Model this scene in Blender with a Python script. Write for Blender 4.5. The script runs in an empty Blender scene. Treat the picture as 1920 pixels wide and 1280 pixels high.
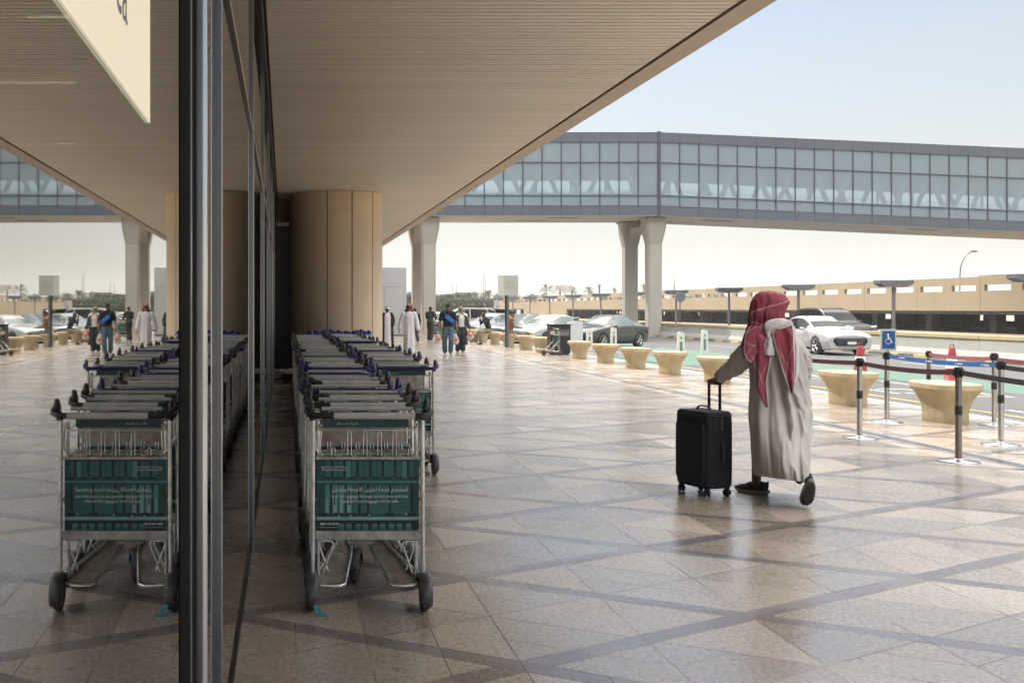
import bpy, bmesh, math, random
from mathutils import Vector, Matrix, Euler, noise
random.seed(7)
PI = math.pi
R = math.radians
# ------------------------------------------------------------------ camera, world, sun, exposure
scene = bpy.context.scene
col = scene.collection
cam_data = bpy.data.cameras.new('camera')
cam = bpy.data.objects.new('camera', cam_data)
col.objects.link(cam)
cam.location = (0, 0, 1.64)
cam.rotation_euler = (R(90), 0, 0)
cam_data.sensor_width = 36
cam_data.lens = 37.5
cam_data.shift_x = (960 - 533) / 1920
cam_data.shift_y = -(640 - 577) / 1920
cam_data.clip_start = 0.05
cam_data.clip_end = 5000
scene.camera = cam

SUN = Vector((-0.40, 0.78, 1.0)).normalized()
world = bpy.data.worlds.new('World')
scene.world = world
world.use_nodes = True
wn = world.node_tree
bg = wn.nodes['Background']
SKYK = (0.385, 0.43, 0.455)
sky = wn.nodes.new('ShaderNodeTexSky')
sky.sky_type = 'NISHITA'
sky.sun_disc = False
sky.sun_elevation = math.asin(SUN.z)
sky.sun_rotation = math.atan2(SUN.x, SUN.y)
sky.air_density = 1.0
sky.dust_density = 3.5
sky.ozone_density = 1.4
sky.altitude = 600
bg.inputs['Strength'].default_value = 0.15
# dusty air: the clear sky fades to pale cream towards the horizon
geo_ = wn.nodes.new('ShaderNodeTexCoord'); sepz = wn.nodes.new('ShaderNodeSeparateXYZ')
wn.links.new(geo_.outputs['Generated'], sepz.inputs[0])
def wmath(op, a, b=None):
    x = wn.nodes.new('ShaderNodeMath'); x.operation = op
    for i, q in enumerate((a, b)):
        if q is None: continue
        if isinstance(q, (int, float)): x.inputs[i].default_value = q
        else: wn.links.new(q, x.inputs[i])
    return x.outputs[0]
hz = wmath('POWER', 2.718, wmath('MULTIPLY', wmath('MAXIMUM', sepz.outputs[2], 0.0), -4.2))
cn = wn.nodes.new('ShaderNodeTexNoise'); cn.inputs['Scale'].default_value = 1.6; cn.inputs['Detail'].default_value = 6
cmap = wn.nodes.new('ShaderNodeMapping'); cmap.inputs['Scale'].default_value = (1, 1, 5)
wn.links.new(geo_.outputs['Generated'], cmap.inputs[0]); wn.links.new(cmap.outputs[0], cn.inputs['Vector'])
hz = wmath('MINIMUM', wmath('ADD', hz, wmath('MULTIPLY', wmath('MAXIMUM', wmath('SUBTRACT', cn.outputs[0], 0.45), 0.0), 0.7)), 1.0)
wmix = wn.nodes.new('ShaderNodeMix'); wmix.data_type = 'RGBA'
wn.links.new(hz, wmix.inputs[0]); wn.links.new(sky.outputs[0], wmix.inputs[6]); wmix.inputs[7].default_value = (1.84, 1.86, 1.79, 1)
# low sky measured pale blue; unseen upper dome brightened to add fill in the shade
low = wn.nodes.new('ShaderNodeMix'); low.data_type = 'RGBA'; low.blend_type = 'MULTIPLY'; low.inputs[0].default_value = 1.0
wn.links.new(sky.outputs[0], low.inputs[6]); low.inputs[7].default_value = (SKYK[0], SKYK[1], SKYK[2], 1)
wn.links.new(low.outputs[2], wmix.inputs[6])
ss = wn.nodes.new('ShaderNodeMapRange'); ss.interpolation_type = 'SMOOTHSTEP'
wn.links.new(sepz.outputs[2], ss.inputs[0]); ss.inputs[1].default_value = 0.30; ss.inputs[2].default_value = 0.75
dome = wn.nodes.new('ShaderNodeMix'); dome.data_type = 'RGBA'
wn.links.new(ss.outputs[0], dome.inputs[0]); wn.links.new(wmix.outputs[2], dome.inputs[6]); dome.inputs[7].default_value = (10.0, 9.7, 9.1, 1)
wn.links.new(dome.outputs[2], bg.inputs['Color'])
sun_data = bpy.data.lights.new('sun', 'SUN')
sun_data.energy = 2.0
sun_data.angle = R(0.6)
sun_data.color = (1.0, 0.93, 0.82)
sun = bpy.data.objects.new('sun', sun_data)
col.objects.link(sun)
sun.location = (-20, 15, 40)
sun.rotation_euler = SUN.to_track_quat('Z', 'Y').to_euler()
scene.view_settings.view_transform = 'Standard'
scene.view_settings.look = 'None'
scene.view_settings.gamma = 1
scene.view_settings.exposure = 1.37
scene.cycles.use_denoising = True
scene.cycles.max_bounces = 8
scene.cycles.diffuse_bounces = 4
scene.cycles.glossy_bounces = 4
scene.cycles.transparent_max_bounces = 12
scene.cycles.sample_clamp_indirect = 6
scene.cycles.caustics_reflective = False
scene.cycles.caustics_refractive = False

# ------------------------------------------------------------------ helpers: objects and tags
def tag(o, label=None, cat=None, group=None, kind=None):
    if label: o['label'] = label
    if cat: o['category'] = cat
    if group: o['group'] = group
    if kind: o['kind'] = kind
    return o

def empty(name, loc=(0, 0, 0), rz=0.0, label=None, cat=None, group=None):
    o = bpy.data.objects.new(name, None)
    col.objects.link(o)
    o.location = loc
    o.rotation_euler = (0, 0, rz)
    o.empty_display_size = 0.2
    return tag(o, label, cat, group)

def link_mesh(name, me, mat, parent=None, smooth=None):
    if mat is not None:
        mats = mat if isinstance(mat, (list, tuple)) else [mat]
        if len(me.materials): me.materials.clear()
        for m in mats: me.materials.append(m)
    o = bpy.data.objects.new(name, me)
    col.objects.link(o)
    if parent is not None: o.parent = parent
    return o

def copy_tree(o, parent=None):
    c = o.copy()
    col.objects.link(c)
    c.parent = parent
    for ch in o.children: copy_tree(ch, c)
    return c

ORD = ['first','second','third','fourth','fifth','sixth','seventh','eighth','ninth','tenth','eleventh','twelfth','thirteenth','fourteenth','fifteenth','sixteenth','seventeenth','eighteenth','nineteenth','twentieth']
ORD += ['twenty ' + w for w in ORD[:9]] + ['thirtieth'] + ['thirty ' + w for w in ORD[:9]] + ['fortieth'] + ['forty ' + w for w in ORD[:9]]

# ------------------------------------------------------------------ helpers: mesh builder
def frame_of(d):
    d = d.normalized()
    up = Vector((0, 0, 1)) if abs(d.z) < 0.95 else Vector((1, 0, 0))
    a = d.cross(up).normalized()
    b = a.cross(d).normalized()
    return a, b

class MB:
    def __init__(s):
        s.v = []; s.f = []; s.m = []; s.sm = []; s.uv = {}
    def add(s, vs, fs, mi=0, smooth=False):
        k = len(s.v)
        s.v += [tuple(p) for p in vs]
        for f in fs:
            s.f.append(tuple(i + k for i in f)); s.m.append(mi); s.sm.append(smooth)
        return s
    def box(s, x0, x1, y0, y1, z0, z1, mi=0):
        vs = [(x0,y0,z0),(x1,y0,z0),(x1,y1,z0),(x0,y1,z0),(x0,y0,z1),(x1,y0,z1),(x1,y1,z1),(x0,y1,z1)]
        return s.add(vs, [(0,3,2,1),(4,5,6,7),(0,1,5,4),(1,2,6,5),(2,3,7,6),(3,0,4,7)], mi)
    def rbox(s, c, size, rz=0, mi=0, b=0.0, tilt=None):
        # bevelled box about c
        bm = bmesh.new()
        bmesh.ops.create_cube(bm, size=1)
        for v in bm.verts: v.co = Vector((v.co.x*size[0], v.co.y*size[1], v.co.z*size[2]))
        if b > 0: bmesh.ops.bevel(bm, geom=bm.edges[:], offset=b, segments=2, affect='EDGES', profile=0.6)
        M = Matrix.Translation(Vector(c)) @ (Euler(tilt).to_matrix().to_4x4() if tilt else Matrix.Rotation(rz, 4, 'Z'))
        bm.verts.ensure_lookup_table()
        s.add([M @ v.co for v in bm.verts], [[v.index for v in f.verts] for f in bm.faces], mi)
        bm.free()
        return s
    def tube(s, pts, r, n=8, mi=0, cap=True, closed=False, smooth=True, flat=1.0):
        pts = [Vector(p) for p in pts]
        N = len(pts)
        rs = r if isinstance(r, (list, tuple)) else [r]*N
        vs = []; fs = []
        pa = None
        for i, p in enumerate(pts):
            if closed: d = (pts[(i+1) % N] - pts[i-1])
            else: d = (pts[min(i+1, N-1)] - pts[max(i-1, 0)])
            if d.length < 1e-9: d = Vector((0,0,1))
            d.normalize()
            if pa is None: a, b = frame_of(d)
            else:
                a = (pa - d * pa.dot(d))
                if a.length < 1e-6: a, b = frame_of(d)
                a.normalize(); b = a.cross(d)
            pa = a
            for k in range(n):
                t = 2*PI*k/n
                vs.append(p + a*math.cos(t)*rs[i] + b*math.sin(t)*rs[i]*flat)
        L = N if closed else N-1
        for i in range(L):
            j = (i+1) % N
            for k in range(n):
                k2 = (k+1) % n
                fs.append((i*n+k, i*n+k2, j*n+k2, j*n+k))
        s.add(vs, fs, mi, smooth)
        if cap and not closed:
            s.add([vs[k] for k in range(n)], [tuple(range(n-1, -1, -1))], mi)
            s.add([vs[(N-1)*n+k] for k in range(n)], [tuple(range(n))], mi)
        return s
    def lathe(s, prof, c=(0,0,0), n=24, mi=0, axis='Z', smooth=True, sx=1, sy=1, a0=0, cap=True):
        vs = []; fs = []
        c = Vector(c)
        for (r, z) in prof:
            for k in range(n):
                t = 2*PI*k/n + a0
                p = Vector((r*math.cos(t)*sx, r*math.sin(t)*sy, z))
                if axis == 'X': p = Vector((p.z, p.x, p.y))
                if axis == 'Y': p = Vector((p.x, p.z, p.y))
                vs.append(c + p)
        for i in range(len(prof)-1):
            for k in range(n):
                k2 = (k+1) % n
                fs.append((i*n+k, i*n+k2, (i+1)*n+k2, (i+1)*n+k))
        s.add(vs, fs, mi, smooth)
        if not cap: return s
        if prof[0][0] > 1e-6: s.add(vs[:n], [tuple(range(n-1,-1,-1))], mi)
        if prof[-1][0] > 1e-6: s.add(vs[-n:], [tuple(range(n))], mi)
        return s
    def ball(s, c, r, n=12, mi=0, M=None):
        rr = r if isinstance(r, (list, tuple)) else (r, r, r)
        vs = []; fs = []
        m = max(6, n//2+2)
        for i in range(m+1):
            ph = PI*i/m
            for k in range(n):
                t = 2*PI*k/n
                p = Vector((rr[0]*math.sin(ph)*math.cos(t), rr[1]*math.sin(ph)*math.sin(t), rr[2]*math.cos(ph)))
                if M is not None: p = M @ p
                vs.append(Vector(c) + p)
        for i in range(m):
            for k in range(n):
                k2 = (k+1) % n
                fs.append((i*n+k, (i+1)*n+k, (i+1)*n+k2, i*n+k2))
        return s.add(vs, fs, mi, True)
    def grid(s, rows, mi=0, smooth=True, closed=False, uv=False):
        # rows: list of equal-length lists of points
        n = len(rows[0]); vs = [p for r in rows for p in r]; fs = []
        k0 = len(s.v)
        for i in range(len(rows)-1):
            for j in range(n if closed else n-1):
                j2 = (j+1) % n
                fs.append((i*n+j, i*n+j2, (i+1)*n+j2, (i+1)*n+j))
        s.add(vs, fs, mi, smooth)
        if uv:
            for i in range(len(rows)):
                for j in range(n):
                    s.uv[k0+i*n+j] = (j/(n-1 if not closed else n), i/(len(rows)-1))
        return s
    def mesh(s, name='m'):
        me = bpy.data.meshes.new(name)
        me.from_pydata(s.v, [], s.f)
        for p, mi, sm in zip(me.polygons, s.m, s.sm):
            p.material_index = mi; p.use_smooth = sm
        if s.uv:
            l = me.uv_layers.new(name='UVMap')
            for lp in me.loops:
                l.data[lp.index].uv = s.uv.get(lp.vertex_index, (0, 0))
        me.update()
        return me
    def fixn(s, me):
        bm = bmesh.new(); bm.from_mesh(me)
        bmesh.ops.recalc_face_normals(bm, faces=bm.faces[:])
        bm.to_mesh(me); bm.free()
        return me
    def build(s, name, mat, parent=None, loc=None, rz=0, fix=True):
        me = s.mesh(name)
        if fix: s.fixn(me)
        o = link_mesh(name, me, mat, parent)
        if loc is not None: o.location = loc
        if rz: o.rotation_euler = (0, 0, rz)
        return o

def evaluated_mesh(o):
    dg = bpy.context.evaluated_depsgraph_get()
    return bpy.data.meshes.new_from_object(o.evaluated_get(dg), preserve_all_data_layers=True, depsgraph=dg)

def remesh(mb, vox=0.012, smooth=4, factor=0.5):
    """fuse overlapping closed pieces into one continuous skin"""
    o = bpy.data.objects.new('tmp', mb.fixn(mb.mesh()))
    col.objects.link(o)
    m = o.modifiers.new('r', 'REMESH'); m.mode = 'VOXEL'; m.voxel_size = vox; m.use_smooth_shade = True
    if smooth:
        q = o.modifiers.new('s', 'SMOOTH'); q.factor = factor; q.iterations = smooth
    me = evaluated_mesh(o)
    old = o.data
    bpy.data.objects.remove(o); bpy.data.meshes.remove(old)
    for p in me.polygons: p.use_smooth = True
    return me

def catmull(P, t):
    """P list of vectors/tuples, t in 0..len-1"""
    n = len(P)-1
    i = min(int(t), n-1); f = t-i
    p1 = P[i]; p2 = P[i+1]; p0 = P[i-1] if i > 0 else [2*a-b for a, b in zip(p1, p2)]
    p3 = P[i+2] if i+2 <= n else [2*b-a for a, b in zip(p1, p2)]
    out = []
    for a, b, c, d in zip(p0, p1, p2, p3):
        out.append(0.5*((2*b)+(-a+c)*f+(2*a-5*b+4*c-d)*f*f+(-a+3*b-3*c+d)*f**3))
    return Vector(out)

def spline(P, n):
    return [catmull([tuple(p) for p in P], (len(P)-1)*i/(n-1)) for i in range(n)]

# ------------------------------------------------------------------ text
AR = {'ا':0xFE8D,'أ':0xFE83,'ب':0xFE8F,'ة':0xFE93,'ت':0xFE95,'خ':0xFEA5,'د':0xFEA9,'ر':0xFEAD,'ز':0xFEAF,'س':0xFEB1,
      'ط':0xFEC1,'ع':0xFEC9,'ك':0xFED9,'ل':0xFEDD,'م':0xFEE1,'ن':0xFEE5,'و':0xFEED,'ي':0xFEF1}
NOJOIN = set('اأةدرزو')
def shape_arabic(txt):
    out = []
    i = 0
    n = len(txt)
    toks = []
    while i < n:
        if txt[i] == 'ل' and i+1 < n and txt[i+1] in 'اأ': toks.append(txt[i:i+2]); i += 2
        else: toks.append(txt[i]); i += 1
    for k, t in enumerate(toks):
        if t == ' ': out.append(' '); continue
        prev = k > 0 and toks[k-1] != ' ' and toks[k-1][-1] not in NOJOIN
        nxt = k+1 < len(toks) and toks[k+1] != ' ' and t[-1] not in NOJOIN
        if len(t) == 2: out.append(chr((0xFEF7 if t[1] == 'أ' else 0xFEFB) + (1 if prev else 0))); continue
        b = AR[t]
        if t in NOJOIN: out.append(chr(b + (1 if prev else 0)))
        else: out.append(chr(b + (3 if prev and nxt else 1 if prev else 2 if nxt else 0)))
    return ''.join(reversed(out))

def text_mesh(body, width=None, height=None, bold=0.0, depth=0.0, space=1.0):
    """text in XZ plane facing -Y, centred on origin, scaled to width (or height)"""
    c = bpy.data.curves.new('t', 'FONT')
    c.body = body; c.align_x = 'CENTER'; c.align_y = 'CENTER'; c.offset = bold; c.extrude = depth; c.resolution_u = 3
    c.space_character = space
    o = bpy.data.objects.new('t', c); col.objects.link(o)
    me = evaluated_mesh(o)
    bpy.data.objects.remove(o)
    xs = [v.co.x for v in me.vertices]; ys = [v.co.y for v in me.vertices]
    w = max(xs)-min(xs); h = max(ys)-min(ys)
    k = width/w if width else height/h
    cx = (max(xs)+min(xs))/2; cy = (max(ys)+min(ys))/2
    vs = [((v.co.x-cx)*k, -v.co.z*k, (v.co.y-cy)*k) for v in me.vertices]
    fs = [tuple(p.vertices) for p in me.polygons]
    return vs, fs

def add_text(mb, body, c, width=None, height=None, mi=0, bold=0.0, M=None):
    vs, fs = text_mesh(body, width, height, bold)
    c = Vector(c)
    mb.add([c + (M @ Vector(v) if M is not None else Vector(v)) for v in vs], fs, mi)
    return mb

# ------------------------------------------------------------------ materials
def mat(name, color, rough=0.6, metal=0.0, noise_amt=0.0, noise_scale=5.0, bump=0.0, bump_scale=40.0, spec=0.5, coat=0.0, detail=6.0, color2=None, emit=None, sheen=0.0, stretch=None, alpha=1.0, trans=0.0):
    m = bpy.data.materials.new(name)
    m.use_nodes = True
    nt = m.node_tree
    b = nt.nodes['Principled BSDF']
    b.inputs['Base Color'].default_value = (*color, 1)
    b.inputs['Roughness'].default_value = rough
    b.inputs['Metallic'].default_value = metal
    b.inputs['Specular IOR Level'].default_value = spec
    b.inputs['Coat Weight'].default_value = coat
    b.inputs['Coat Roughness'].default_value = 0.05
    if sheen: b.inputs['Sheen Weight'].default_value = sheen
    if trans: b.inputs['Transmission Weight'].default_value = trans
    if alpha < 1: b.inputs['Alpha'].default_value = alpha
    if emit:
        b.inputs['Emission Color'].default_value = (*color, 1); b.inputs['Emission Strength'].default_value = emit
    tc = None
    if noise_amt or bump:
        tc = nt.nodes.new('ShaderNodeTexCoord')
        src = tc.outputs['Object']
        if stretch:
            mp = nt.nodes.new('ShaderNodeMapping'); mp.inputs['Scale'].default_value = stretch
            nt.links.new(src, mp.inputs['Vector']); src = mp.outputs[0]
    if noise_amt:
        n = nt.nodes.new('ShaderNodeTexNoise'); n.inputs['Scale'].default_value = noise_scale
        n.inputs['Detail'].default_value = detail; n.inputs['Roughness'].default_value = 0.65
        nt.links.new(src, n.inputs['Vector'])
        r = nt.nodes.new('ShaderNodeValToRGB')
        c2 = color2 if color2 else tuple(max(0, c*(1-noise_amt)) for c in color)
        c1 = color if color2 else tuple(min(1, c*(1+noise_amt*0.5)) for c in color)
        r.color_ramp.elements[0].color = (*c2, 1); r.color_ramp.elements[0].position = 0.32
        r.color_ramp.elements[1].color = (*c1, 1); r.color_ramp.elements[1].position = 0.68
        nt.links.new(n.outputs[0], r.inputs[0]); nt.links.new(r.outputs[0], b.inputs['Base Color'])
    if bump:
        n2 = nt.nodes.new('ShaderNodeTexNoise'); n2.inputs['Scale'].default_value = bump_scale; n2.inputs['Detail'].default_value = 4
        nt.links.new(src, n2.inputs['Vector'])
        bp = nt.nodes.new('ShaderNodeBump'); bp.inputs['Strength'].default_value = bump; bp.inputs['Distance'].default_value = 0.02
        nt.links.new(n2.outputs[0], bp.inputs['Height']); nt.links.new(bp.outputs[0], b.inputs['Normal'])
    return m

class NT:
    """tiny node helper"""
    def __init__(s, name):
        s.m = bpy.data.materials.new(name); s.m.use_nodes = True
        s.t = s.m.node_tree; s.b = s.t.nodes['Principled BSDF']
    def n(s, kind, **kw):
        x = s.t.nodes.new('ShaderNode' + kind)
        for k, v in kw.items():
            if k.startswith('i_'): x.inputs[k[2:].replace('_', ' ')].default_value = v
            else: setattr(x, k, v)
        return x
    def l(s, a, b): s.t.links.new(a, b)
    def math(s, op, a, b=None, c=None, clamp=False):
        x = s.t.nodes.new('ShaderNodeMath'); x.operation = op; x.use_clamp = clamp
        for i, q in enumerate((a, b, c)):
            if q is None: continue
            if isinstance(q, (int, float)): x.inputs[i].default_value = q
            else: s.l(q, x.inputs[i])
        return x.outputs[0]
    def mix(s, fac, a, b, kind='MIX'):
        x = s.t.nodes.new('ShaderNodeMix'); x.data_type = 'RGBA'; x.blend_type = kind
        for i, q in ((0, fac), (6, a), (7, b)):
            if isinstance(q, (int, float)): x.inputs[i].default_value = q
            elif isinstance(q, tuple): x.inputs[i].default_value = (*q, 1) if len(q) == 3 else q
            else: s.l(q, x.inputs[i])
        return x.outputs[2]
    def ramp(s, fac, stops):
        x = s.t.nodes.new('ShaderNodeValToRGB')
        e = x.color_ramp.elements
        while len(e) < len(stops): e.new(0.5)
        for i, (p, c) in enumerate(stops):
            e[i].position = p; e[i].color = (*c, 1)
        s.l(fac, x.inputs[0])
        return x.outputs[0]

M = {}
M['paint_white'] = mat('white_paint', (0.72, 0.72, 0.70), 0.45, noise_amt=0.06, noise_scale=3)
M['chrome'] = mat('worn_chrome', (0.72, 0.71, 0.68), 0.24, 1.0, noise_amt=0.35, noise_scale=14, bump=0.05, bump_scale=60)
M['steel'] = mat('brushed_steel', (0.62, 0.60, 0.58), 0.22, 1.0, noise_amt=0.12, noise_scale=20)
M['dull_steel'] = mat('dull_steel', (0.55, 0.53, 0.49), 0.45, 0.5, noise_amt=0.5, noise_scale=9, color2=(0.28, 0.22, 0.17), bump=0.15, bump_scale=30)
M['grip_grey'] = mat('grey_grip', (0.72, 0.72, 0.68), 0.42, 0.0, noise_amt=0.18, noise_scale=25)
M['black_plastic'] = mat('black_plastic', (0.018, 0.018, 0.02), 0.38, noise_amt=0.4, noise_scale=20, bump=0.05)
M['blue_plastic'] = mat('blue_plastic', (0.012, 0.02, 0.13), 0.35, noise_amt=0.3, noise_scale=20)
M['blue_bright'] = mat('bright_blue_plastic', (0.02, 0.06, 0.40), 0.4, noise_amt=0.2, noise_scale=20)
M['rubber'] = mat('tyre_rubber', (0.045, 0.043, 0.042), 0.75, noise_amt=0.35, noise_scale=30, bump=0.1)
M['rubber_grey'] = mat('grey_rubber', (0.09, 0.086, 0.082), 0.7, noise_amt=0.3, noise_scale=40, bump=0.1)
M['fender'] = mat('grey_fender', (0.10, 0.10, 0.10), 0.4, 0.1, noise_amt=0.5, noise_scale=30, bump=0.1)
M['teal_dark'] = mat('dark_teal_print', (0.02, 0.10, 0.096), 0.4, noise_amt=0.4, noise_scale=8)
M['teal_mid'] = mat('mid_teal_print', (0.05, 0.20, 0.19), 0.4, noise_amt=0.35, noise_scale=6)
M['teal_light'] = mat('light_teal_print', (0.11, 0.34, 0.315), 0.4, noise_amt=0.25, noise_scale=6)
M['teal_pale'] = mat('pale_teal_print', (0.30, 0.56, 0.52), 0.4, noise_amt=0.2, noise_scale=10)
M['teal_black'] = mat('black_teal_print', (0.006, 0.016, 0.018), 0.4)
M['print_white'] = mat('white_print', (0.88, 0.90, 0.88), 0.5)
M['dark_metal'] = mat('dark_frame_metal', (0.012, 0.012, 0.013), 0.3, 0.0, noise_amt=0.2, spec=0.4)
M['grey_metal'] = mat('grey_aluminium', (0.20, 0.205, 0.21), 0.32, 0.9, noise_amt=0.15, noise_scale=3, stretch=(20, 20, 0.5))
M['silver_metal'] = mat('silver_aluminium', (0.62, 0.62, 0.62), 0.2, 1.0, noise_amt=0.12, noise_scale=3, stretch=(25, 25, 0.6))
M['rose_metal'] = mat('rose_aluminium', (0.42, 0.37, 0.35), 0.35, 0.8)
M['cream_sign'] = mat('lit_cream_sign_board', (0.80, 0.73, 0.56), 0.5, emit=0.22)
M['sign_grey'] = mat('grey_lettering', (0.22, 0.21, 0.24), 0.5)
M['skin'] = mat('skin', (0.28, 0.15, 0.095), 0.55, noise_amt=0.2, noise_scale=30)
M['skin_dark'] = mat('brown_skin', (0.10, 0.052, 0.034), 0.5, noise_amt=0.2, noise_scale=30)
M['black_cloth'] = mat('black_cloth', (0.012, 0.013, 0.017), 0.85, noise_amt=0.3, noise_scale=25, bump=0.3, bump_scale=60, sheen=0.1)
M['hair'] = mat('black_hair', (0.012, 0.010, 0.009), 0.6, bump=0.4, bump_scale=80)
M['jamb'] = mat('matt_black_rubber', (0.008, 0.008, 0.009), 0.95, spec=0.1)
M['rock_white'] = mat('white_tape', (0.7, 0.7, 0.7), 0.6)

# glass of the facade: coated, mirror-like
g = NT('facade_glass')
g.b.inputs['Base Color'].default_value = (0.60, 0.585, 0.555, 1)
g.b.inputs['Metallic'].default_value = 1.0
g.b.inputs['Roughness'].default_value = 0.012
tr_g = g.n('BsdfTransparent'); tr_g.inputs[0].default_value = (0.62, 0.62, 0.58, 1)
mx_g = g.n('MixShader'); mx_g.inputs[0].default_value = 0.86
g.l(tr_g.outputs[0], mx_g.inputs[1]); g.l(g.b.outputs[0], mx_g.inputs[2]); g.l(mx_g.outputs[0], g.t.nodes['Material Output'].inputs['Surface'])
M['facade_glass'] = g.m
M['led'] = mat('lit_strip_lamp', (1.0, 0.93, 0.75), 0.5, emit=4.0)

# concrete-like material with streaks
def concrete(name, c, amt=0.18, scale=1.2, rough=0.85, bump=0.25):
    k = NT(name)
    tc = k.n('TexCoord')
    n1 = k.n('TexNoise', i_Scale=scale, i_Detail=8.0, i_Roughness=0.6); k.l(tc.outputs['Object'], n1.inputs['Vector'])
    n2 = k.n('TexNoise', i_Scale=scale*28, i_Detail=5.0, i_Roughness=0.7); k.l(tc.outputs['Object'], n2.inputs['Vector'])
    mp = k.n('Mapping'); mp.inputs['Scale'].default_value = (3.0, 3.0, 0.18); k.l(tc.outputs['Object'], mp.inputs['Vector'])
    n3 = k.n('TexNoise', i_Scale=2.0, i_Detail=5.0); k.l(mp.outputs[0], n3.inputs['Vector'])
    f = k.math('ADD', k.math('MULTIPLY', n1.outputs[0], 0.5), k.math('ADD', k.math('MULTIPLY', n2.outputs[0], 0.25), k.math('MULTIPLY', n3.outputs[0], 0.25)))
    lo = tuple(x*(1-amt) for x in c); hi = tuple(min(1, x*(1+amt*0.6)) for x in c)
    k.l(k.ramp(f, [(0.33, lo), (0.66, hi)]), k.b.inputs['Base Color'])
    k.b.inputs['Roughness'].default_value = rough
    bp = k.n('Bump', i_Strength=bump, i_Distance=0.01); k.l(n2.outputs[0], bp.inputs['Height']); k.l(bp.outputs[0], k.b.inputs['Normal'])
    return k.m
M['column'] = concrete('tan_column_stone', (0.72, 0.59, 0.43), 0.14, 1.4)
M['bench'] = concrete('yellow_sandstone_concrete', (0.47, 0.395, 0.26), 0.30, 3.2)
M['parapet'] = concrete('beige_precast', (0.38, 0.30, 0.20), 0.14, 0.25)
M['pier'] = concrete('grey_pier_concrete', (0.46, 0.43, 0.38), 0.10, 0.5)
M['barrier'] = concrete('pale_barrier_concrete', (0.31, 0.31, 0.295), 0.16, 0.8)
M['barrier_cap'] = concrete('yellow_barrier_cap', (0.46, 0.37, 0.22), 0.12, 0.8)
M['soffit_conc'] = concrete('bridge_soffit', (0.74, 0.69, 0.62), 0.12, 0.3)
M['sand'] = concrete('desert_ground', (0.34, 0.28, 0.20), 0.2, 0.05)
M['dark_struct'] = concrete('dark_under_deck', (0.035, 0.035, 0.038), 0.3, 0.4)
M['kerb'] = concrete('kerb_stone', (0.50, 0.46, 0.38), 0.15, 2)

# asphalt
k = NT('asphalt')
tc = k.n('TexCoord')
n1 = k.n('TexNoise', i_Scale=0.35, i_Detail=8.0, i_Roughness=0.6); k.l(tc.outputs['Object'], n1.inputs['Vector'])
n2 = k.n('TexNoise', i_Scale=60.0, i_Detail=3.0); k.l(tc.outputs['Object'], n2.inputs['Vector'])
mp = k.n('Mapping'); mp.inputs['Scale'].default_value = (1.6, 0.06, 1); k.l(tc.outputs['Object'], mp.inputs['Vector'])
n3 = k.n('TexNoise', i_Scale=1.3, i_Detail=5.0); k.l(mp.outputs[0], n3.inputs['Vector'])
f = k.math('ADD', k.math('MULTIPLY', n1.outputs[0], 0.35), k.math('ADD', k.math('MULTIPLY', n2.outputs[0], 0.3), k.math('MULTIPLY', n3.outputs[0], 0.35)))
k.l(k.ramp(f, [(0.36, (0.068, 0.07, 0.073)), (0.64, (0.115, 0.117, 0.12))]), k.b.inputs['Base Color'])
k.b.inputs['Roughness'].default_value = 0.8
bp = k.n('Bump', i_Strength=0.3, i_Distance=0.01); k.l(n2.outputs[0], bp.inputs['Height']); k.l(bp.outputs[0], k.b.inputs['Normal'])
M['asphalt'] = k.m
def worn(name, c, under=(0.12, 0.12, 0.125), wear=0.42):
    k = NT(name); tc = k.n('TexCoord')
    n = k.n('TexNoise', i_Scale=6.0, i_Detail=9.0, i_Roughness=0.75); k.l(tc.outputs['Object'], n.inputs['Vector'])
    k.l(k.ramp(n.outputs[0], [(wear-0.06, under), (wear+0.05, c)]), k.b.inputs['Base Color'])
    k.b.inputs['Roughness'].default_value = 0.75
    return k.m
M['line_white'] = worn('worn_white_paint', (0.42, 0.42, 0.41))
M['line_yellow'] = worn('worn_yellow_paint', (0.46, 0.34, 0.09), wear=0.38)
M['teal_lane'] = worn('worn_teal_paint', (0.08, 0.155, 0.12), (0.085, 0.11, 0.10), 0.40)

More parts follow.
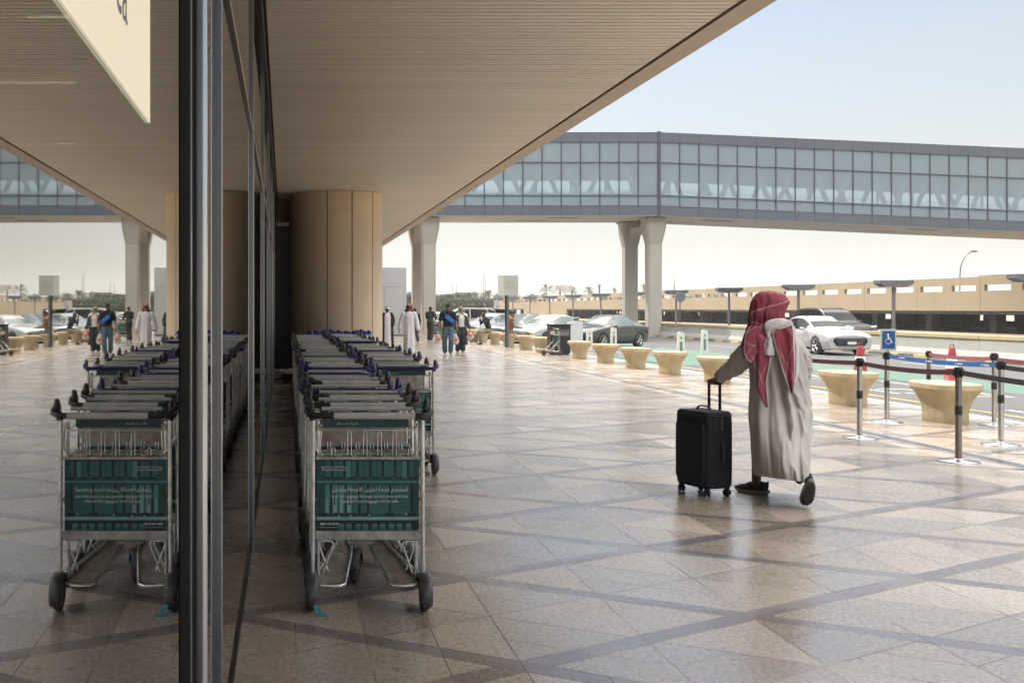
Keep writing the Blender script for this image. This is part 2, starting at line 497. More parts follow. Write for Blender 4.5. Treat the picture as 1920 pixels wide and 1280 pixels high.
# polished terrazzo floor: rhombus bands of darker stone, triangular joints, uneven tiles
def floor_material():
    k = NT('polished_terrazzo')
    k.b.inputs['Specular IOR Level'].default_value = 0.75
    k.b.inputs['Coat Weight'].default_value = 0.55; k.b.inputs['Coat IOR'].default_value = 1.6; k.b.inputs['Coat Roughness'].default_value = 0.13
    g = k.n('NewGeometry')
    sp = k.n('SeparateXYZ'); k.l(g.outputs['Position'], sp.inputs[0])
    x, y = sp.outputs[0], sp.outputs[1]
    ax, ay, S = 2.481, 5.685, 1.386
    def fam(cx, cy):
        c0 = ax*cx + ay*cy
        a = k.math('ADD', k.math('MULTIPLY', x, cx), k.math('MULTIPLY', y, cy))
        return k.math('SUBTRACT', a, c0)
    d1 = fam(-0.5, 0.8660); d2 = fam(0.5, 0.8660); d3 = fam(1.0, 0.0)
    def dist(d, s, off=0.0):
        u = k.math('DIVIDE', k.math('ADD', d, off), s)
        r = k.math('ROUND', u)
        return k.math('MULTIPLY', k.math('ABSOLUTE', k.math('SUBTRACT', u, r)), s)
    band = k.math('MINIMUM', dist(d1, S), dist(d2, S))
    inband = k.math('LESS_THAN', band, 0.062)
    bandedge = k.math('LESS_THAN', k.math('ABSOLUTE', k.math('SUBTRACT', band, 0.064)), 0.004)
    jt = k.math('MINIMUM', k.math('MINIMUM', dist(d1, S/2), dist(d2, S/2)), dist(d3, S/2))
    joint = k.math('LESS_THAN', jt, 0.0042)
    # some slabs are cut again along one of the three directions
    cid0 = k.n('CombineXYZ')
    def cell0(d, s): return k.math('FLOOR', k.math('DIVIDE', d, s))
    k.l(cell0(d1, S/2), cid0.inputs[0]); k.l(cell0(d2, S/2), cid0.inputs[1]); k.l(cell0(d3, S/2), cid0.inputs[2])
    w0 = k.n('TexWhiteNoise', noise_dimensions='3D'); k.l(cid0.outputs[0], w0.inputs['Vector'])
    def pick(lo, hi): return k.math('MULTIPLY', k.math('GREATER_THAN', w0.outputs['Value'], lo), k.math('LESS_THAN', w0.outputs['Value'], hi))
    for dd_, lo, hi in ((d1, 0.0, 0.26), (d2, 0.26, 0.52), (d3, 0.52, 0.78)):
        joint = k.math('MAXIMUM', joint, k.math('MULTIPLY', pick(lo, hi), k.math('LESS_THAN', dist(dd_, S/4), 0.0036)))
    jb = k.math('MINIMUM', dist(d3, S/4), 9.0)
    jointb = k.math('MULTIPLY', k.math('LESS_THAN', jb, 0.003), inband)
    joint = k.math('MULTIPLY', joint, k.math('SUBTRACT', 1.0, inband))
    alljoint = k.math('MAXIMUM', k.math('MAXIMUM', joint, jointb), bandedge)
    # cell id
    def cell(d, s): return k.math('FLOOR', k.math('DIVIDE', d, s))
    cid = k.n('CombineXYZ'); k.l(cell(d1, S/2), cid.inputs[0]); k.l(cell(d2, S/2), cid.inputs[1]); k.l(cell(d3, S/2), cid.inputs[2])
    wn_ = k.n('TexWhiteNoise', noise_dimensions='3D'); k.l(cid.outputs[0], wn_.inputs['Vector'])
    # band stone id (blocks along the band)
    bid = k.n('CombineXYZ'); k.l(cell(d3, S/4), bid.inputs[0]); k.l(k.math('ROUND', k.math('DIVIDE', d1, S)), bid.inputs[1]); k.l(k.math('ROUND', k.math('DIVIDE', d2, S)), bid.inputs[2])
    wb = k.n('TexWhiteNoise', noise_dimensions='3D'); k.l(bid.outputs[0], wb.inputs['Vector'])
    # stone colour
    vor = k.n('TexVoronoi', i_Scale=75.0); k.l(g.outputs['Position'], vor.inputs['Vector'])
    nz = k.n('TexNoise', i_Scale=38.0, i_Detail=6.0, i_Roughness=0.7); k.l(g.outputs['Position'], nz.inputs['Vector'])
    big = k.n('TexNoise', i_Scale=0.7, i_Detail=5.0, i_Roughness=0.6); k.l(g.outputs['Position'], big.inputs['Vector'])
    speck = k.ramp(nz.outputs[0], [(0.34, (0.24, 0.175, 0.13)), (0.50, (0.44, 0.365, 0.30)), (0.66, (0.63, 0.56, 0.49))])
    chip = k.ramp(vor.outputs['Distance'], [(0.12, (0.72, 0.66, 0.58)), (0.22, (0, 0, 0))])
    stone = k.mix(0.13, speck, chip, 'ADD')
    tint = k.math('ADD', 0.74, k.math('MULTIPLY', wn_.outputs['Value'], 0.42))
    tint = k.math('MULTIPLY', tint, k.math('ADD', 0.72, k.math('MULTIPLY', big.outputs[0], 0.56)))
    tn = k.n('CombineXYZ'); k.l(tint, tn.inputs[0]); k.l(tint, tn.inputs[1]); k.l(tint, tn.inputs[2])
    stone = k.mix(1.0, stone, tn.outputs[0], 'MULTIPLY')
    dark = k.ramp(nz.outputs[0], [(0.3, (0.14, 0.11, 0.105)), (0.7, (0.24, 0.20, 0.19))])
    bt = k.math('ADD', 0.75, k.math('MULTIPLY', wb.outputs['Value'], 0.5))
    bn = k.n('CombineXYZ'); k.l(bt, bn.inputs[0]); k.l(bt, bn.inputs[1]); k.l(bt, bn.inputs[2])
    dark = k.mix(1.0, dark, bn.outputs[0], 'MULTIPLY')
    rare = k.math('GREATER_THAN', wb.outputs['Value'], 0.996)
    dark = k.mix(rare, dark, (0.20, 0.045, 0.03))
    c = k.mix(inband, stone, dark)
    jn = k.n('TexNoise', i_Scale=1.3, i_Detail=2.0); k.l(g.outputs['Position'], jn.inputs['Vector'])
    jc = k.ramp(jn.outputs[0], [(0.47, (0.035, 0.03, 0.027)), (0.56, (0.40, 0.33, 0.27))])
    c = k.mix(k.math('MULTIPLY', alljoint, 0.85), c, jc)
    k.l(c, k.b.inputs['Base Color'])
    # gloss
    ro = k.n('TexNoise', i_Scale=1.6, i_Detail=7.0, i_Roughness=0.7); k.l(g.outputs['Position'], ro.inputs['Vector'])
    rough = k.math('ADD', 0.09, k.math('MULTIPLY', ro.outputs[0], 0.24))
    rough = k.math('ADD', rough, k.math('MULTIPLY', wn_.outputs['Value'], 0.14))
    rough = k.math('ADD', rough, k.math('MULTIPLY', alljoint, 0.4))
    k.l(rough, k.b.inputs['Roughness'])
    # uneven tiles
    sub = k.n('VectorMath', operation='SUBTRACT'); k.l(wn_.outputs['Color'], sub.inputs[0]); sub.inputs[1].default_value = (0.5, 0.5, 0.5)
    sc = k.n('VectorMath', operation='MULTIPLY'); k.l(sub.outputs[0], sc.inputs[0]); sc.inputs[1].default_value = (0.030, 0.040, 0)
    wv = k.n('TexNoise', i_Scale=0.9, i_Detail=3.0, i_Roughness=0.6); k.l(g.outputs['Position'], wv.inputs['Vector'])
    h = k.math('SUBTRACT', k.math('MULTIPLY', wv.outputs[0], 0.9), k.math('MULTIPLY', alljoint, 0.12))
    h = k.math('ADD', h, k.math('MULTIPLY', nz.outputs[0], 0.010))
    bp = k.n('Bump', i_Strength=0.35, i_Distance=0.025); k.l(h, bp.inputs['Height'])
    ad = k.n('VectorMath', operation='ADD'); k.l(bp.outputs[0], ad.inputs[0]); k.l(sc.outputs[0], ad.inputs[1])
    nm = k.n('VectorMath', operation='NORMALIZE'); k.l(ad.outputs[0], nm.inputs[0])
    k.l(nm.outputs[0], k.b.inputs['Normal']); k.l(nm.outputs[0], k.b.inputs['Coat Normal'])
    k.l(k.math('ADD', 0.08, k.math('MULTIPLY', ro.outputs[0], 0.24)), k.b.inputs['Coat Roughness'])
    return k.m
M['floor'] = floor_material()

def ceiling_material():
    k = NT('slatted_soffit')
    tc = k.n('NewGeometry'); sp = k.n('SeparateXYZ'); k.l(tc.outputs['Position'], sp.inputs[0])
    idx = k.math('FLOOR', k.math('DIVIDE', sp.outputs[1], 0.115))
    wn_ = k.n('TexWhiteNoise', noise_dimensions='1D'); k.l(idx, wn_.inputs['W'])
    n1 = k.n('TexNoise', i_Scale=0.5, i_Detail=5.0); k.l(tc.outputs['Position'], n1.inputs['Vector'])
    f = k.math('ADD', k.math('MULTIPLY', wn_.outputs['Value'], 0.35), k.math('MULTIPLY', n1.outputs[0], 0.65))
    k.l(k.ramp(f, [(0.2, (0.73, 0.665, 0.575)), (0.8, (0.86, 0.80, 0.705))]), k.b.inputs['Base Color'])
    k.b.inputs['Roughness'].default_value = 0.42
    k.b.inputs['Specular IOR Level'].default_value = 0.45
    return k.m
M['ceiling'] = ceiling_material()
M['edge_panel'] = mat('soffit_edge_panel', (0.50, 0.42, 0.33), 0.5, noise_amt=0.08, noise_scale=1)
M['groove'] = mat('dark_groove', (0.03, 0.022, 0.018), 0.8)
M['slat_gap'] = mat('slat_gap', (0.09, 0.07, 0.05), 0.8)
M['fascia'] = concrete('canopy_fascia', (0.50, 0.42, 0.32), 0.12, 0.4)
M['marble_grey'] = concrete('grey_marble', (0.48, 0.48, 0.47), 0.10, 1.0, rough=0.4)
M['bridge_panel'] = mat('slate_blue_panel', (0.125, 0.145, 0.175), 0.4, 0.2, noise_amt=0.08, noise_scale=0.4)
M['bridge_mullion'] = mat('violet_grey_mullion', (0.085, 0.08, 0.115), 0.5, 0.2)
M['truss'] = mat('pale_truss', (0.38, 0.43, 0.46), 0.6)
M['bridge_inside'] = mat('bridge_interior', (0.30, 0.35, 0.39), 0.8, noise_amt=0.15, noise_scale=0.7)
k = NT('bridge_glass')
k.b.inputs['Base Color'].default_value = (0.50, 0.575, 0.62, 1)
k.b.inputs['Roughness'].default_value = 0.06
k.b.inputs['Specular IOR Level'].default_value = 0.8
tr = k.n('BsdfTransparent'); tr.inputs[0].default_value = (0.80, 0.90, 0.95, 1)
mx = k.n('MixShader'); mx.inputs[0].default_value = 0.40
k.l(k.b.outputs[0], mx.inputs[2]); k.l(tr.outputs[0], mx.inputs[1])
k.l(mx.outputs[0], k.t.nodes['Material Output'].inputs['Surface'])
M['bridge_glass'] = k.m
M['lamp_grey'] = mat('grey_lamp_head', (0.17, 0.17, 0.185), 0.5, 0.3)
M['lamp_post'] = mat('mauve_grey_post', (0.20, 0.17, 0.18), 0.5, 0.2)
M['sign_face'] = mat('pale_sign_face', (0.42, 0.43, 0.41), 0.5, noise_amt=0.05, noise_scale=2)
M['sign_side'] = mat('pale_sign_side', (0.52, 0.54, 0.52), 0.4)
M['sign_ink'] = mat('faded_green_ink', (0.16, 0.22, 0.20), 0.5)
M['sign_blue'] = mat('sign_blue', (0.012, 0.07, 0.22), 0.4)
M['cone_red'] = mat('faded_red_plastic', (0.33, 0.028, 0.038), 0.5, noise_amt=0.15, noise_scale=15)
M['belt_maroon'] = mat('maroon_belt', (0.055, 0.016, 0.022), 0.7, bump=0.1)
M['belt_red'] = mat('faded_red_belt', (0.22, 0.05, 0.07), 0.7)
M['belt_blue'] = mat('blue_belt', (0.03, 0.13, 0.40), 0.6)
M['belt_violet'] = mat('violet_belt', (0.12, 0.15, 0.42), 0.6)
M['belt_black'] = mat('black_belt', (0.015, 0.014, 0.018), 0.7)
M['bronze_post'] = mat('bronze_steel', (0.30, 0.27, 0.24), 0.28, 1.0, noise_amt=0.1)
M['plate_steel'] = mat('base_plate_steel', (0.42, 0.42, 0.45), 0.25, 1.0)
M['expansion'] = mat('aluminium_joint', (0.62, 0.62, 0.62), 0.3, 0.9, noise_amt=0.15, noise_scale=4)
M['car_glass'] = mat('car_glass', (0.012, 0.015, 0.015), 0.08, 0.0, spec=0.16)
M['car_glass_clear'] = mat('pale_car_glass', (0.13, 0.17, 0.17), 0.12, 0.0, spec=0.6, coat=0.2)
M['car_white'] = mat('white_car_paint', (0.46, 0.46, 0.465), 0.3, coat=1.0)
M['car_grey'] = mat('dark_grey_car_paint', (0.04, 0.037, 0.036), 0.3, 0.1, coat=1.0)
M['car_black'] = mat('black_car_paint', (0.012, 0.013, 0.015), 0.3, 0.0, coat=0.3)
M['car_silver'] = mat('blue_grey_car_paint', (0.17, 0.19, 0.21), 0.3, 0.5, coat=1.0)
M['car_green'] = mat('green_grey_car_paint', (0.045, 0.062, 0.055), 0.35, 0.2, coat=1.0)
M['rim'] = mat('alloy_rim', (0.55, 0.55, 0.56), 0.25, 0.9)
M['lamp_lens'] = mat('lamp_lens', (0.5, 0.52, 0.55), 0.1, 0.3, coat=1.0)
M['red_lens'] = mat('red_lens', (0.5, 0.02, 0.02), 0.2, coat=1.0)
M['amber_lens'] = mat('amber_lens', (0.7, 0.22, 0.06), 0.2, coat=1.0)
M['car_dark'] = mat('car_trim', (0.012, 0.012, 0.014), 0.5)
M['leaf'] = mat('hedge_leaf', (0.055, 0.085, 0.028), 0.6, noise_amt=0.5, noise_scale=0.8)
M['leaf2'] = mat('dusty_leaf', (0.085, 0.11, 0.042), 0.6, noise_amt=0.5, noise_scale=0.8)
M['palm_leaf'] = mat('palm_leaf', (0.075, 0.095, 0.04), 0.55, noise_amt=0.4, noise_scale=0.5)
M['bark'] = mat('bark', (0.16, 0.11, 0.07), 0.9, noise_amt=0.4, noise_scale=4, bump=0.5)
M['grass'] = mat('pale_lawn', (0.16, 0.20, 0.05), 0.9, noise_amt=0.3, noise_scale=0.3)
# ================================================================== SETTING
ROAD = -0.15
def struct(name, mb, m, kind='structure'):
    o = mb.build(name, m); o['kind'] = kind; return o

struct('desert_ground', MB().box(-900, 1500, -200, 2600, -0.9, ROAD-0.012), M['sand'])
struct('road', MB().box(10.62, 30, -60, 420, -0.6, ROAD), M['asphalt'])
struct('car_park_ground', MB().box(30, 46, -60, 300, -0.6, ROAD-0.002), M['asphalt'])
struct('pavement', MB().box(-30, 10.45, -40, 130, -0.6, 0.0), M['floor'])
kb = MB()
for i in range(90):
    y = -40 + i*1.9
    kb.rbox((10.535, y+0.94, -0.075), (0.17, 1.87, 0.154), b=0.012)
struct('kerb', kb, M['kerb'])

# road markings
def mark(name, m, quads, z=ROAD+0.004):
    b = MB()
    for q in quads:
        b.add([(p[0], p[1], z) for p in q], [(0, 1, 2, 3)])
    o = b.build(name, m, fix=False); o['kind'] = 'structure'
    for p in o.data.polygons:
        if p.normal.z < 0: p.flip()
    return o
def rect(x0, x1, y0, y1): return [(x0, y0), (x1, y0), (x1, y1), (x0, y1)]
mark('yellow_kerb_line', M['line_yellow'], [rect(11.12, 11.34, -20, 120)])
mark('thin_yellow_line', M['line_yellow'], [rect(12.0, 12.11, 4, 120)])
mark('teal_cycle_lane', M['teal_lane'], [rect(15.2, 17.1, -20, 62), rect(11.36, 15.196, 33.2, 39.6)])
wm = []
for i in range(16):
    y = 12+i*3.1
    if 32 < y < 40: continue
    wm += [rect(14.50, 14.62, y, y+1.7)]
for (x, y) in ((12.6, 17.2), (12.75, 22.2), (12.6, 27.8), (12.9, 42.0)):
    # worn arrow and lettering strokes
    wm += [rect(x, x+0.12, y, y+1.5), rect(x+0.3, x+0.95, y+0.1, y+0.28), rect(x+0.3, x+0.95, y+1.2, y+1.38), rect(x+0.84, x+0.96, y+0.285, y+1.195),
           [(x+1.25, y), (x+1.4, y), (x+1.62, y+1.4), (x+1.48, y+1.4)], rect(x+0.1, x+1.6, y-0.75, y-0.62)]
for i in range(7):
    wm += [rect(20.2+0, 20.32, 24+i*8, 27+i*8)]
mark('white_road_markings', M['line_white'], wm)

# expansion joint set in the pavement
ej = MB()
ej.box(7.50, 7.505+0.035, -5, 21.2, 0.0005, 0.006); ej.box(7.71, 7.745, -5, 21.2, 0.0005, 0.006)
struct('expansion_joint', ej, M['expansion'])
ej = MB(); ej.box(7.54, 7.71, -5, 21.2, 0.0005, 0.004)
struct('expansion_joint_cover', ej, M['plate_steel'])
ej = MB(); ej.box(7.58, 7.66, 21.2, 75, 0.0005, 0.004)
struct('dark_joint_strip', ej, mat('dark_joint', (0.10, 0.085, 0.075), 0.6, noise_amt=0.5, noise_scale=0.6))

# ================================================================== TERMINAL
CZ = 4.30
XE = 4.26
bt = empty('terminal_building', (0, 20, 0), label='beige airport terminal with a deep slatted canopy soffit over the pavement', cat='terminal')
def part(mb, name, m, root):
    o = mb.build(name, m); o.parent = root; o.matrix_parent_inverse = root.matrix_world.inverted() if False else Matrix.Translation(-Vector(root.location)); return o
cm = MB()
# slats: real grooves across the soffit
y = -2.0
while y < 72:
    pitch = 0.115
    cm.box(-0.16, 3.955, y+0.014, y+pitch-0.014, CZ, CZ+0.022)
    y += pitch
part(cm, 'soffit_slats', M['ceiling'], bt)
part(MB().box(-0.25, 4.02, -2, 72, CZ+0.024, CZ+0.05), 'soffit_backing', M['slat_gap'], bt)
ep = MB()
for i in range(24):
    ep.box(4.0, XE, -2+i*3+0.004, -2+(i+1)*3-0.004, CZ-0.004, CZ+0.045)
part(ep, 'soffit_edge_panel', M['edge_panel'], bt)
part(MB().box(-14, XE-0.002, -2, 72, CZ+0.052, CZ+1.55), 'canopy_slab', M['fascia'], bt)
part(MB().box(-14, XE-0.15, -2.0, 71.9, CZ+1.551, 7.9), 'upper_storey', M['fascia'], bt)
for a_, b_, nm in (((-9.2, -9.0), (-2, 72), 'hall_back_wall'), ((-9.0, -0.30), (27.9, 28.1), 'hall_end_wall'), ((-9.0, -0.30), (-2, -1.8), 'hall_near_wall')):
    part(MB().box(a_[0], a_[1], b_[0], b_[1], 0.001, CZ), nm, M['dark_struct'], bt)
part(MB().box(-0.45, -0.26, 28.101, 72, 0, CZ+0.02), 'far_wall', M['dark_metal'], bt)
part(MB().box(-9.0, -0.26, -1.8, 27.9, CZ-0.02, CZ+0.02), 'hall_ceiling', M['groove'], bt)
for (x0_, x1_, y_) in ((-5.5, -2.43, 12.46), (-2.32, -1.89, 9.64), (-3.66, -3.34, 17.1), (-6.5, -4.2, 6.9)):
    part(MB().box(x0_, x1_, y_, y_+0.05, CZ-0.035, CZ-0.021), 'strip_lamp', M['led'], bt)
part(MB().box(-0.26, 0.7, 27.3, 27.7, 0, CZ+0.02), 'end_wall', M['dark_metal'], bt)
part(MB().box(-0.2, 0.16, 26.0, 27.25, 3.72, CZ-0.002), 'bulkhead', M['fascia'], bt)

# ------------------------------------------------------------------ glass facade
GX = -0.232
fa = empty('glass_facade', (GX, 10, 0), label='dark mirror-like glass wall mirroring the pavement, along the left side', cat='glass wall')
bays = [(-1.5, 2.36), (2.82, 3.66), (3.70, 7.46), (7.54, 11.36), (11.44, 15.26), (15.34, 19.16), (19.24, 23.06), (23.14, 27.2)]
for i, (a, b) in enumerate(bays):
    part(MB().box(GX-0.012, GX, a, b, 0.035, 2.86), 'lower_pane', M['facade_glass'], fa)
    part(MB().box(GX-0.012, GX, a, b, 2.92, 4.14), 'upper_pane', M['facade_glass'], fa)
part(MB().box(GX-0.03, GX+0.0015, 2.36, 2.80, 0, CZ), 'door_jamb', M['jamb'], fa)
jm = MB().tube([(GX+0.008, 2.84, 0), (GX+0.008, 2.84, CZ)], 0.020, n=16).box(GX-0.01, GX+0.018, 2.80, 2.82, 0, CZ-0.001)
part(jm, 'round_mullion', M['silver_metal'], fa)
part(MB().box(GX+0.0015, GX+0.006, 2.60, 2.615, 0.001, CZ-0.001), 'bright_bead', M['silver_metal'], fa)
for yy in (3.68, 7.5, 11.4, 15.3, 19.2, 23.1):
    mm = MB().box(GX-0.02, GX+0.016, yy-0.018 if yy < 4 else yy-0.038, yy+0.018 if yy < 4 else yy+0.038, 0.002, CZ-0.002)
    ml = part(mm, 'mullion', M['grey_metal'], fa)
    q = MB().box(GX+0.0162, GX+0.020, yy-0.018, yy-0.010, 0.002, CZ-0.002).build('cover_bead', M['silver_metal'], ml)
    q.location = Vector((0, 0, 0))
tr_ = MB()
for a, b in [(-1.5, 2.355)] + [(bays[i][0], bays[i][1]) for i in range(1, len(bays))]:
    tr_.box(GX-0.015, GX+0.014, a, b, 2.862, 2.884).box(GX-0.015, GX+0.010, a, b, 2.888, 2.918)
part(tr_, 'transom', M['rose_metal'], fa)
hd = MB()
for a, b in bays: hd.box(GX-0.02, GX+0.045, a, b, 4.142, CZ-0.003)
part(hd, 'header', M['dark_metal'], fa)
sl = MB()
for a, b in bays: sl.box(GX-0.02, GX+0.012, a, b, 0.001, 0.033)
part(sl, 'sill', M['dark_metal'], fa)

# cream notice board fixed to the glass
nb = empty('notice_board', (GX+0.007, 1.2, 2.2), label='cream board with cut-off grey lettering fixed high on the near glass', cat='board')
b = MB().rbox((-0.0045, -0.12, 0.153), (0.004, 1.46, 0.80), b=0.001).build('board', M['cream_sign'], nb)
b = MB()
RM = Matrix.Rotation(R(90), 3, 'Z')
add_text(b, 'ca', (-0.0015, 0.29, -0.125), height=0.06, M=RM)
b.build('lettering', M['sign_grey'], nb, fix=False)

# ------------------------------------------------------------------ round column
cl = empty('column', (1.215, 25.2, 0), label='huge round tan stone column with vertical grooves under the canopy', cat='column')
cb = MB()
Rc = 1.10
prof = []
G0 = -90
angs = []
for i in range(12):
    a0 = R(G0 - 43 + 31*0 + i*30.0)
    a1 = a0 + R(30)
    for t in range(9):
        angs.append((a0 + R(0.75) + (a1-a0-R(1.5))*t/8, Rc))
    angs.append((a1 - R(0.55), Rc-0.03)); angs.append((a1 + R(0.55), Rc-0.03))
rows = []
for z in (0.0, CZ-0.01):
    rows.append([(r*math.cos(a), r*math.sin(a), z) for a, r in angs])
cb.grid(rows, closed=True, smooth=False)
cb.build('shaft', M['column'], cl)
MB().lathe([(Rc-0.028, 0.0), (Rc-0.028, 4.285)], n=48).build('groove_backing', M['groove'], cl)

# ------------------------------------------------------------------ white kiosk wall beyond the column
kw = empty('information_kiosk', (6.45, 62.6, 0), label='tall pale panelled kiosk wall standing beyond the round column', cat='kiosk')
MB().box(-0.72, 0.72, 0, 1.1, 1.22, 4.0).build('upper_body', mat('pale_grey_panel', (0.50, 0.51, 0.52), 0.4, noise_amt=0.04, noise_scale=1), kw)
MB().box(-0.73, 0.73, -0.01, 1.11, 0.06, 1.215).build('base_cladding', M['marble_grey'], kw)
MB().box(-0.70, 0.70, 0.02, 1.08, 0, 0.058).build('plinth', M['groove'], kw)
MB().box(-0.715, 0.715, -0.004, -0.0005, 2.86, 2.875).box(-0.56, -0.545, -0.004, -0.0005, 1.4, 2.8).box(0.545, 0.56, -0.004, -0.0005, 1.4, 2.8).build('panel_joint', M['lamp_grey'], kw)

# ================================================================== FOOTBRIDGE
YB = 65.5; YR = 70.8
def px2x(px, Y): return (px-533)/2000*Y
zb0 = 1.64 + 173/2000*YB      # underside at the kink
zt0 = 1.64 + 330/2000*YB
XK = px2x(1236, YB)
br = empty('footbridge', (XK, YB, 0), label='long glazed grey footbridge with white trusses crossing above the road', cat='footbridge')
bayw = 36.1/2000*YB
rows_z = [(403-385), (403-365.5), (403-303.5), (403-265.5), (403-247)]  # px above soffit edge
rows_z = [v/2000*YB for v in rows_z]
slope = -0.98/22.4
def seg(x0, x1, zfun, sign):
    """front/back skins of one straight segment, heights follow zfun(x)"""
    out = {}
    def slab(mb, xa, xb, ya, yb, h0, h1):
        vs = []
        for (x, y, h) in ((xa, ya, h0), (xb, ya, h0), (xb, yb, h0), (xa, yb, h0), (xa, ya, h1), (xb, ya, h1), (xb, yb, h1), (xa, yb, h1)):
            vs.append((x-XK, y-YB, zfun(x)+h))
        mb.add(vs, [(0,3,2,1),(4,5,6,7),(0,1,5,4),(1,2,6,5),(2,3,7,6),(3,0,4,7)])
    W = YR-YB
    H = rows_z
    fz = [MB() for _ in range(4)]; n = 0
    xs = []
    x = x0 if sign > 0 else x1
    while (x < x1-0.01) if sign > 0 else (x > x0+0.01):
        xn = x + sign*bayw
        xs.append((min(x, xn), max(x, xn))); x = xn
    for xa, xb in xs:
        xa = max(xa, x0); xb = min(xb, x1)
        slab(fz[0], xa+0.008, xb-0.008, YB, YB+0.1, 0, H[0]); slab(fz[1], xa+0.008, xb-0.008, YB, YB+0.1, H[3], H[4])
        slab(fz[2], xa+0.008, xb-0.008, YR-0.1, YR, 0, H[0]); slab(fz[3], xa+0.008, xb-0.008, YR-0.1, YR, H[3], H[4])
    for q_, nm_ in zip(fz, ('lower_fascia', 'upper_fascia', 'rear_lower_fascia', 'rear_upper_fascia')): q_.build(nm_, M['bridge_panel'], br)
    # glass sheets (front and far side)
    gl = MB()
    slab(gl, x0, x1, YB+0.05, YB+0.062, H[0]+0.001, H[3]-0.001)
    gl.build('glazing', M['bridge_glass'], br)
    mu = MB()
    for xa, xb in xs:
        e = xb if sign > 0 else xa
        slab(mu, e-0.024, e+0.024, YB-0.012, YB+0.048, H[0]+0.002, H[3]-0.002)
    for h in (H[1], H[2]): slab(mu, x0, x1, YB-0.008, YB+0.046, h-0.022, h+0.022)
    slab(mu, x0, x1, YB-0.008, YB+0.046, H[0]-0.03, H[0]+0.02); slab(mu, x0, x1, YB-0.008, YB+0.046, H[3]-0.02, H[3]+0.03)
    mu.build('mullion_grid', M['bridge_mullion'], br)
    # trusses
    for yy, r in ((YB+0.55, 0.15), (YR-0.5, 0.15)):
        tb = MB()
        per = bayw*3.05
        n = int((x1-x0)/per)+2
        for i in range(n):
            xa = x0+i*per; xm = xa+per/2; xb = xa+per
            for (p, q) in (((xa, H[0]), (xm, H[3]+0.2)), ((xm, H[3]+0.2), (xb, H[0]))):
                if q[0] > x1 or p[0] > x1: continue
                tb.tube([(p[0]-XK, yy-YB, zfun(p[0])+p[1]), (q[0]-XK, yy-YB, zfun(q[0])+q[1])], r, n=8)
        tb.build('truss', M['truss'], br)
    ins = MB(); slab(ins, x0, x1, YB+0.11, YR-0.12, 0.05, H[0]*0.9); ins.build('deck', M['bridge_inside'], br)
    ins = MB(); slab(ins, x0, x1, YB+0.11, YR-0.12, H[3]+0.2, H[4]-0.02); ins.build('roof', M['bridge_inside'], br)
    # far wall: solid below and above a window band
    fw = MB()
    slab(fw, x0, x1, YR-0.2, YR-0.11, H[0]*0.9+0.001, H[0]+1.35)
    slab(fw, x0, x1, YR-0.2, YR-0.11, H[0]+2.15, H[3]+0.19)
    for i in range(int((x1-x0)/2.3)+1):
        slab(fw, x0+i*2.3, x0+i*2.3+0.14, YR-0.2, YR-0.11, H[0]+1.351, H[0]+2.149)
    fw.build('far_wall', M['bridge_inside'], br)
    rl = MB()
    for k_ in range(3): slab(rl, x0, x1, YB+0.9, YB+0.95, H[0]+0.35*k_+0.3, H[0]+0.35*k_+0.34)
    rl.build('handrail', M['truss'], br)
    so = MB()
    x = x0
    while x < x1:
        xb = min(x+2.4, x1)
        slab(so, x+0.006, xb-0.006, YB+0.02, YR-0.02, -0.025, -0.002)
        x += 2.4
    so.build('soffit_panel', M['soffit_conc'], br)
    x = x0+3
    while x < x1-3:
        for q_ in ((x, x+1.9, YB+1.3, YB+1.5), (x-1.5, x+0.4, YB+3.4, YB+3.6)):
            lt = MB(); slab(lt, q_[0], q_[1], q_[2], q_[3], -0.035, -0.027); lt.build('soffit_slot', M['groove'], br)
        x += 13
seg(0.5, XK-0.09, lambda x: zb0, -1)
seg(XK+0.09, 62.0, lambda x: zb0+slope*(x-XK), 1)
MB().box(-0.088, 0.088, -0.03, YR-YB, zb0-0.03, zt0+0.02).build('expansion_post', M['bridge_mullion'], br)

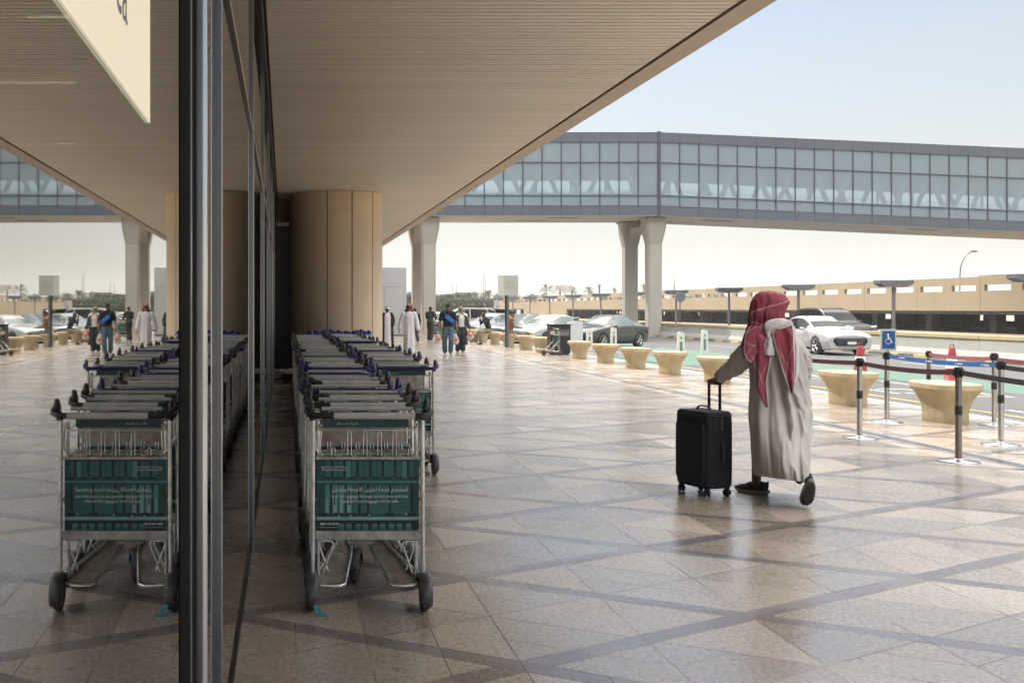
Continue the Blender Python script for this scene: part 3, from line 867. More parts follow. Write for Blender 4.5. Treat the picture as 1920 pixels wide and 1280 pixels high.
def pier(cx, cy, kind, lab, grp=None):
    p = empty('bridge_pier', (cx, cy, ROAD), label=lab, cat='pier', group='concrete piers of the footbridge')
    h = zb0-ROAD-0.06
    # octagonal-edged square shaft with flared capital
    b = MB()
    def ring(w, z, c=0.22):
        a = w/2; k_ = a*(1-c)
        return [(-a,-k_,z),(-k_,-a,z),(k_,-a,z),(a,-k_,z),(a,k_,z),(k_,a,z),(-k_,a,z),(-a,k_,z)]
    rr = [ring(0.84, 0), ring(0.84, h-1.62), ring(0.86, h-1.60), ring(1.05, h-1.15), ring(1.24, h-0.62), ring(1.26, h-0.05), ring(1.2, h)]
    b.grid(rr, closed=True, smooth=False)
    b.add(rr[-1], [tuple(range(8))]); b.add(rr[0], [tuple(range(7, -1, -1))])
    b.build('shaft', M['pier'], p)
    if kind == 'front':
        # arched cross beam reaching the rear pier
        cbm = MB(); L = (-0.35 + 0.0, 3.55)
        n = 12; top = []; bot = []
        for i in range(n+1):
            t = i/n
            y = 0.5+t*2.75; x = -0.30*t
            zb = h-0.75 - 0.75*abs(2*t-1)**2.2
            bot.append((x, y, zb)); top.append((x, y, h-0.42))
        for sx in (-0.28, 0.28):
            cbm.grid([[(q[0]+sx, q[1], q[2]) for q in bot], [(q[0]+sx, q[1], q[2]) for q in top]], smooth=False)
        cbm.grid([[(q[0]-0.28, q[1], q[2]) for q in bot], [(q[0]+0.28, q[1], q[2]) for q in bot]], smooth=False)
        cbm.grid([[(q[0]-0.28, q[1], q[2]) for q in top], [(q[0]+0.28, q[1], q[2]) for q in top]], smooth=False)
        cbm.build('cross_beam', M['pier'], p)
    else:
        MB().box(-0.7, 0.7, -0.7, 0.7, h-0.05, h+0.03).build('bearing_pad', M['lamp_grey'], p)
    return p
pier(px2x(803, 66.6), 66.6, 'front', 'nearer grey concrete pier left of centre beyond the parked cars')
pier(8.82, 70.2, 'rear', 'warm-lit concrete pier tucked behind the nearer pier on the left')
pier(px2x(1225, 66.6), 66.6, 'front', 'thicker grey concrete pier under the kink of the footbridge')
pier(px2x(1181, 70.2), 70.2, 'rear', 'slimmer grey pier left of and behind the pier at the bridge kink')
fm = empty('roof_antenna', (px2x(1205, 68), 68, zt0+0.0), label='small antenna mast on top of the footbridge roof', cat='antenna')
MB().tube([(0, 0, -0.2), (0, 0, 0.42)], 0.03, n=6).tube([(-0.35, 0, 0.2), (0.1, 0, 0.24)], 0.025, n=6).build('mast', M['paint_white'], fm)

# ================================================================== ROAD BARRIER
XB = 23.2
ba = empty('road_barrier', (XB, 60, ROAD), label='long pale concrete road barrier with a yellow top beyond the road', cat='barrier')
def bar_prof(top, xs):
    return xs
segs = []
for i in range(42):
    y0 = 16 + i*5.0
    b = MB()
    y1 = y0+4.97
    pr = [(0.0, 0.0), (0.02, 0.16), (0.20, 0.34), (0.27, 0.74), (0.53, 0.74), (0.60, 0.34), (0.78, 0.16), (0.80, 0.0)]
    jit = random.uniform(-0.012, 0.012)
    r0 = [(px+jit, y0-60, z) for px, z in pr]; r1 = [(px+jit, y1-60, z) for px, z in pr]
    b.grid([r0, r1], closed=True, smooth=False); b.add(r0, [tuple(range(8))]); b.add(r1, [tuple(range(7, -1, -1))])
    b.build('barrier_block', M['barrier'], ba)
cp = MB()
for i in range(42): cp.box(0.22, 0.60, 16+i*5-60+0.006, 16+i*5-60+4.964, 0.742, 0.86)
cp.build('cap', M['barrier_cap'], ba)
dk = MB(); yl = MB()
for i in range(200):
    y0 = 16+i*1.0-60
    (dk if i % 2 else yl).box(-0.20, -0.005, y0+0.003, y0+0.997, 0.0, 0.10)
dk.build('kerb_dark_block', mat('worn_black_kerb', (0.20, 0.18, 0.16), 0.8, noise_amt=0.5, noise_scale=5), ba)
yl.build('kerb_yellow_block', worn('worn_kerb_yellow', (0.62, 0.46, 0.20), (0.40, 0.36, 0.30), 0.44), ba)

# ================================================================== PARKING STRUCTURE
XP = 49.0
pk = empty('parking_structure', (XP, 120, ROAD), label='long low beige multi-storey car park with slotted parapet and dark lower deck', cat='car park')
pan = MB(); 
zt, zlo = 3.98, 1.57   # above ROAD
zs0, zs1 = 2.98, 3.40
Y0 = 52.6; PW = 7.5; NP = 25
for i in range(NP):
    ya = Y0+i*PW-120+0.02; yb = ya+PW-0.04
    # panel built round its two slots
    c = [ya, ya+0.45, ya+0.45+2.75, ya+4.3, ya+4.3+2.75, yb]
    pan.box(0, 0.25, ya, yb, zlo, zs0); pan.box(0, 0.25, ya, yb, zs1, zt)
    for a, b_ in ((c[0], c[1]), (c[2], c[3]), (c[4], c[5])): pan.box(0, 0.25, a, b_, zs0+0.0005, zs1-0.0005)
pan.build('parapet', M['parapet'], pk)
# ramp wedge at the far end
rw = MB()
yE = Y0+NP*PW-120
rw.add([(0, yE, 0), (0, yE, zt), (0, yE+38, 1.3), (0, yE+38, 0), (0.3, yE, 0), (0.3, yE, zt), (0.3, yE+38, 1.3), (0.3, yE+38, 0)],
       [(0,1,2,3),(4,7,6,5),(1,5,6,2),(0,3,7,4),(0,4,5,1),(3,2,6,7)])
rw.build('ramp_wall', M['parapet'], pk)
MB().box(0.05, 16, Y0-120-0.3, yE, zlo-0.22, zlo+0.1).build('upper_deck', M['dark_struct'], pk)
dc0 = None
for i in range(NP+1):
    for xx in (0.9, 8):
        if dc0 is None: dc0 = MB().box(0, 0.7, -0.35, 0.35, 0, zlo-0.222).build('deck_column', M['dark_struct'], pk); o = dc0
        else: o = dc0.copy(); col.objects.link(o)
        o.location = (xx, Y0+i*PW-120, 0)
bw = MB()
rrw = random.Random(11)
for i in range(NP):
    ya = Y0+i*PW-120
    n_ = (2, 1, 2, 1, 0)[i % 5]
    cuts = [(1.0, 1.7+0.9*(i % 3)), (4.3, 5.2+0.5*(i % 2))][:n_]
    p0 = 0
    for a_, b_ in cuts:
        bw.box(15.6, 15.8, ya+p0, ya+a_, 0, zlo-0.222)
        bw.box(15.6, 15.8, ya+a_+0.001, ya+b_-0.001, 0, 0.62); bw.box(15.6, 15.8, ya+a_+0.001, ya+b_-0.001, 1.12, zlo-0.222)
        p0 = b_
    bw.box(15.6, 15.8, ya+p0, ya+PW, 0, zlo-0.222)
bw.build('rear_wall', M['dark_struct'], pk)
rp = MB(); rp.box(15.6, 15.85, Y0-120, yE, zlo+0.101, zt-1.2)
rp.build('rear_parapet', M['parapet'], pk)
MB().lathe([(2.3, 0), (2.3, 0.0), (2.3, 0.42)], c=(8, 79.5-120+4, zt-0.05), n=28, smooth=True).build('stair_drum', M['parapet'], pk)
ltm = MB()
for i in range(0, NP):
    ltm.box(6, 6.12, Y0+i*PW-120+1, Y0+i*PW-120+3.4, zlo-0.29, zlo-0.225)
ltm.build('deck_light', M['paint_white'], pk)
# concrete wall seen in the dark opening of the far panel end
MB().box(-0.05, 0.28, yE-55, yE-22, 0, zlo-0.002).build('solid_bay', M['parapet'], pk)

# ================================================================== LAMPS WITH FLAT HEADS
def t_lamp():
    r = empty('t_lamp')
    MB().box(-0.06, 0.06, -0.06, 0.06, 0, 2.90).build('post', M['lamp_post'], r)
    b = MB()
    a = [(-0.84, 3.14), (0.84, 3.14), (0.84, 2.98), (0.52, 2.82), (-0.52, 2.82), (-0.84, 2.98)]
    f0 = [(x, -0.30, z) for x, z in a]; f1 = [(x, 0.30, z) for x, z in a]
    b.grid([f0, f1], closed=True, smooth=False); b.add(f0, [(0,1,2,3,4,5)]); b.add(f1, [(5,4,3,2,1,0)])
    b.build('lamp_head', M['lamp_grey'], r)
    MB().box(-0.42, 0.42, -0.22, 0.22, 2.805, 2.818).build('lens', M['lamp_lens'], r)
    return r
proto = t_lamp()
for i in range(13):
    o = proto if i == 0 else copy_tree(proto)
    o.location = (30, 42.8+i*9.72, ROAD)
    o.rotation_euler = (0, 0, R(random.uniform(-3, 3)))
    where = 'nearest, cut by the right edge of the photo' if i == 0 else ('%s from the right beyond the barrier' % ORD[i])
    tag(o, 'flat-headed grey lamp post, ' + where, 'street lamp', 'flat headed lamp posts beyond the barrier')

cl_ = empty('curved_street_lamp', (px2x(1800, 90), 90, 3.4), label='tall curved-arm street lamp rising behind the car park', cat='street lamp')
MB().tube(spline([(0, 0, -2), (0, 0, 1.0), (0.15, 0, 2.0), (0.55, 0, 2.7), (0.95, 0, 2.95)], 14), 0.045, n=8).build('arm', M['grey_metal'], cl_)
MB().ball((1.2, 0, 3.02), (0.32, 0.14, 0.09)).build('lamp_head', M['lamp_grey'], cl_)

# far masts
def mast(px, Y, topy, lab, r=0.12, heads=False):
    x = px2x(px, Y); h = 1.64+(577-topy)/2000*Y-ROAD
    o = empty('mast', (x, Y, ROAD), label=lab, cat='mast')
    MB().tube([(0, 0, 0), (0, 0, h)], [r, r*0.6], n=6).build('pole', M['grey_metal'], o)
    if heads:
        MB().tube([(0, 0, h-5), (0, 0, h)], 0.35, n=8).lathe([(1.0, h-4.2), (1.1, h-3.6), (1.0, h-3.4)], n=10).lathe([(1.1, h-1.6), (1.2, h-0.4), (1.1, h)], n=10).build('antenna_cluster', M['paint_white'], o)
    return o
mast(1264.5, 420, 507, 'white mobile phone mast with antennas above the car park', 0.3, True)
for i, (px, Y, ty) in enumerate(((849, 330, 531), (856.5, 330, 530), (906.5, 380, 512), (910, 390, 519), (1105, 500, 523))):
    mast(px, Y, ty, 'thin floodlight mast on the hazy horizon, %s of five from the left' % ORD[i], 0.14)
gn = empty('sign_gantry', (px2x(1027, 300), 300, ROAD), label='empty white sign gantry frame above the trees', cat='gantry')
w_ = px2x(1088, 300)-px2x(1027, 300); h_ = 1.64+(577-532)/2000*300
MB().box(-0.12, 0.12, -0.12, 0.12, 0, h_).box(w_-0.12, w_+0.12, -0.12, 0.12, 0, h_).box(0.121, w_-0.121, -0.1, 0.1, h_-0.25, h_).build('frame', M['paint_white'], gn)
b = MB()
for i in range(12): b.box(2+i*0.42, 2.3+i*0.42, -0.03, 0.03, h_-1.8, h_-0.26)
b.build('louvre', M['sign_face'], gn)

# ================================================================== BENCHES
def bench():
    r = empty('flared_bench')
    rings = []
    def ring(lx, ly, z, n=40, e=3.6):
        out = []
        for k_ in range(n):
            t = 2*PI*k_/n
            c, s_ = math.cos(t), math.sin(t)
            out.append((lx*math.copysign(abs(c)**(2/e), c), ly*math.copysign(abs(s_)**(2/e), s_), z))
        return out
    T = 0.56
    prof = [(0.185, 0.385, 0.0), (0.19, 0.39, 0.012), (0.188, 0.388, 0.12), (0.20, 0.40, 0.22), (0.225, 0.43, 0.31), (0.262, 0.475, 0.39), (0.30, 0.525, 0.45), (0.318, 0.548, 0.475)]
    b = MB()
    b.grid([ring(a, c, z) for a, c, z in prof], closed=True, smooth=True)
    b.add(ring(*prof[0]), [tuple(range(39, -1, -1))])
    b.build('pedestal', M['bench'], r)
    prof = [(0.318, 0.548, 0.476), (0.325, 0.556, 0.485), (0.327, 0.558, 0.545), (0.318, 0.549, T)]
    b = MB(); b.grid([ring(a, c, z) for a, c, z in prof], closed=True, smooth=False); b.add(ring(*prof[-1]), [tuple(range(40))]); b.add(ring(*prof[0]), [tuple(range(39, -1, -1))])
    b.build('seat_slab', M['bench'], r)
    return r
bz = [15.42, 18.1, 20.85, 23.5, 26.45, 29.0, 31.8, 34.55, 39.2, 41.8, 44.9, 47.9, 50.8, 53.6, 56.5, 59.4, 62.3]
proto = bench()
GB = 'flared stone benches along the kerb'
for i, Y in enumerate(bz):
    o = proto if i == 0 else copy_tree(proto)
    o.location = (9.55 - (0.1 if Y > 36 else 0) + random.uniform(-0.03, 0.03), Y, 0)
    o.rotation_euler = (0, 0, R(random.uniform(-3, 3)))
    if i == 0: w = 'nearest the camera, behind the two right-hand queue posts'
    elif i == 1: w = 'just right of the man in the checked headscarf'
    elif i == 2: w = 'hidden behind the man in the checked headscarf'
    elif i == 3: w = 'partly behind the arm of the man with the suitcase'
    elif i <= 7: w = '%s to the left of the man with the suitcase' % ORD[i-3]
    elif i == 10: w = 'behind the tall sign post, under the man in a cap'
    else: w = '%s beyond the black bin' % ORD[i-8]
    tag(o, 'yellow flared stone bench ' + w, 'bench', GB)

# ================================================================== QUEUE POSTS AND BELTS
def post(name='queue_post', base=True, mtl='steel'):
    r = empty(name)
    MB().tube([(0, 0, 0.02), (0, 0, 0.93)], 0.032, n=20).build('pole', M[mtl], r)
    MB().lathe([(0.040, 0.90), (0.041, 0.905), (0.041, 1.0), (0.036, 1.008)], n=20).box(-0.018, 0.018, -0.052, -0.040, 0.915, 0.985).box(-0.052, -0.040, -0.018, 0.018, 0.915, 0.985).box(0.040, 0.052, -0.018, 0.018, 0.915, 0.985).build('belt_head', M['black_plastic'], r)
    MB().lathe([(0.035, 0.50), (0.036, 0.502), (0.036, 0.60), (0.034, 0.602)], n=20).build('sleeve', M['black_plastic'], r)
    MB().lathe([(0.205, 0.0), (0.205, 0.006), (0.19, 0.014), (0.05, 0.022), (0.036, 0.035)], n=40).build('base_plate', M['plate_steel'], r)
    return r
P = {}
qp = [(7.25, 13.44, 0, 'steel', 'steel queue post holding a maroon belt, just right of the walking man'),
      (7.20, 11.39, 0, 'bronze_post', 'thick steel queue post nearest the camera at the right, maroon to black belt'),
      (8.66, 15.33, 0, 'steel', 'steel queue post below the wheelchair sign, start of the blue belt'),
      (8.60, 12.80, 0, 'steel', 'steel queue post at the far right where the blue belt ends'),
      (11.72, 19.4, ROAD, 'bronze_post', 'bronze queue post standing on the road behind the nearest bench'),
      (9.95, 14.95, 0, 'steel', 'queue post mostly hidden behind the right-hand blue belt post')]
pp = post(); first = True
for i, (x, y, z, mt, lab) in enumerate(qp):
    o = pp if first else copy_tree(pp); first = False
    o.location = (x, y, z); P[i] = Vector((x, y, z))
    tag(o, lab, 'queue post', 'retractable belt queue posts')
    for ch in o.children:
        if ch.name.startswith('pole') and mt != 'steel':
            ch.data = ch.data.copy(); ch.data.materials[0] = M[mt]
def belt(a, b, za, zb, mt, lab, sag=0.03, w=0.055, marks=False):
    A = a+Vector((0, 0, za)); B = b+Vector((0, 0, zb))
    d = (B-A); L = d.length; u = d.normalized(); A = A+u*0.05; B = B-u*0.05
    rows = [[], [], [], []]
    nrm = Vector((-u.y, u.x, 0))*0.0012
    n = 26
    for i in range(n+1):
        t = i/n
        p = A.lerp(B, t)-Vector((0, 0, sag*4*t*(1-t)))
        tw = 0.004*math.sin(t*5)
        rows[0].append(p+Vector((0, 0, w/2))+nrm*(1+tw)); rows[1].append(p-Vector((0, 0, w/2))+nrm)
        rows[2].append(p-Vector((0, 0, w/2))-nrm); rows[3].append(p+Vector((0, 0, w/2))-nrm)
    m_ = MB(); m_.grid(rows+[rows[0]], smooth=False)
    o = m_.build('queue_belt', M[mt]); tag(o, lab, 'belt', 'belts strung between queue posts')
    return o
belt(Vector((7.30, 16.4, 0)), P[0], 0.94, 0.945, 'belt_maroon', 'dark maroon belt running from behind the walking man to the first post')
hp = copy_tree(pp); hp.location = (7.30, 16.4, 0); tag(hp, 'queue post hidden behind the walking man, end of the maroon belt', 'queue post')
belt(P[0], P[1], 0.945, 0.95, 'belt_maroon', 'dark maroon belt between the two nearest queue posts')
belt(P[1], Vector((6.9, 8.4, 0)), 0.95, 0.93, 'belt_black', 'black belt leaving the nearest post to the right edge', sag=0.02)
bl = belt(P[2], P[3], 0.95, 0.955, 'belt_blue', 'bright blue belt with small white marks between two posts', w=0.06)
wm_ = MB()
ux = (P[3]-P[2]).normalized()
for t in (0.12, 0.38, 0.64, 0.85):
    c = P[2].lerp(P[3], t)+Vector((0, 0, 0.952-0.03*4*t*(1-t)))
    side = Vector((ux.y, -ux.x, 0))
    if side.x > 0: side = -side
    for (o0, o1, h0, h1) in ((0.05, 0.16, -0.007, -0.001), (0.05, 0.16, 0.004, 0.010), (0.0, 0.035, -0.008, 0.012)):
        vs = [c+ux*o0+side*0.003+Vector((0, 0, h0)), c+ux*o1+side*0.003+Vector((0, 0, h0)), c+ux*(o1 if o0 > 0 else 0.018)+side*0.003+Vector((0, 0, h1)), c+ux*(o0 if o0 > 0 else 0.016)+side*0.003+Vector((0, 0, h1))]
        wm_.add(vs, [(0, 1, 2, 3)])
wm_.build('printed_mark', M['print_white'], bl, fix=False)
belt(P[3], Vector((8.5, 9.4, 0)), 0.93, 0.93, 'belt_black', 'dark grey belt leaving the blue belt post to the right edge')
belt(P[4], P[5]+Vector((0, 0, 0)), 0.95, 0.93, 'belt_red', 'faded red belt strung over the kerb from the bronze post')
belt(P[5], Vector((9.8, 11.6, 0)), 0.92, 0.93, 'belt_red', 'faded red belt at the right edge beyond the blue one')

# ================================================================== CONES, SMALL SIGNS
def cone(x, y, lab, h=0.9):
    r = empty('traffic_cone', (x, y, ROAD), label=lab, cat='traffic cone', group='red and white traffic cones')
    def pr(z0, z1):
        f = lambda z: 0.185*(1-z/0.86)+0.062*(z/0.86)
        return [(f(z0), z0), (f(z1), z1)]
    MB().lathe([(0.0, 0.0), (0.26, 0.0), (0.26, 0.035), (0.19, 0.045)]+pr(0.05, 0.38), n=24).build('lower_body', M['cone_red'], r)
    MB().lathe([(a+0.002, z) for a, z in pr(0.381, 0.60)], n=24).build('white_band', M['print_white'], r)
    MB().lathe(pr(0.601, 0.84)+[(0.05, 0.86)], n=24).build('upper_body', M['cone_red'], r)
    MB().tube([(-0.045, 0, 0.85), (-0.04, 0, 0.91), (0, 0, 0.945), (0.04, 0, 0.91), (0.045, 0, 0.85)], 0.012, n=8).build('loop_handle', M['cone_red'], r)
cone(px2x(1613, 26.2), 26.2, 'red and white traffic cone seen behind the first queue post')
cone(px2x(1785, 24.9), 24.9, 'red and white traffic cone behind the nearest stone bench')

ds = empty('disabled_parking_sign', (px2x(1665.5, 24), 24, ROAD), label='blue wheelchair symbol sign on a short post beside the road', cat='sign')
s_ = 2000/24
zz = 1.64-(637-577)/s_-ROAD
MB().rbox((0, 0, zz), (30/s_, 0.025, 40/s_), b=0.008).build('frame', mat('pale_green_frame', (0.40, 0.44, 0.40), 0.5), ds)
MB().rbox((0, -0.014, zz), (24/s_, 0.006, 33/s_), b=0.002).build('blue_face', M['sign_blue'], ds)
MB().tube([(0, 0.02, 0), (0, 0.02, zz-0.2)], 0.02, n=8).build('post', M['grey_metal'], ds)
wb_ = MB()
def stroke(pts, w):
    for (a, b) in zip(pts[:-1], pts[1:]):
        a = Vector((a[0], 0, a[1])); b = Vector((b[0], 0, b[1])); d = (b-a).normalized(); n_ = Vector((-d.z, 0, d.x))*w/2
        o_ = Vector((0, -0.0195, zz))
        wb_.add([o_+a-n_-d*w*0.3, o_+b-n_+d*w*0.3, o_+b+n_+d*w*0.3, o_+a+n_-d*w*0.3], [(0, 1, 2, 3)])
q = 0.010
wb_.add([Vector((-1.5*q+1.9*q*math.cos(t*PI/8), -0.0195, zz+12*q+1.9*q*math.sin(t*PI/8))) for t in range(16)], [tuple(range(16))])
stroke([(-1.5*q, 9.5*q), (-1.2*q, 1.0*q)], 2.0*q)
stroke([(-1.4*q, 5.5*q), (4*q, 5.5*q)], 1.4*q)
stroke([(-1.2*q, 1.6*q), (4.2*q, 1.6*q), (6.2*q, -5.5*q), (8.2*q, -4.6*q)], 1.7*q)
arc = [(-1.0*q+5.8*q*math.cos(R(a)), -3.2*q+5.8*q*math.sin(R(a))) for a in range(118, 345, 14)]
stroke(arc, 1.3*q)
wb_.build('wheelchair_symbol', M['print_white'], ds, fix=False)

def marker(px, Y, topy, lab):
    x = px2x(px, Y); h = 1.64-(topy-577)/2000*Y-ROAD
    r = empty('lane_marker', (x, Y, ROAD), label=lab, cat='lane marker', group='pale flexible lane markers')
    b = MB()
    pts = [(-0.14, 0.0), (0.14, 0.0), (0.12, h-0.08)] + [(0.12*math.cos(t*PI/8), h-0.08+0.08*math.sin(t*PI/8)) for t in range(1, 8)] + [(-0.12, h-0.08)]
    n = len(pts)
    f0 = [(a, -0.03, z) for a, z in pts]; f1 = [(a, 0.03, z) for a, z in pts]
    b.grid([f0, f1], closed=True, smooth=False); b.add(f0, [tuple(range(n))]); b.add(f1, [tuple(range(n-1, -1, -1))])
    b.build('blade', mat('pale_marker', (0.72, 0.70, 0.64), 0.6), r)
    c = MB(); c.box(-0.045, 0.045, -0.034, -0.031, 0.2, h-0.34); c.box(-0.028, 0.028, -0.034, -0.031, h-0.26, h-0.17)
    c.build('printed_strip', M['sign_ink'], r)
marker(1105, 44.0, 615.5, 'pale round-topped lane marker farthest left, before the dark grey car')
marker(1150.5, 45.0, 614, 'pale round-topped lane marker in front of the dark grey car door')
marker(1276.5, 37.3, 622, 'pale round-topped lane marker left of the pair behind the benches')
marker(1321, 40.2, 618, 'pale round-topped lane marker nearest the walking man')

# tall sign on a pole
ts = empty('pole_sign', (px2x(950.5, 43.7), 43.7, 0), label='pale box sign on a tall steel pole standing by the benches', cat='sign')
MB().tube([(0, 0, 0.01), (0, 0, 2.15)], 0.085, n=16).lathe([(0.22, 0), (0.22, 0.02), (0.1, 0.03)], n=20).build('pole', M['grey_metal'], ts)
MB().box(-0.17, 0.43, -0.18, 0.18, 2.14, 2.96).build('sign_box', M['sign_face'], ts)
MB().box(-0.335, -0.172, -0.178, 0.178, 2.142, 2.958).build('side_box', M['sign_side'], ts)
b = MB()
add_text(b, shape_arabic('مطار الملك خالد'), (0.13, -0.1825, 2.66), width=0.40)
add_text(b, shape_arabic('خدمة الأمتعة'), (0.13, -0.1825, 2.56), width=0.36)
add_text(b, 'Luggage Storage', (0.13, -0.1825, 2.46), width=0.40)
b.build('lettering', M['sign_ink'], ts, fix=False)

# black bin and white cabinet
bn_ = empty('rubbish_bin', (px2x(1049, 37.6), 37.7, 0), label='tall black recycling bin between the stone benches', cat='bin')
MB().rbox((0, 0, 0.53), (0.70, 0.55, 0.98), b=0.02).build('body', M['black_plastic'], bn_)
MB().rbox((0, 0, 1.04), (0.74, 0.58, 0.05), b=0.01).build('lid', M['car_dark'], bn_)
MB().box(-0.345, 0.345, -0.282, -0.277, 0.85, 0.875).box(-0.12, 0.30, -0.282, -0.277, 0.66, 0.82).build('trim', M['lamp_grey'], bn_)
MB().box(-0.3, 0.3, -0.22, 0.22, 0, 0.038).build('foot', M['groove'], bn_)
wc = empty('utility_cabinet', (px2x(1078, 40.5), 40.5, 0), label='white utility cabinet with a small green box on top, right of the bin', cat='cabinet')
MB().rbox((0, 0, 0.56), (0.48, 0.45, 1.10), b=0.01).build('body', mat('white_cabinet', (0.62, 0.64, 0.66), 0.4, noise_amt=0.05), wc)
MB().rbox((0.02, 0, 1.20), (0.24, 0.2, 0.17), b=0.02).build('top_box', mat('pale_green_box', (0.35, 0.42, 0.37), 0.5), wc)
MB().box(-0.07, 0.11, -0.104, -0.1005, 1.16, 1.24).build('screen', mat('green_screen', (0.05, 0.13, 0.11), 0.3), wc)

# round and triangular road signs beyond the barrier
sg = empty('round_road_sign', (px2x(1275, 74), 74, ROAD), label='back of a round grey road sign on a thin pole near the bridge pier', cat='sign')
MB().tube([(0, 0, 0), (0, 0, 2.9)], 0.04, n=8).build('pole', M['grey_metal'], sg)
MB().lathe([(0.0, -0.02), (0.36, -0.02), (0.36, 0.02), (0.0, 0.02)], c=(0, -0.06, 2.55), n=28, axis='Y', smooth=False).build('disc', mat('pale_sign_back', (0.36, 0.40, 0.43), 0.5), sg)
for i, (px, Y) in enumerate(((1183.5, 78.0), (931.5, 92.0))):
    sg = empty('triangular_road_sign', (px2x(px, Y), Y, ROAD), label='pale triangular road sign ' + ('at the foot of the slim bridge pier' if i == 0 else 'before the car park ramp wall'), cat='sign')
    MB().tube([(0, 0, 0), (0, 0, 2.3)], 0.05, n=8).build('pole', M['lamp_post'], sg)
    s = 0.62
    tri = [(-s/2, 1.95), (s/2, 1.95), (0, 1.95+s*0.95)]
    b = MB(); b.grid([[(a, -0.07, z) for a, z in tri], [(a, -0.05, z) for a, z in tri]], closed=True, smooth=False); b.add([(a, -0.07, z) for a, z in tri], [(0, 1, 2)])
    b.build('plate', mat('pale_sign_plate', (0.45, 0.48, 0.52), 0.5), sg)
    if i == 0: MB().box(-0.2, 0.2, -0.08, -0.055, 1.35, 1.85).build('yellow_plate', mat('yellow_plate', (0.62, 0.42, 0.08), 0.5), sg)

# ================================================================== VEGETATION FAR BEHIND
def leafy(mb, c, r, n, s, mi=0, rnd=random, fl=1.0):
    for i in range(n):
        v = Vector((rnd.gauss(0, 1), rnd.gauss(0, 1), rnd.gauss(0, 1))).normalized()
        q = rnd.uniform(0.55, 1.0)**0.5
        p = Vector(c)+Vector((v.x*r[0]*q, v.y*r[1]*q, v.z*r[2]*q*fl))
        a, b = frame_of(Vector((rnd.gauss(0, 1), rnd.gauss(0, 1), rnd.gauss(0, 1)+0.4)))
        k_ = s*rnd.uniform(0.5, 1.3)
        mb.add([p-a*k_, p-b*k_*0.6, p+a*k_, p+b*k_*0.6], [(0, 1, 2, 3)], mi)
def tree(px, Y, topy, wpx, lab, leaf='leaf', grp=None, cat='tree', trunkf=0.35):
    x = px2x(px, Y); H = 1.64+(577-topy)/2000*Y-ROAD; W = wpx/2000*Y/2
    t = empty('tree', (x, Y, ROAD), label=lab, cat=cat, group=grp)
    tb = MB().tube([(0, 0, 0), (0.1*W, 0, H*trunkf), (0, 0, H*0.7)], [W*0.09, W*0.06, W*0.02], n=7)
    for k_ in range(4):
        a = k_*1.7
        tb.tube([(0.05*W, 0, H*trunkf), (W*0.5*math.cos(a), W*0.5*math.sin(a), H*0.72)], [W*0.04, W*0.012], n=5)
    tb.build('trunk', M['bark'], t)
    cb_ = MB(); rr = random.Random(int(px*7+Y))
    for k_ in range(9):
        a = rr.uniform(0, 2*PI); q = rr.uniform(0.1, 0.62)
        leafy(cb_, (W*q*math.cos(a), W*q*math.sin(a), H*(trunkf+0.12+rr.uniform(0.12, 0.42))), (W*0.5, W*0.5, H*0.24), 150, W*0.075, rnd=rr)
    cb_.build('crown', M[leaf], t)
    return t
def hedge_tree(px, Y, topy, wpx, lab):
    x = px2x(px, Y); H = 1.64+(577-topy)/2000*Y-ROAD; W = wpx/2000*Y/2
    t = empty('clipped_tree', (x, Y, ROAD), label=lab, cat='tree', group='clipped trees behind the parked cars')
    MB().tube([(0, 0, 0), (0, 0, H*0.7)], W*0.1, n=6).build('trunk', M['bark'], t)
    b = MB(); rr = random.Random(int(px*3))
    for k_ in range(1500):
        u = rr.uniform(-1, 1); v = rr.uniform(-1, 1); z = rr.random()
        e = (1-abs(2*z-1)**4)
        fc = rr.choice((0, 1, 2))
        p = [(math.copysign(1, u)*e**0.3, v, z), (u, math.copysign(1, v)*e**0.3, z), (u, v, 1-0.04*rr.random())][fc]
        p = Vector((p[0]*W*(0.86+0.14*z)*rr.uniform(0.93, 1.02), p[1]*W, H*(0.42+0.58*p[2])))
        a, c_ = frame_of(Vector((rr.gauss(0, 1), rr.gauss(0, 1), rr.gauss(0, 1))))
        s = W*0.09*rr.uniform(0.5, 1.3)
        b.add([p-a*s, p-c_*s*0.7, p+a*s, p+c_*s*0.7], [(0, 1, 2, 3)])
    b.box(-W*0.8, W*0.8, -W*0.8, W*0.8, H*0.46, H*0.93)
    b.build('crown', M['leaf'], t)
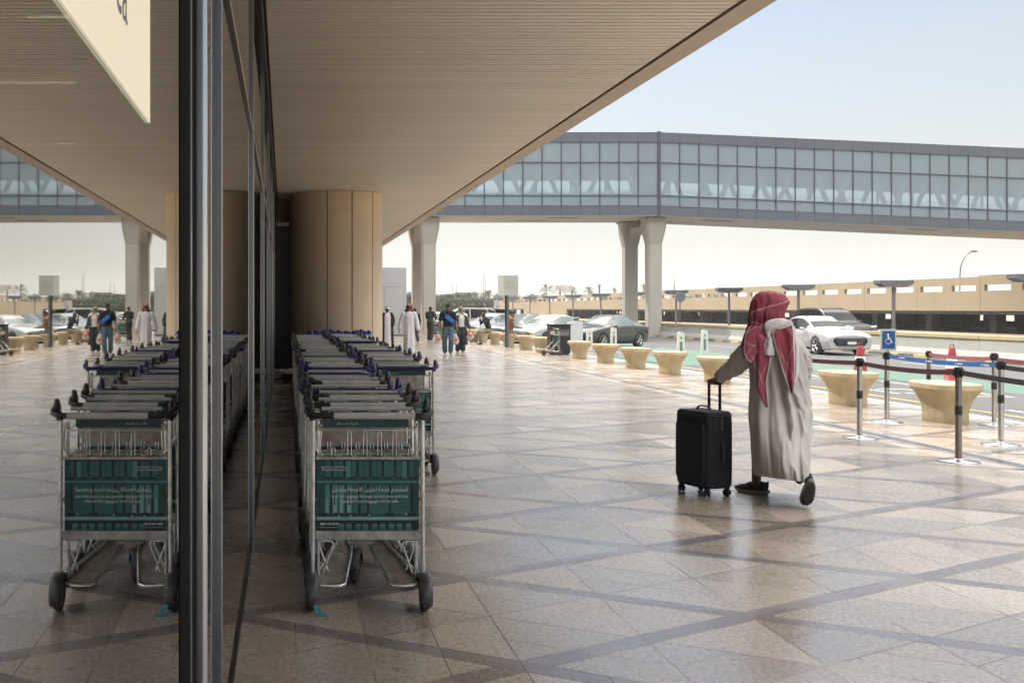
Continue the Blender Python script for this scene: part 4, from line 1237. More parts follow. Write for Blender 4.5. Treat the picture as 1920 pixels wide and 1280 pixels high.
def palm(px, Y, topy, wpx, lab):
    x = px2x(px, Y); H = 1.64+(577-topy)/2000*Y-ROAD; L = wpx/2000*Y*0.55
    t = empty('palm_tree', (x, Y, ROAD), label=lab, cat='palm tree', group='date palms behind the car park')
    MB().tube([(0, 0, 0), (0.05*L, 0, H*0.5), (0, 0, H-L*0.4)], [0.35, 0.26, 0.3], n=8).build('trunk', M['bark'], t)
    b = MB(); rr = random.Random(int(px))
    for k_ in range(34):
        az = rr.uniform(0, 2*PI); el = rr.uniform(-0.1, 1.3)
        d = Vector((math.cos(az)*math.cos(el), math.sin(az)*math.cos(el), math.sin(el)))
        pts = []
        for i in range(9):
            q = i/8
            pts.append(Vector((0, 0, H-L*0.4))+d*L*q+Vector((0, 0, -0.55*L*q*q*(1.15-0.5*math.sin(el)))))
        for i in range(8):
            p, q2 = pts[i], pts[i+1]; dd = (q2-p).normalized(); sd = dd.cross(Vector((0, 0, 1))).normalized()
            ll = L*0.24*math.sin(PI*(i+1.2)/10)
            for sgn in (-1, 1):
                for h_ in (0, 0.5):
                    c0 = p.lerp(q2, h_)
                    tip = c0+sd*sgn*ll+dd*ll*0.7+Vector((0, 0, -ll*0.35))
                    b.add([c0, c0+dd*L*0.035, tip], [(0, 1, 2)])
    b.build('fronds', M['palm_leaf'], t)
for i, (px, Y, ty, w) in enumerate(((868, 250, 549, 30), (848, 256, 551.5, 26), (836, 264, 552.5, 24), (822, 272, 553, 24), (768, 250, 548, 22))):
    hedge_tree(px, Y, ty, w, 'box-clipped dark green tree behind the parked cars, %s' % ('the rightmost and largest' if i == 0 else 'visible left of the bridge pier' if i == 4 else '%s from the right' % ORD[i]))
for i, (px, Y, ty, w) in enumerate(((786, 330, 545, 34), (889, 300, 549, 26), (905, 340, 552, 30), (938, 380, 551, 34), (965, 420, 553, 40), (998, 430, 554, 36), (1015, 420, 553, 30), (1140, 420, 556, 40), (1170, 420, 557, 34), (1306, 420, 551, 40), (1345, 430, 550, 34), (1235, 420, 552, 30))):
    tree(px, Y, ty, w, 'hazy green tree on the horizon, %s from the left' % ORD[i], 'leaf2', 'hazy trees on the horizon')
for i, (px, Y, ty, w) in enumerate(((915, 290, 547, 34), (1026, 330, 535, 34), (1050, 335, 538, 28), (1072, 330, 540, 30), (1104, 340, 540, 26), (1124, 330, 534, 12), (1152, 350, 541, 14), (1207, 360, 533, 16))):
    palm(px, Y, ty, w, 'date palm on the horizon, %s from the left' % ORD[i])
# hedges and lawn
for i, (a, b_, Y, y0, y1, lf) in enumerate(((815, 925, 215, 560, 572, 'leaf2'), (815, 916, 190, 570, 578, 'leaf'), (765, 778, 200, 556, 572, 'leaf2'))):
    h = MB(); rr = random.Random(i)
    x0 = px2x(a, Y); x1 = px2x(b_, Y); z1 = 1.64+(577-y0)/2000*Y; z0 = ROAD
    for k_ in range(4200):
        p = Vector((rr.uniform(x0, x1), Y+rr.uniform(-0.8, 0.8), z0+(z1-z0)*rr.random()**0.7+rr.uniform(-0.1, 0.12)))
        A_, B_ = frame_of(Vector((rr.gauss(0, 1), rr.gauss(0, 1), rr.gauss(0, 1))))
        s = rr.uniform(0.10, 0.28); h.add([p-A_*s, p-B_*s*0.6, p+A_*s, p+B_*s*0.6], [(0, 1, 2, 3)])
    h.box(x0, x1, Y-0.55, Y+0.55, z0, z1-0.25)
    o = h.build('hedge', M[lf]); tag(o, ('long pale hedge behind the white cars', 'lower dark hedge in front of the pale hedge', 'short hedge seen left of the bridge pier')[i], 'hedge')

# ================================================================== DUSTY AIR
hz_ = MB().box(-150, 1480, -30, 2500, -1.95, 60).build('haze', None)
hz_['kind'] = 'stuff'
hm = bpy.data.materials.new('haze'); hm.use_nodes = True
for n_ in list(hm.node_tree.nodes):
    if n_.type == 'BSDF_PRINCIPLED': hm.node_tree.nodes.remove(n_)
pv = hm.node_tree.nodes.new('ShaderNodeVolumePrincipled')
pv.inputs['Color'].default_value = (0.92, 0.90, 0.86, 1); pv.inputs['Density'].default_value = 0.0005; pv.inputs['Anisotropy'].default_value = 0.2
hm.node_tree.links.new(pv.outputs[0], hm.node_tree.nodes['Material Output'].inputs['Volume'])
hz_.data.materials.append(hm)
# ================================================================== LUGGAGE TROLLEYS
def arc_pts(c, r, a0, a1, n, plane='xz'):
    out = []
    for i in range(n+1):
        t = R(a0+(a1-a0)*i/n)
        out.append((c[0]+r*math.cos(t), c[1], c[2]+r*math.sin(t)) if plane == 'xz' else (c[0]+r*math.cos(t), c[1]+r*math.sin(t), c[2]))
    return out
def advert():
    """luggage photo printed on the panel: rows of suitcases on shelves, with wording; x -0.278..0.278, z 0..0.384"""
    W = 0.556; H = 0.384
    m = MB()     # 0 dark, 1 mid, 2 light, 3 pale, 4 black, 5 white
    m.box(-W/2, W/2, 0, 0.004, 0, H, 0)
    def q(x0, x1, z0, z1, mi, d=0.0006):
        x0, x1 = [-W/2 + v/1700*W for v in (x0, x1)]; z0, z1 = [H - v/1180*H for v in (z1, z0)]
        if x1 > W/2: x1 = W/2
        m.add([(x0, -d, z0), (x1, -d, z0), (x1, -d, z1), (x0, -d, z1)], [(0, 1, 2, 3)], mi)
    # photograph pixels measured on a 1700 x 1180 panel
    for (a, b, c) in ((150, 240, 1), (275, 350, 1), (365, 440, 1), (485, 570, 2), (585, 655, 1), (705, 780, 1), (795, 870, 1), (920, 1000, 1), (1010, 1080, 1), (1120, 1200, 1), (1210, 1280, 1), (1330, 1410, 1), (1425, 1500, 2), (1545, 1610, 1)):
        q(a, b, 25, 285 if c == 1 else 310, c)
    for a in (240, 440, 655, 870, 1080, 1280, 1500): q(a+5, a+36, 20, 300, 4)
    for a in (160, 290, 500, 710, 925, 1130, 1340, 1550): q(a, a+130, 300, 325, 4, 0.0009)
    q(0, 1700, 350, 392, 2)
    q(0, 1700, 393, 400, 4)
    for (a, b, c) in ((20, 125, 0), (140, 218, 2), (262, 355, 2), (375, 462, 2), (500, 590, 2), (605, 690, 1), (735, 835, 1), (870, 1200, 1), (1235, 1560, 1), (1580, 1690, 0)):
        q(a, b, 425, 905, c)
        if c == 2: q(a+8, b-25, 640, 890, 3, 0.0008)
    for a in (222, 465, 695, 838, 1205, 1562): q(a, a+30, 410, 930, 4)
    for a in (285, 530): q(a, a+22, 500, 760, 4, 0.001)
    for (a, b) in ((890, 1180), (1255, 1540)):
        for z in range(560, 880, 55): q(a, b, z, z+7, 0, 0.001)
    for a in (30, 290, 520, 760, 1140, 1500): q(a, a+150, 890, 945, 4, 0.0011)
    for (x, z) in ((370, 940), (570, 935), (880, 925), (1490, 910)):
        cx = -W/2+x/1700*W; cz = H-z/1180*H
        m.add([(cx+0.0065*math.cos(t*PI/5), -0.0016, cz+0.0065*math.sin(t*PI/5)) for t in range(10)], [tuple(range(10))], 3)
    q(0, 1700, 955, 1010, 3); q(0, 1700, 1011, 1022, 4, 0.0008)
    q(0, 1700, 1023, 1180, 4, 0.0004)
    for a in (365, 490, 640, 765, 915, 1050, 1200, 1330, 1480): q(a, a+95, 1070, 1178, 1, 0.0009); q(a+8, a+87, 1078, 1110, 2, 0.0011)
    q(0, 360, 1128, 1138, 3, 0.001)
    # wording
    def wd(txt, x, z, w, bold=0.0):
        add_text(m, txt, (-W/2+x/1700*W, -0.0022, H-z/1180*H), width=w/1700*W, mi=5, bold=bold)
    wd(shape_arabic('استخدم خدمة تخزين الأمتعة وتطمن'), 880, 505, 1260, 0.012)
    wd('Use the Luggage Storage service area and rest', 880, 618, 1280, 0.004)
    wd('assured Your baggage will be safe', 885, 700, 940, 0.004)
    wd(shape_arabic('مطار الملك خالد الدولي'), 290, 128, 400, 0.006)
    wd("King Khalid Int'l airport", 290, 172, 400, 0.006)
    wd('800-124 8100', 215, 1073, 310, 0.02)
    x0 = -W/2+75/1700*W; z0 = H-130/1180*H
    m.add([(x0, -0.0022, z0), (x0+0.004, -0.0022, z0+0.006), (x0+0.008, -0.0022, z0+0.003), (x0+0.003, -0.0022, z0-0.006)], [(0, 1, 2, 3)], 5)
    return m.mesh('advert_panel')
AD_MATS = [M['teal_dark'], M['teal_mid'], M['teal_light'], M['teal_pale'], M['teal_black'], M['print_white']]
AD = advert()
SCUFF = mat('scuffed_plate', (0.72, 0.68, 0.62), 0.5, 0.2, noise_amt=0.5, noise_scale=16, color2=(0.45, 0.35, 0.27), bump=0.15, bump_scale=25)
BARM = mat('cross_bar_metal', (0.50, 0.48, 0.44), 0.42, 0.6, noise_amt=0.45, noise_scale=14)

def wheel_part(root, x, y, r, w, rot=0.0, front=False):
    wh = bpy.data.objects.new('wheel', None); col.objects.link(wh); wh.parent = root; wh.location = (x, y, r); wh.rotation_euler = (0, 0, rot); wh.empty_display_size = 0.05
    MB().lathe([(0.52*r, -w/2), (0.93*r, -w/2), (r, -w*0.28), (r, w*0.28), (0.93*r, w/2), (0.52*r, w/2)], axis='X', n=28, cap=False).build('tyre', M['rubber_grey'], wh)
    MB().lathe([(0, -w*0.42), (0.3*r, -w*0.5), (0.53*r, -w*0.36), (0.53*r, w*0.36), (0.3*r, w*0.5), (0, w*0.42)], axis='X', n=20).build('hub', M['fender'], wh)
    # mudguard hood
    b = MB(); rows = []
    a0, a1 = (-28, 178) if not front else (0, 180)
    for i in range(13):
        t = R(a0+(a1-a0)*i/12)
        rr = r*1.13
        rows.append([(sx*(w*0.5+0.012)*(1 if e else 0.9), -rr*k_*math.cos(t), rr*k_*math.sin(t)) for sx, k_, e in ((-1, 0.72, 1), (-1, 0.97, 1), (-0.55, 1.07, 0), (0.55, 1.07, 0), (1, 0.97, 1), (1, 0.72, 1))])
    b.grid(rows); o = b.build('mudguard', M['fender'], wh)
    s = o.modifiers.new('solid', 'SOLIDIFY'); s.thickness = 0.004
    return wh

def trolley(grip='black_plastic'):
    r = empty('luggage_trolley')
    CH = M['chrome']
    for sx in (-1, 1):
        f = MB()
        f.tube([(sx*0.300, 0.0, 0.175), (sx*0.298, 0.0, 0.6), (sx*0.296, 0.0, 1.07)], 0.0125, n=10)
        f.tube([(sx*0.268, 0.06, 0.18), (sx*0.268, 0.055, 0.6), (sx*0.268, 0.05, 1.02)], 0.010, n=8)
        # side stays down to the base
        f.tube([(sx*0.285, 0.02, 0.60), (sx*0.26, 0.40, 0.24)], 0.009, n=8)
        f.build('upright', CH, r)
    base = MB()
    for sx in (-1, 1):
        pts = [(sx*0.285, 0.01, 0.135), (sx*0.20, 0.0, 0.13)] + [(sx*(0.17-0.045*math.sin(t)), 0.0+0.045*(1-math.cos(t))-0.0, 0.13) for t in (0.2, 0.6, 1.0, 1.4)] + [(sx*0.07, 0.42, 0.20), (sx*0.035, 0.80, 0.27)]
        base.tube(pts, 0.0125, n=10)
        base.tube([(sx*0.29, 0.05, 0.17), (sx*0.16, 0.50, 0.235), (sx*0.10, 0.86, 0.285)], 0.0115, n=10)
        base.tube([(sx*0.272, 0.015, 0.372), (sx*0.20, 0.012, 0.372), (sx*0.188, 0.012, 0.355), (sx*0.245, 0.03, 0.19)], 0.0065, n=8)
        base.tube([(sx*0.272, 0.06, 0.36), (sx*0.215, 0.06, 0.20)], 0.005, n=6)
    base.tube([(-0.10, 0.86, 0.285), (-0.05, 0.90, 0.29), (0.05, 0.90, 0.29), (0.10, 0.86, 0.285)], 0.0125, n=10)
    base.build('base_frame', CH, r)
    tr = MB()
    for sx in (-1, 1):
        a = [(sx*0.283, 0.03, 0.145), (sx*0.13, 0.05, 0.138), (sx*0.07, 0.42, 0.197), (sx*0.165, 0.46, 0.225)]
        t = [(x, y, z) for x, y, z in a]; u = [(x, y, z-0.006) for x, y, z in a]
        tr.grid([t, u], closed=True, smooth=False); tr.add(t, [(0, 1, 2, 3)]); tr.add(u, [(3, 2, 1, 0)])
        a = [(sx*0.068, 0.43, 0.199), (sx*0.16, 0.47, 0.228), (sx*0.098, 0.84, 0.281), (sx*0.036, 0.79, 0.266)]
        t = [(x, y, z) for x, y, z in a]; u = [(x, y, z-0.006) for x, y, z in a]
        tr.grid([t, u], closed=True, smooth=False); tr.add(t, [(0, 1, 2, 3)]); tr.add(u, [(3, 2, 1, 0)])
    tr.build('luggage_tray', M['dull_steel'], r)
    # handle
    MB().tube([(-0.19, -0.085, 1.062), (0.245, -0.085, 1.062)], 0.0185, n=12).build('handle_bar', M['grip_grey'] if grip == 'black_plastic' else M[grip], r)
    for sx, xi in ((-1, 0.19), (1, 0.245)):
        g = MB()
        x0 = xi
        g.tube(spline([(sx*x0, -0.085, 1.062), (sx*(x0+0.03), -0.085, 1.062), (sx*0.292, -0.078, 1.064), (sx*0.325, -0.045, 1.072), (sx*0.332, 0.0, 1.09), (sx*0.322, 0.04, 1.11)], 16), 0.0165, n=12)
        # oval hoop guard
        hoop = [(sx*(0.318+0.010*math.cos(t)), 0.005+0.038*math.cos(t), 1.095+0.037*math.sin(t)) for t in [2*PI*k_/18 for k_ in range(18)]]
        g.tube(hoop, 0.016, n=10, closed=True)
        g.ball((sx*0.315, 0.005, 1.095), (0.020, 0.040, 0.037))
        g.tube([(sx*0.300, 0.0, 1.03), (sx*0.308, 0.0, 1.075)], 0.018, n=10)
        g.build('grip', M[grip], r)
    # second inner bar with wire clips
    MB().tube([(-0.25, 0.045, 1.088), (0.25, 0.045, 1.088)], 0.0105, n=10).build('brake_bar', M['grip_grey'], r)
    wl = MB()
    for x0, x1 in ((-0.215, -0.085), (0.0, 0.125)):
        wl.tube([(x0, 0.035, 1.03), (x0, 0.035, 1.07), (x0+0.01, 0.035, 1.078), (x1-0.012, 0.035, 1.078), (x1, 0.035, 1.068), (x1, 0.035, 1.035)], 0.003, n=6)
    wl.build('wire_clip', CH, r)
    # upper advert strip
    st = MB().box(-0.245, 0.225, 0.05, 0.054, 0.985, 1.052, 0)
    add_text(st, shape_arabic('عبر واتساب مطار'), (-0.11, 0.0488, 1.006), width=0.12, mi=1, bold=0.01)
    st.box(-0.225, -0.15, 0.0488, 0.0495, 1.036, 1.039, 1)
    st.build('advert_strip', [M['teal_dark'], M['print_white']], r)
    # big panel, cross bar
    o = link_mesh('advert_panel', AD, None, r)
    if not AD.materials:
        for m_ in AD_MATS: AD.materials.append(m_)
    o.location = (0.0, 0.012, 0.430)
    cb_ = MB().rbox((0, 0.012, 0.404), (0.575, 0.030, 0.048), b=0.003)
    MB().box(-0.284, 0.284, -0.012, 0.03, 0.818, 0.832).build('basket_rail', BARM, r)
    cb_.build('cross_bar', BARM, r)
    MB().lathe([(0.0, -0.001), (0.0035, -0.001)], c=(0.0, -0.0045, 0.41), axis='Y', n=10).lathe([(0.0, -0.001), (0.003, -0.001)], c=(-0.25, -0.0045, 0.40), axis='Y', n=10).lathe([(0.0, -0.001), (0.003, -0.001)], c=(0.25, -0.0045, 0.41), axis='Y', n=10).build('rivet', M['groove'], r)
    # basket
    MB().box(-0.252, 0.222, 0.205, 0.208, 0.862, 0.972).build('basket_back_plate', SCUFF, r)
    bk = MB()
    # rim
    bk.tube([(-0.27, 0.0, 1.01), (-0.262, -0.03, 0.985), (-0.25, -0.035, 0.979), (0.25, -0.035, 0.979), (0.262, -0.03, 0.985), (0.27, 0.0, 1.01)], 0.0045, n=8)
    bk.tube([(-0.26, -0.03, 0.97), (-0.262, 0.21, 0.98), (0.262, 0.21, 0.98), (0.26, -0.03, 0.97)], 0.004, n=6)
    for sx in (-1, 1):
        bk.tube([(sx*0.255, -0.034, 0.975), (sx*0.262, -0.034, 0.87), (sx*0.255, -0.03, 0.845), (sx*0.235, 0.0, 0.836)], 0.0045, n=8)
        bk.tube([(sx*0.272, 0.0, 1.0), (sx*0.285, 0.03, 0.95), (sx*0.285, 0.03, 0.87), (sx*0.26, 0.02, 0.842)], 0.006, n=8)
    for x in (-0.103, -0.018, 0.060, 0.141):
        bk.tube([(x-0.0095, -0.036, 0.842), (x-0.0095, -0.038, 0.965), (x, -0.037, 0.977), (x+0.0095, -0.038, 0.965), (x+0.0095, -0.036, 0.842)], 0.0027, n=6)
    for x in (-0.19, 0.225):
        bk.tube([(x-0.009, -0.036, 0.842), (x-0.009, -0.037, 0.878), (x, -0.037, 0.888), (x+0.009, -0.037, 0.878), (x+0.009, -0.036, 0.842)], 0.0027, n=6)
    for x in (-0.21, -0.13, -0.05, 0.03, 0.11, 0.19):
        for d in (0, 0.016):
            bk.tube([(x+d+0.045, -0.034, 0.842), (x+d, 0.20, 0.846), (x+d-0.002, 0.203, 0.885)], 0.0032, n=6)
    for y in (0.02, 0.08, 0.14, 0.19):
        bk.tube([(-0.26, y, 0.842), (0.26, y, 0.842)], 0.0032, n=6)
    bk.build('wire_basket', CH, r)
    wheel_part(r, -0.307, 0.0, 0.094, 0.044, 0.0)
    wheel_part(r, 0.307, 0.0, 0.094, 0.044, 0.0)
    wheel_part(r, -0.03, 0.60, 0.094, 0.044, R(-14), True)
    MB().tube([(-0.03, 0.60, 0.18), (-0.03, 0.60, 0.235)], 0.02, n=10).box(-0.08, 0.08, 0.55, 0.65, 0.235, 0.245).build('castor_bracket', M['dull_steel'], r)
    return r

blackT = trolley('black_plastic')
blueT = trolley('blue_plastic')
brightT = trolley('blue_bright')
used = set()
rt = random.Random(3)
def place_trolley(kind, x, y, rz, label, grp):
    if kind not in used:
        o = kind; used.add(kind)
    else: o = copy_tree(kind)
    o.location = (x, y, 0); o.rotation_euler = (0, 0, rz)
    if grp and len(used) and y > 6: o.scale = (1, 1, rt.uniform(0.975, 1.025))
    tag(o, label, 'luggage trolley', grp)
    return o
rt = random.Random(3)
ys = [5.80, 6.28, 6.75, 7.22]
while ys[-1] < 21.6: ys.append(ys[-1]+rt.uniform(0.44, 0.56))
blue_ids = {3, 4, 7, 8, 12, 13, 19, 20, 26}
for i, y in enumerate(ys):
    t = (y-5.8)/16
    x = 0.455 - 0.0*t + (0.0 if i < 2 else rt.uniform(-0.02, 0.02)) + 0.03*t
    kd = blueT if i in blue_ids else blackT
    if i == 0: lab = 'foremost luggage trolley of the row along the glass, its whole green advert visible'
    else: lab = '%s trolley from the front in the row along the glass, %s handle' % (ORD[i], 'blue' if i in blue_ids else 'grey')
    place_trolley(kd, x, y, 0 if i == 0 else R(rt.uniform(-1.2, 1.2)), lab, 'luggage trolleys nested along the glass wall')
ys2 = [10.55]
while ys2[-1] < 21.4: ys2.append(ys2[-1]+rt.uniform(0.44, 0.6))
for i, y in enumerate(ys2):
    b_ = i in (0, 5, 6, 13)
    place_trolley(blueT if b_ else blackT, 1.165+rt.uniform(-0.02, 0.02), y, R(rt.uniform(-1.2, 1.2)),
                  '%s trolley from the front in the right-hand row, %s handle' % (ORD[i], 'blue' if b_ else 'grey'), 'luggage trolleys in the second row')
for i in range(8):
    place_trolley(brightT, 0.62+i*0.17, 23.2+0.02*i, R(78), 'bright blue luggage trolley standing sideways before the round column, %s from the left' % ORD[i], 'blue trolleys turned sideways at the column')
o = place_trolley(blackT, px2x(1046, 36.6), 36.75, R(-38), 'lone luggage trolley leaning in front of the black bin', None)
o.rotation_euler = (0, 0, R(100))
o.scale = (0.8, 0.8, 0.85)

# teal leaflet by the near wheel
lf = MB()
A_ = Vector((px2x(588, 5.62), 5.62, 0.004)); 
lf.add([(0.178, 5.67, 0.002), (0.235, 5.66, 0.003), (0.222, 5.72, 0.003), (0.172, 5.725, 0.002)], [(0, 1, 2, 3)])
lf.add([(0.178, 5.67, 0.0025), (0.213, 5.668, 0.003), (0.172, 5.705, 0.068), (0.148, 5.70, 0.062)], [(0, 1, 2, 3)])
o = lf.build('leaflet', [mat('leaflet_teal', (0.06, 0.30, 0.36), 0.5)], None)
s_m = o.modifiers.new('s', 'SOLIDIFY'); s_m.thickness = 0.0008
tag(o, 'small folded teal leaflet lying under the near left trolley wheel', 'leaflet')
lw = MB(); lw.add([(0.182, 5.684, 0.022), (0.186, 5.684, 0.023), (0.168, 5.697, 0.058), (0.164, 5.697, 0.057)], [(0, 1, 2, 3)]); 
lo = lw.build('printed_line', M['print_white'], o, fix=False)

# ================================================================== CARS
def car(name, paint, kind='sedan', grille='dark', glass='car_glass'):
    r = empty(name)
    if kind == 'sedan':
        S = [(2.26, .36, .60, .66, .50, .80), (2.21, .26, .80, .80, .60, .96), (2.0, .23, .88, .92, .66, 1.04), (1.62, .20, .90, .95, .60, 1.16), (1.15, .19, .91, .94, .57, 1.34), (0.65, .18, .91, .93, .57, 1.45), (0.1, .18, .91, .92, .57, 1.445), (-0.32, .18, .91, .91, .58, 1.30), (-0.90, .18, .90, .93, .68, 1.05), (-1.12, .18, .90, .91, .70, 1.00), (-1.7, .20, .89, .84, .68, .93), (-2.08, .22, .87, .76, .64, .84), (-2.22, .25, .84, .66, .60, .74)]
        ax = (-1.36, 1.34); wr = 0.325; wu = (2.1, 6.9); ws = (7.25, 8.0); rw = (2.55, 3.9); pil = [4.35]
    else:
        S = [(2.40, .40, .70, .74, .60, .95), (2.36, .30, .88, .98, .70, 1.25), (2.25, .26, .92, 1.06, .68, 1.55), (2.0, .25, .94, 1.08, .66, 1.70), (1.2, .25, .95, 1.07, .66, 1.76), (0.5, .25, .95, 1.06, .66, 1.77), (-0.05, .25, .95, 1.05, .66, 1.73), (-0.42, .25, .94, 1.05, .68, 1.58), (-0.98, .25, .93, 1.04, .76, 1.16), (-1.25, .25, .93, 1.02, .76, 1.10), (-1.8, .26, .92, .96, .72, 1.05), (-2.25, .30, .86, .86, .66, .96), (-2.40, .38, .74, .70, .60, .78)]
        ax = (-1.45, 1.42); wr = 0.37; wu = (1.7, 6.9); ws = (7.2, 8.0); rw = (1.3, 2.2); pil = [3.4, 4.9]
    def ringpts(s):
        y, zl, w, zb, wr_, zt = s
        zt = max(zt, zb+0.015)
        wl = w*0.93
        return [(0, zl), (wl*0.9, zl), (wl, zl+0.07), (w, zl+0.22+0.1*(zb-zl)), (w*0.995, (zl+zb)/2+0.12), (w*0.955, zb), (wr_, zt-0.035), (wr_*0.82, zt-0.005), (wr_*0.4, zt+0.012), (0, zt+0.016)]
    CTRL = [[(y,)+p for p in ringpts(s)] for s in S for y in (s[0],)]
    nU = len(S)-1; nV = 9
    def ev(u, v):
        cols_ = []
        for j in range(nV+1):
            cols_.append(tuple(catmull([CTRL[i][j] for i in range(nU+1)], u)))
        y, x, z = catmull(cols_, v)
        return Vector((x, y, z))
    cache = {}
    def E(u, v):
        k_ = (round(u, 4), round(v, 4))
        if k_ not in cache: cache[k_] = ev(u, v)
        return cache[k_]
    NU, NV = 48, 30
    b = MB(); rows = []
    for i in range(NU+1):
        u = nU*i/NU; half = [E(u, nV*j/NV) for j in range(NV+1)]
        rows.append([Vector((p.x, p.y, p.z)) for p in half] + [Vector((-p.x, p.y, p.z)) for p in half[-2:0:-1]])
    b.grid(rows, closed=True)
    b.add(rows[0], [tuple(range(len(rows[0])))]); b.add(rows[-1], [tuple(range(len(rows[0])-1, -1, -1))])
    me = b.fixn(b.mesh())
    tmp = bpy.data.objects.new('t', me); col.objects.link(tmp)
    # weld and cut wheel arches
    cut = MB()
    for y in ax:
        for sx in (-1, 1): cut.lathe([(wr*1.16, sx*0.62), (wr*1.16, sx*1.2)], c=(0, y, wr+0.005), axis='X', n=32)
    co = bpy.data.objects.new('c', cut.fixn(cut.mesh())); col.objects.link(co)
    w_ = tmp.modifiers.new('w', 'WELD'); w_.merge_threshold = 0.0005
    bo = tmp.modifiers.new('b', 'BOOLEAN'); bo.object = co; bo.operation = 'DIFFERENCE'; bo.solver = 'EXACT'
    me2 = evaluated_mesh(tmp)
    if len(me2.polygons) < 200: me2 = me
    bpy.data.objects.remove(tmp); bpy.data.objects.remove(co)
    body = link_mesh('body', me2, [M[paint]], r)
    for p in me2.polygons: p.material_index = 0
    def patch(name_, u0, u1, v0, v1, m_, off=0.006, n=10, both=True, mirror=True, parent=r, trim=None, sides=(1, -1)):
        g_ = MB()
        for sx in sides:
            rows = []
            for i in range(n+1):
                u = u0+(u1-u0)*i/n; row = []
                for j in range(n+1):
                    vv0, vv1 = (v0, v1) if trim is None else trim(u, v0, v1)
                    v = vv0+(vv1-vv0)*j/n
                    p = E(u, v); e = 0.02
                    du = E(min(u+e, nU), v)-E(max(u-e, 0), v); dv = E(u, min(v+e, nV))-E(u, max(v-e, 0))
                    nn = du.cross(dv)
                    if nn.length < 1e-9: nn = Vector((0, 0, 1))
                    nn.normalize()
                    if nn.dot(Vector((p.x, 0, p.z-0.6))) < 0: nn = -nn
                    q = p+nn*off
                    row.append((q.x*sx, q.y, q.z))
                rows.append(row)
            g_.grid(rows)
        return g_.build(name_, m_, parent)
    G = M[glass]
    def side_trim(u, v0, v1):
        a = v0; z = v1
        return (a, z)
    edges = [wu[0]+0.35] + [p_ for p_ in pil] + [wu[1]+0.55]
    ee = []
    for i in range(len(edges)-1):
        for sd_ in (1, -1): patch('side_window', edges[i]+0.07, edges[i+1]-0.07, 5.10, 5.88, M['car_glass'] if glass == 'car_glass' else G, sides=(sd_,))
    patch('windscreen', ws[0]-0.12, ws[1]-0.05, 6.1, 9.0, G)
    patch('rear_window', rw[0]+0.05, rw[1], 6.15, 9.0, M['car_glass'])
    for sd_ in (1, -1): patch('sill_trim', 3.0, 9.0, 1.2, 2.2, M['car_dark'], 0.004, n=12, sides=(sd_,))
    # seams
    sm_ = MB()
    for u in (pil[0], edges[-1]-0.1, edges[0]+0.6):
        for sx in (1, -1):
            a = [E(u-0.006, 2.3+k_*0.27) for k_ in range(11)]; c_ = [E(u+0.006, 2.3+k_*0.27) for k_ in range(11)]
            sm_.grid([[(q_.x*sx*1.004, q_.y, q_.z) for q_ in a], [(q_.x*sx*1.004, q_.y, q_.z) for q_ in c_]])
    sm_.build('door_seam', M['car_dark'], r)
    hb = MB()
    for u in (pil[0]-0.35, pil[0]+0.85 + (0.6 if kind == 'suv' else 0)):
        p = E(u, 4.62)
        for sx in (1, -1): hb.rbox((sx*(p.x+0.012), p.y, p.z), (0.03, 0.17, 0.03), b=0.008)
    hb.build('door_handle', M[paint], r)
    # nose
    yf = S[-1][0]; zn = S[-1][1]; H0 = S[-1][5]
    gr = MB()
    prof = [(-0.76, 0.66), (0.76, 0.66), (0.54, 0.37), (-0.54, 0.37)] if kind == 'sedan' else [(-0.6, 0.82), (0.6, 0.82), (0.5, 0.45), (-0.5, 0.45)]
    def nose_y(x): return yf-0.055+0.10*(abs(x)/0.75)**3
    rows = []
    for t in range(13):
        s = t/12; row = []
        for e in range(7):
            q_ = e/6
            xa = prof[0][0]+(prof[1][0]-prof[0][0])*s; xb = prof[3][0]+(prof[2][0]-prof[3][0])*s
            x = xa*(1-q_)+xb*q_; z = prof[0][1]*(1-q_)+prof[3][1]*q_
            row.append((x, nose_y(x)-0.015*math.sin(PI*q_), z))
        rows.append(row)
    gr.grid(rows)
    go = gr.build('grille', M['car_dark'], r)
    sol = go.modifiers.new('s', 'SOLIDIFY'); sol.thickness = 0.03
    lines = MB()
    for k_ in range(4):
        z = prof[3][1]+0.045+k_*(prof[0][1]-prof[3][1]-0.06)/4
        pts = [(x, nose_y(x)-0.022, z) for x in [-0.5+0.1*i for i in range(11)]]
        lines.tube(pts, 0.006, n=5)
    lines.build('grille_bar', M['lamp_grey'], go)
    MB().rbox((0, yf-0.10, prof[3][1]+0.10), (0.34, 0.012, 0.11), b=0.004).build('number_plate', M['paint_white'], r)
    for sx in (-1, 1):
        hl = MB(); rows = []
        for i in range(9):
            s = i/8; x = 0.46+0.36*s
            yy = yf-0.045+0.16*(x/0.75)**3
            zc = (0.70 if kind == 'sedan' else 0.88)+0.055*s; hh = 0.035+0.02*s
            rows.append([(sx*x, yy+0.02, zc-hh), (sx*x, yy, zc), (sx*x, yy+0.045, zc+hh)])
        hl.grid(rows); h_ = hl.build('headlight', M['lamp_lens'], r)
        s2 = h_.modifiers.new('s', 'SOLIDIFY'); s2.thickness = 0.02; s2.offset = 0
        MB().rbox((sx*0.76, yf+0.05, 0.44 if kind == 'sedan' else 0.55), (0.09, 0.05, 0.06), b=0.01).build('fog_light', M['amber_lens'], r)
        tl = MB(); zt_ = 0.86 if kind == 'sedan' else 1.05
        tl.rbox((sx*0.70, -S[0][0]*-1-0.05, zt_), (0.26, 0.10, 0.10 if kind == 'sedan' else 0.30), rz=sx*R(-22), b=0.015)
        tl.build('tail_light', M['red_lens'], r)
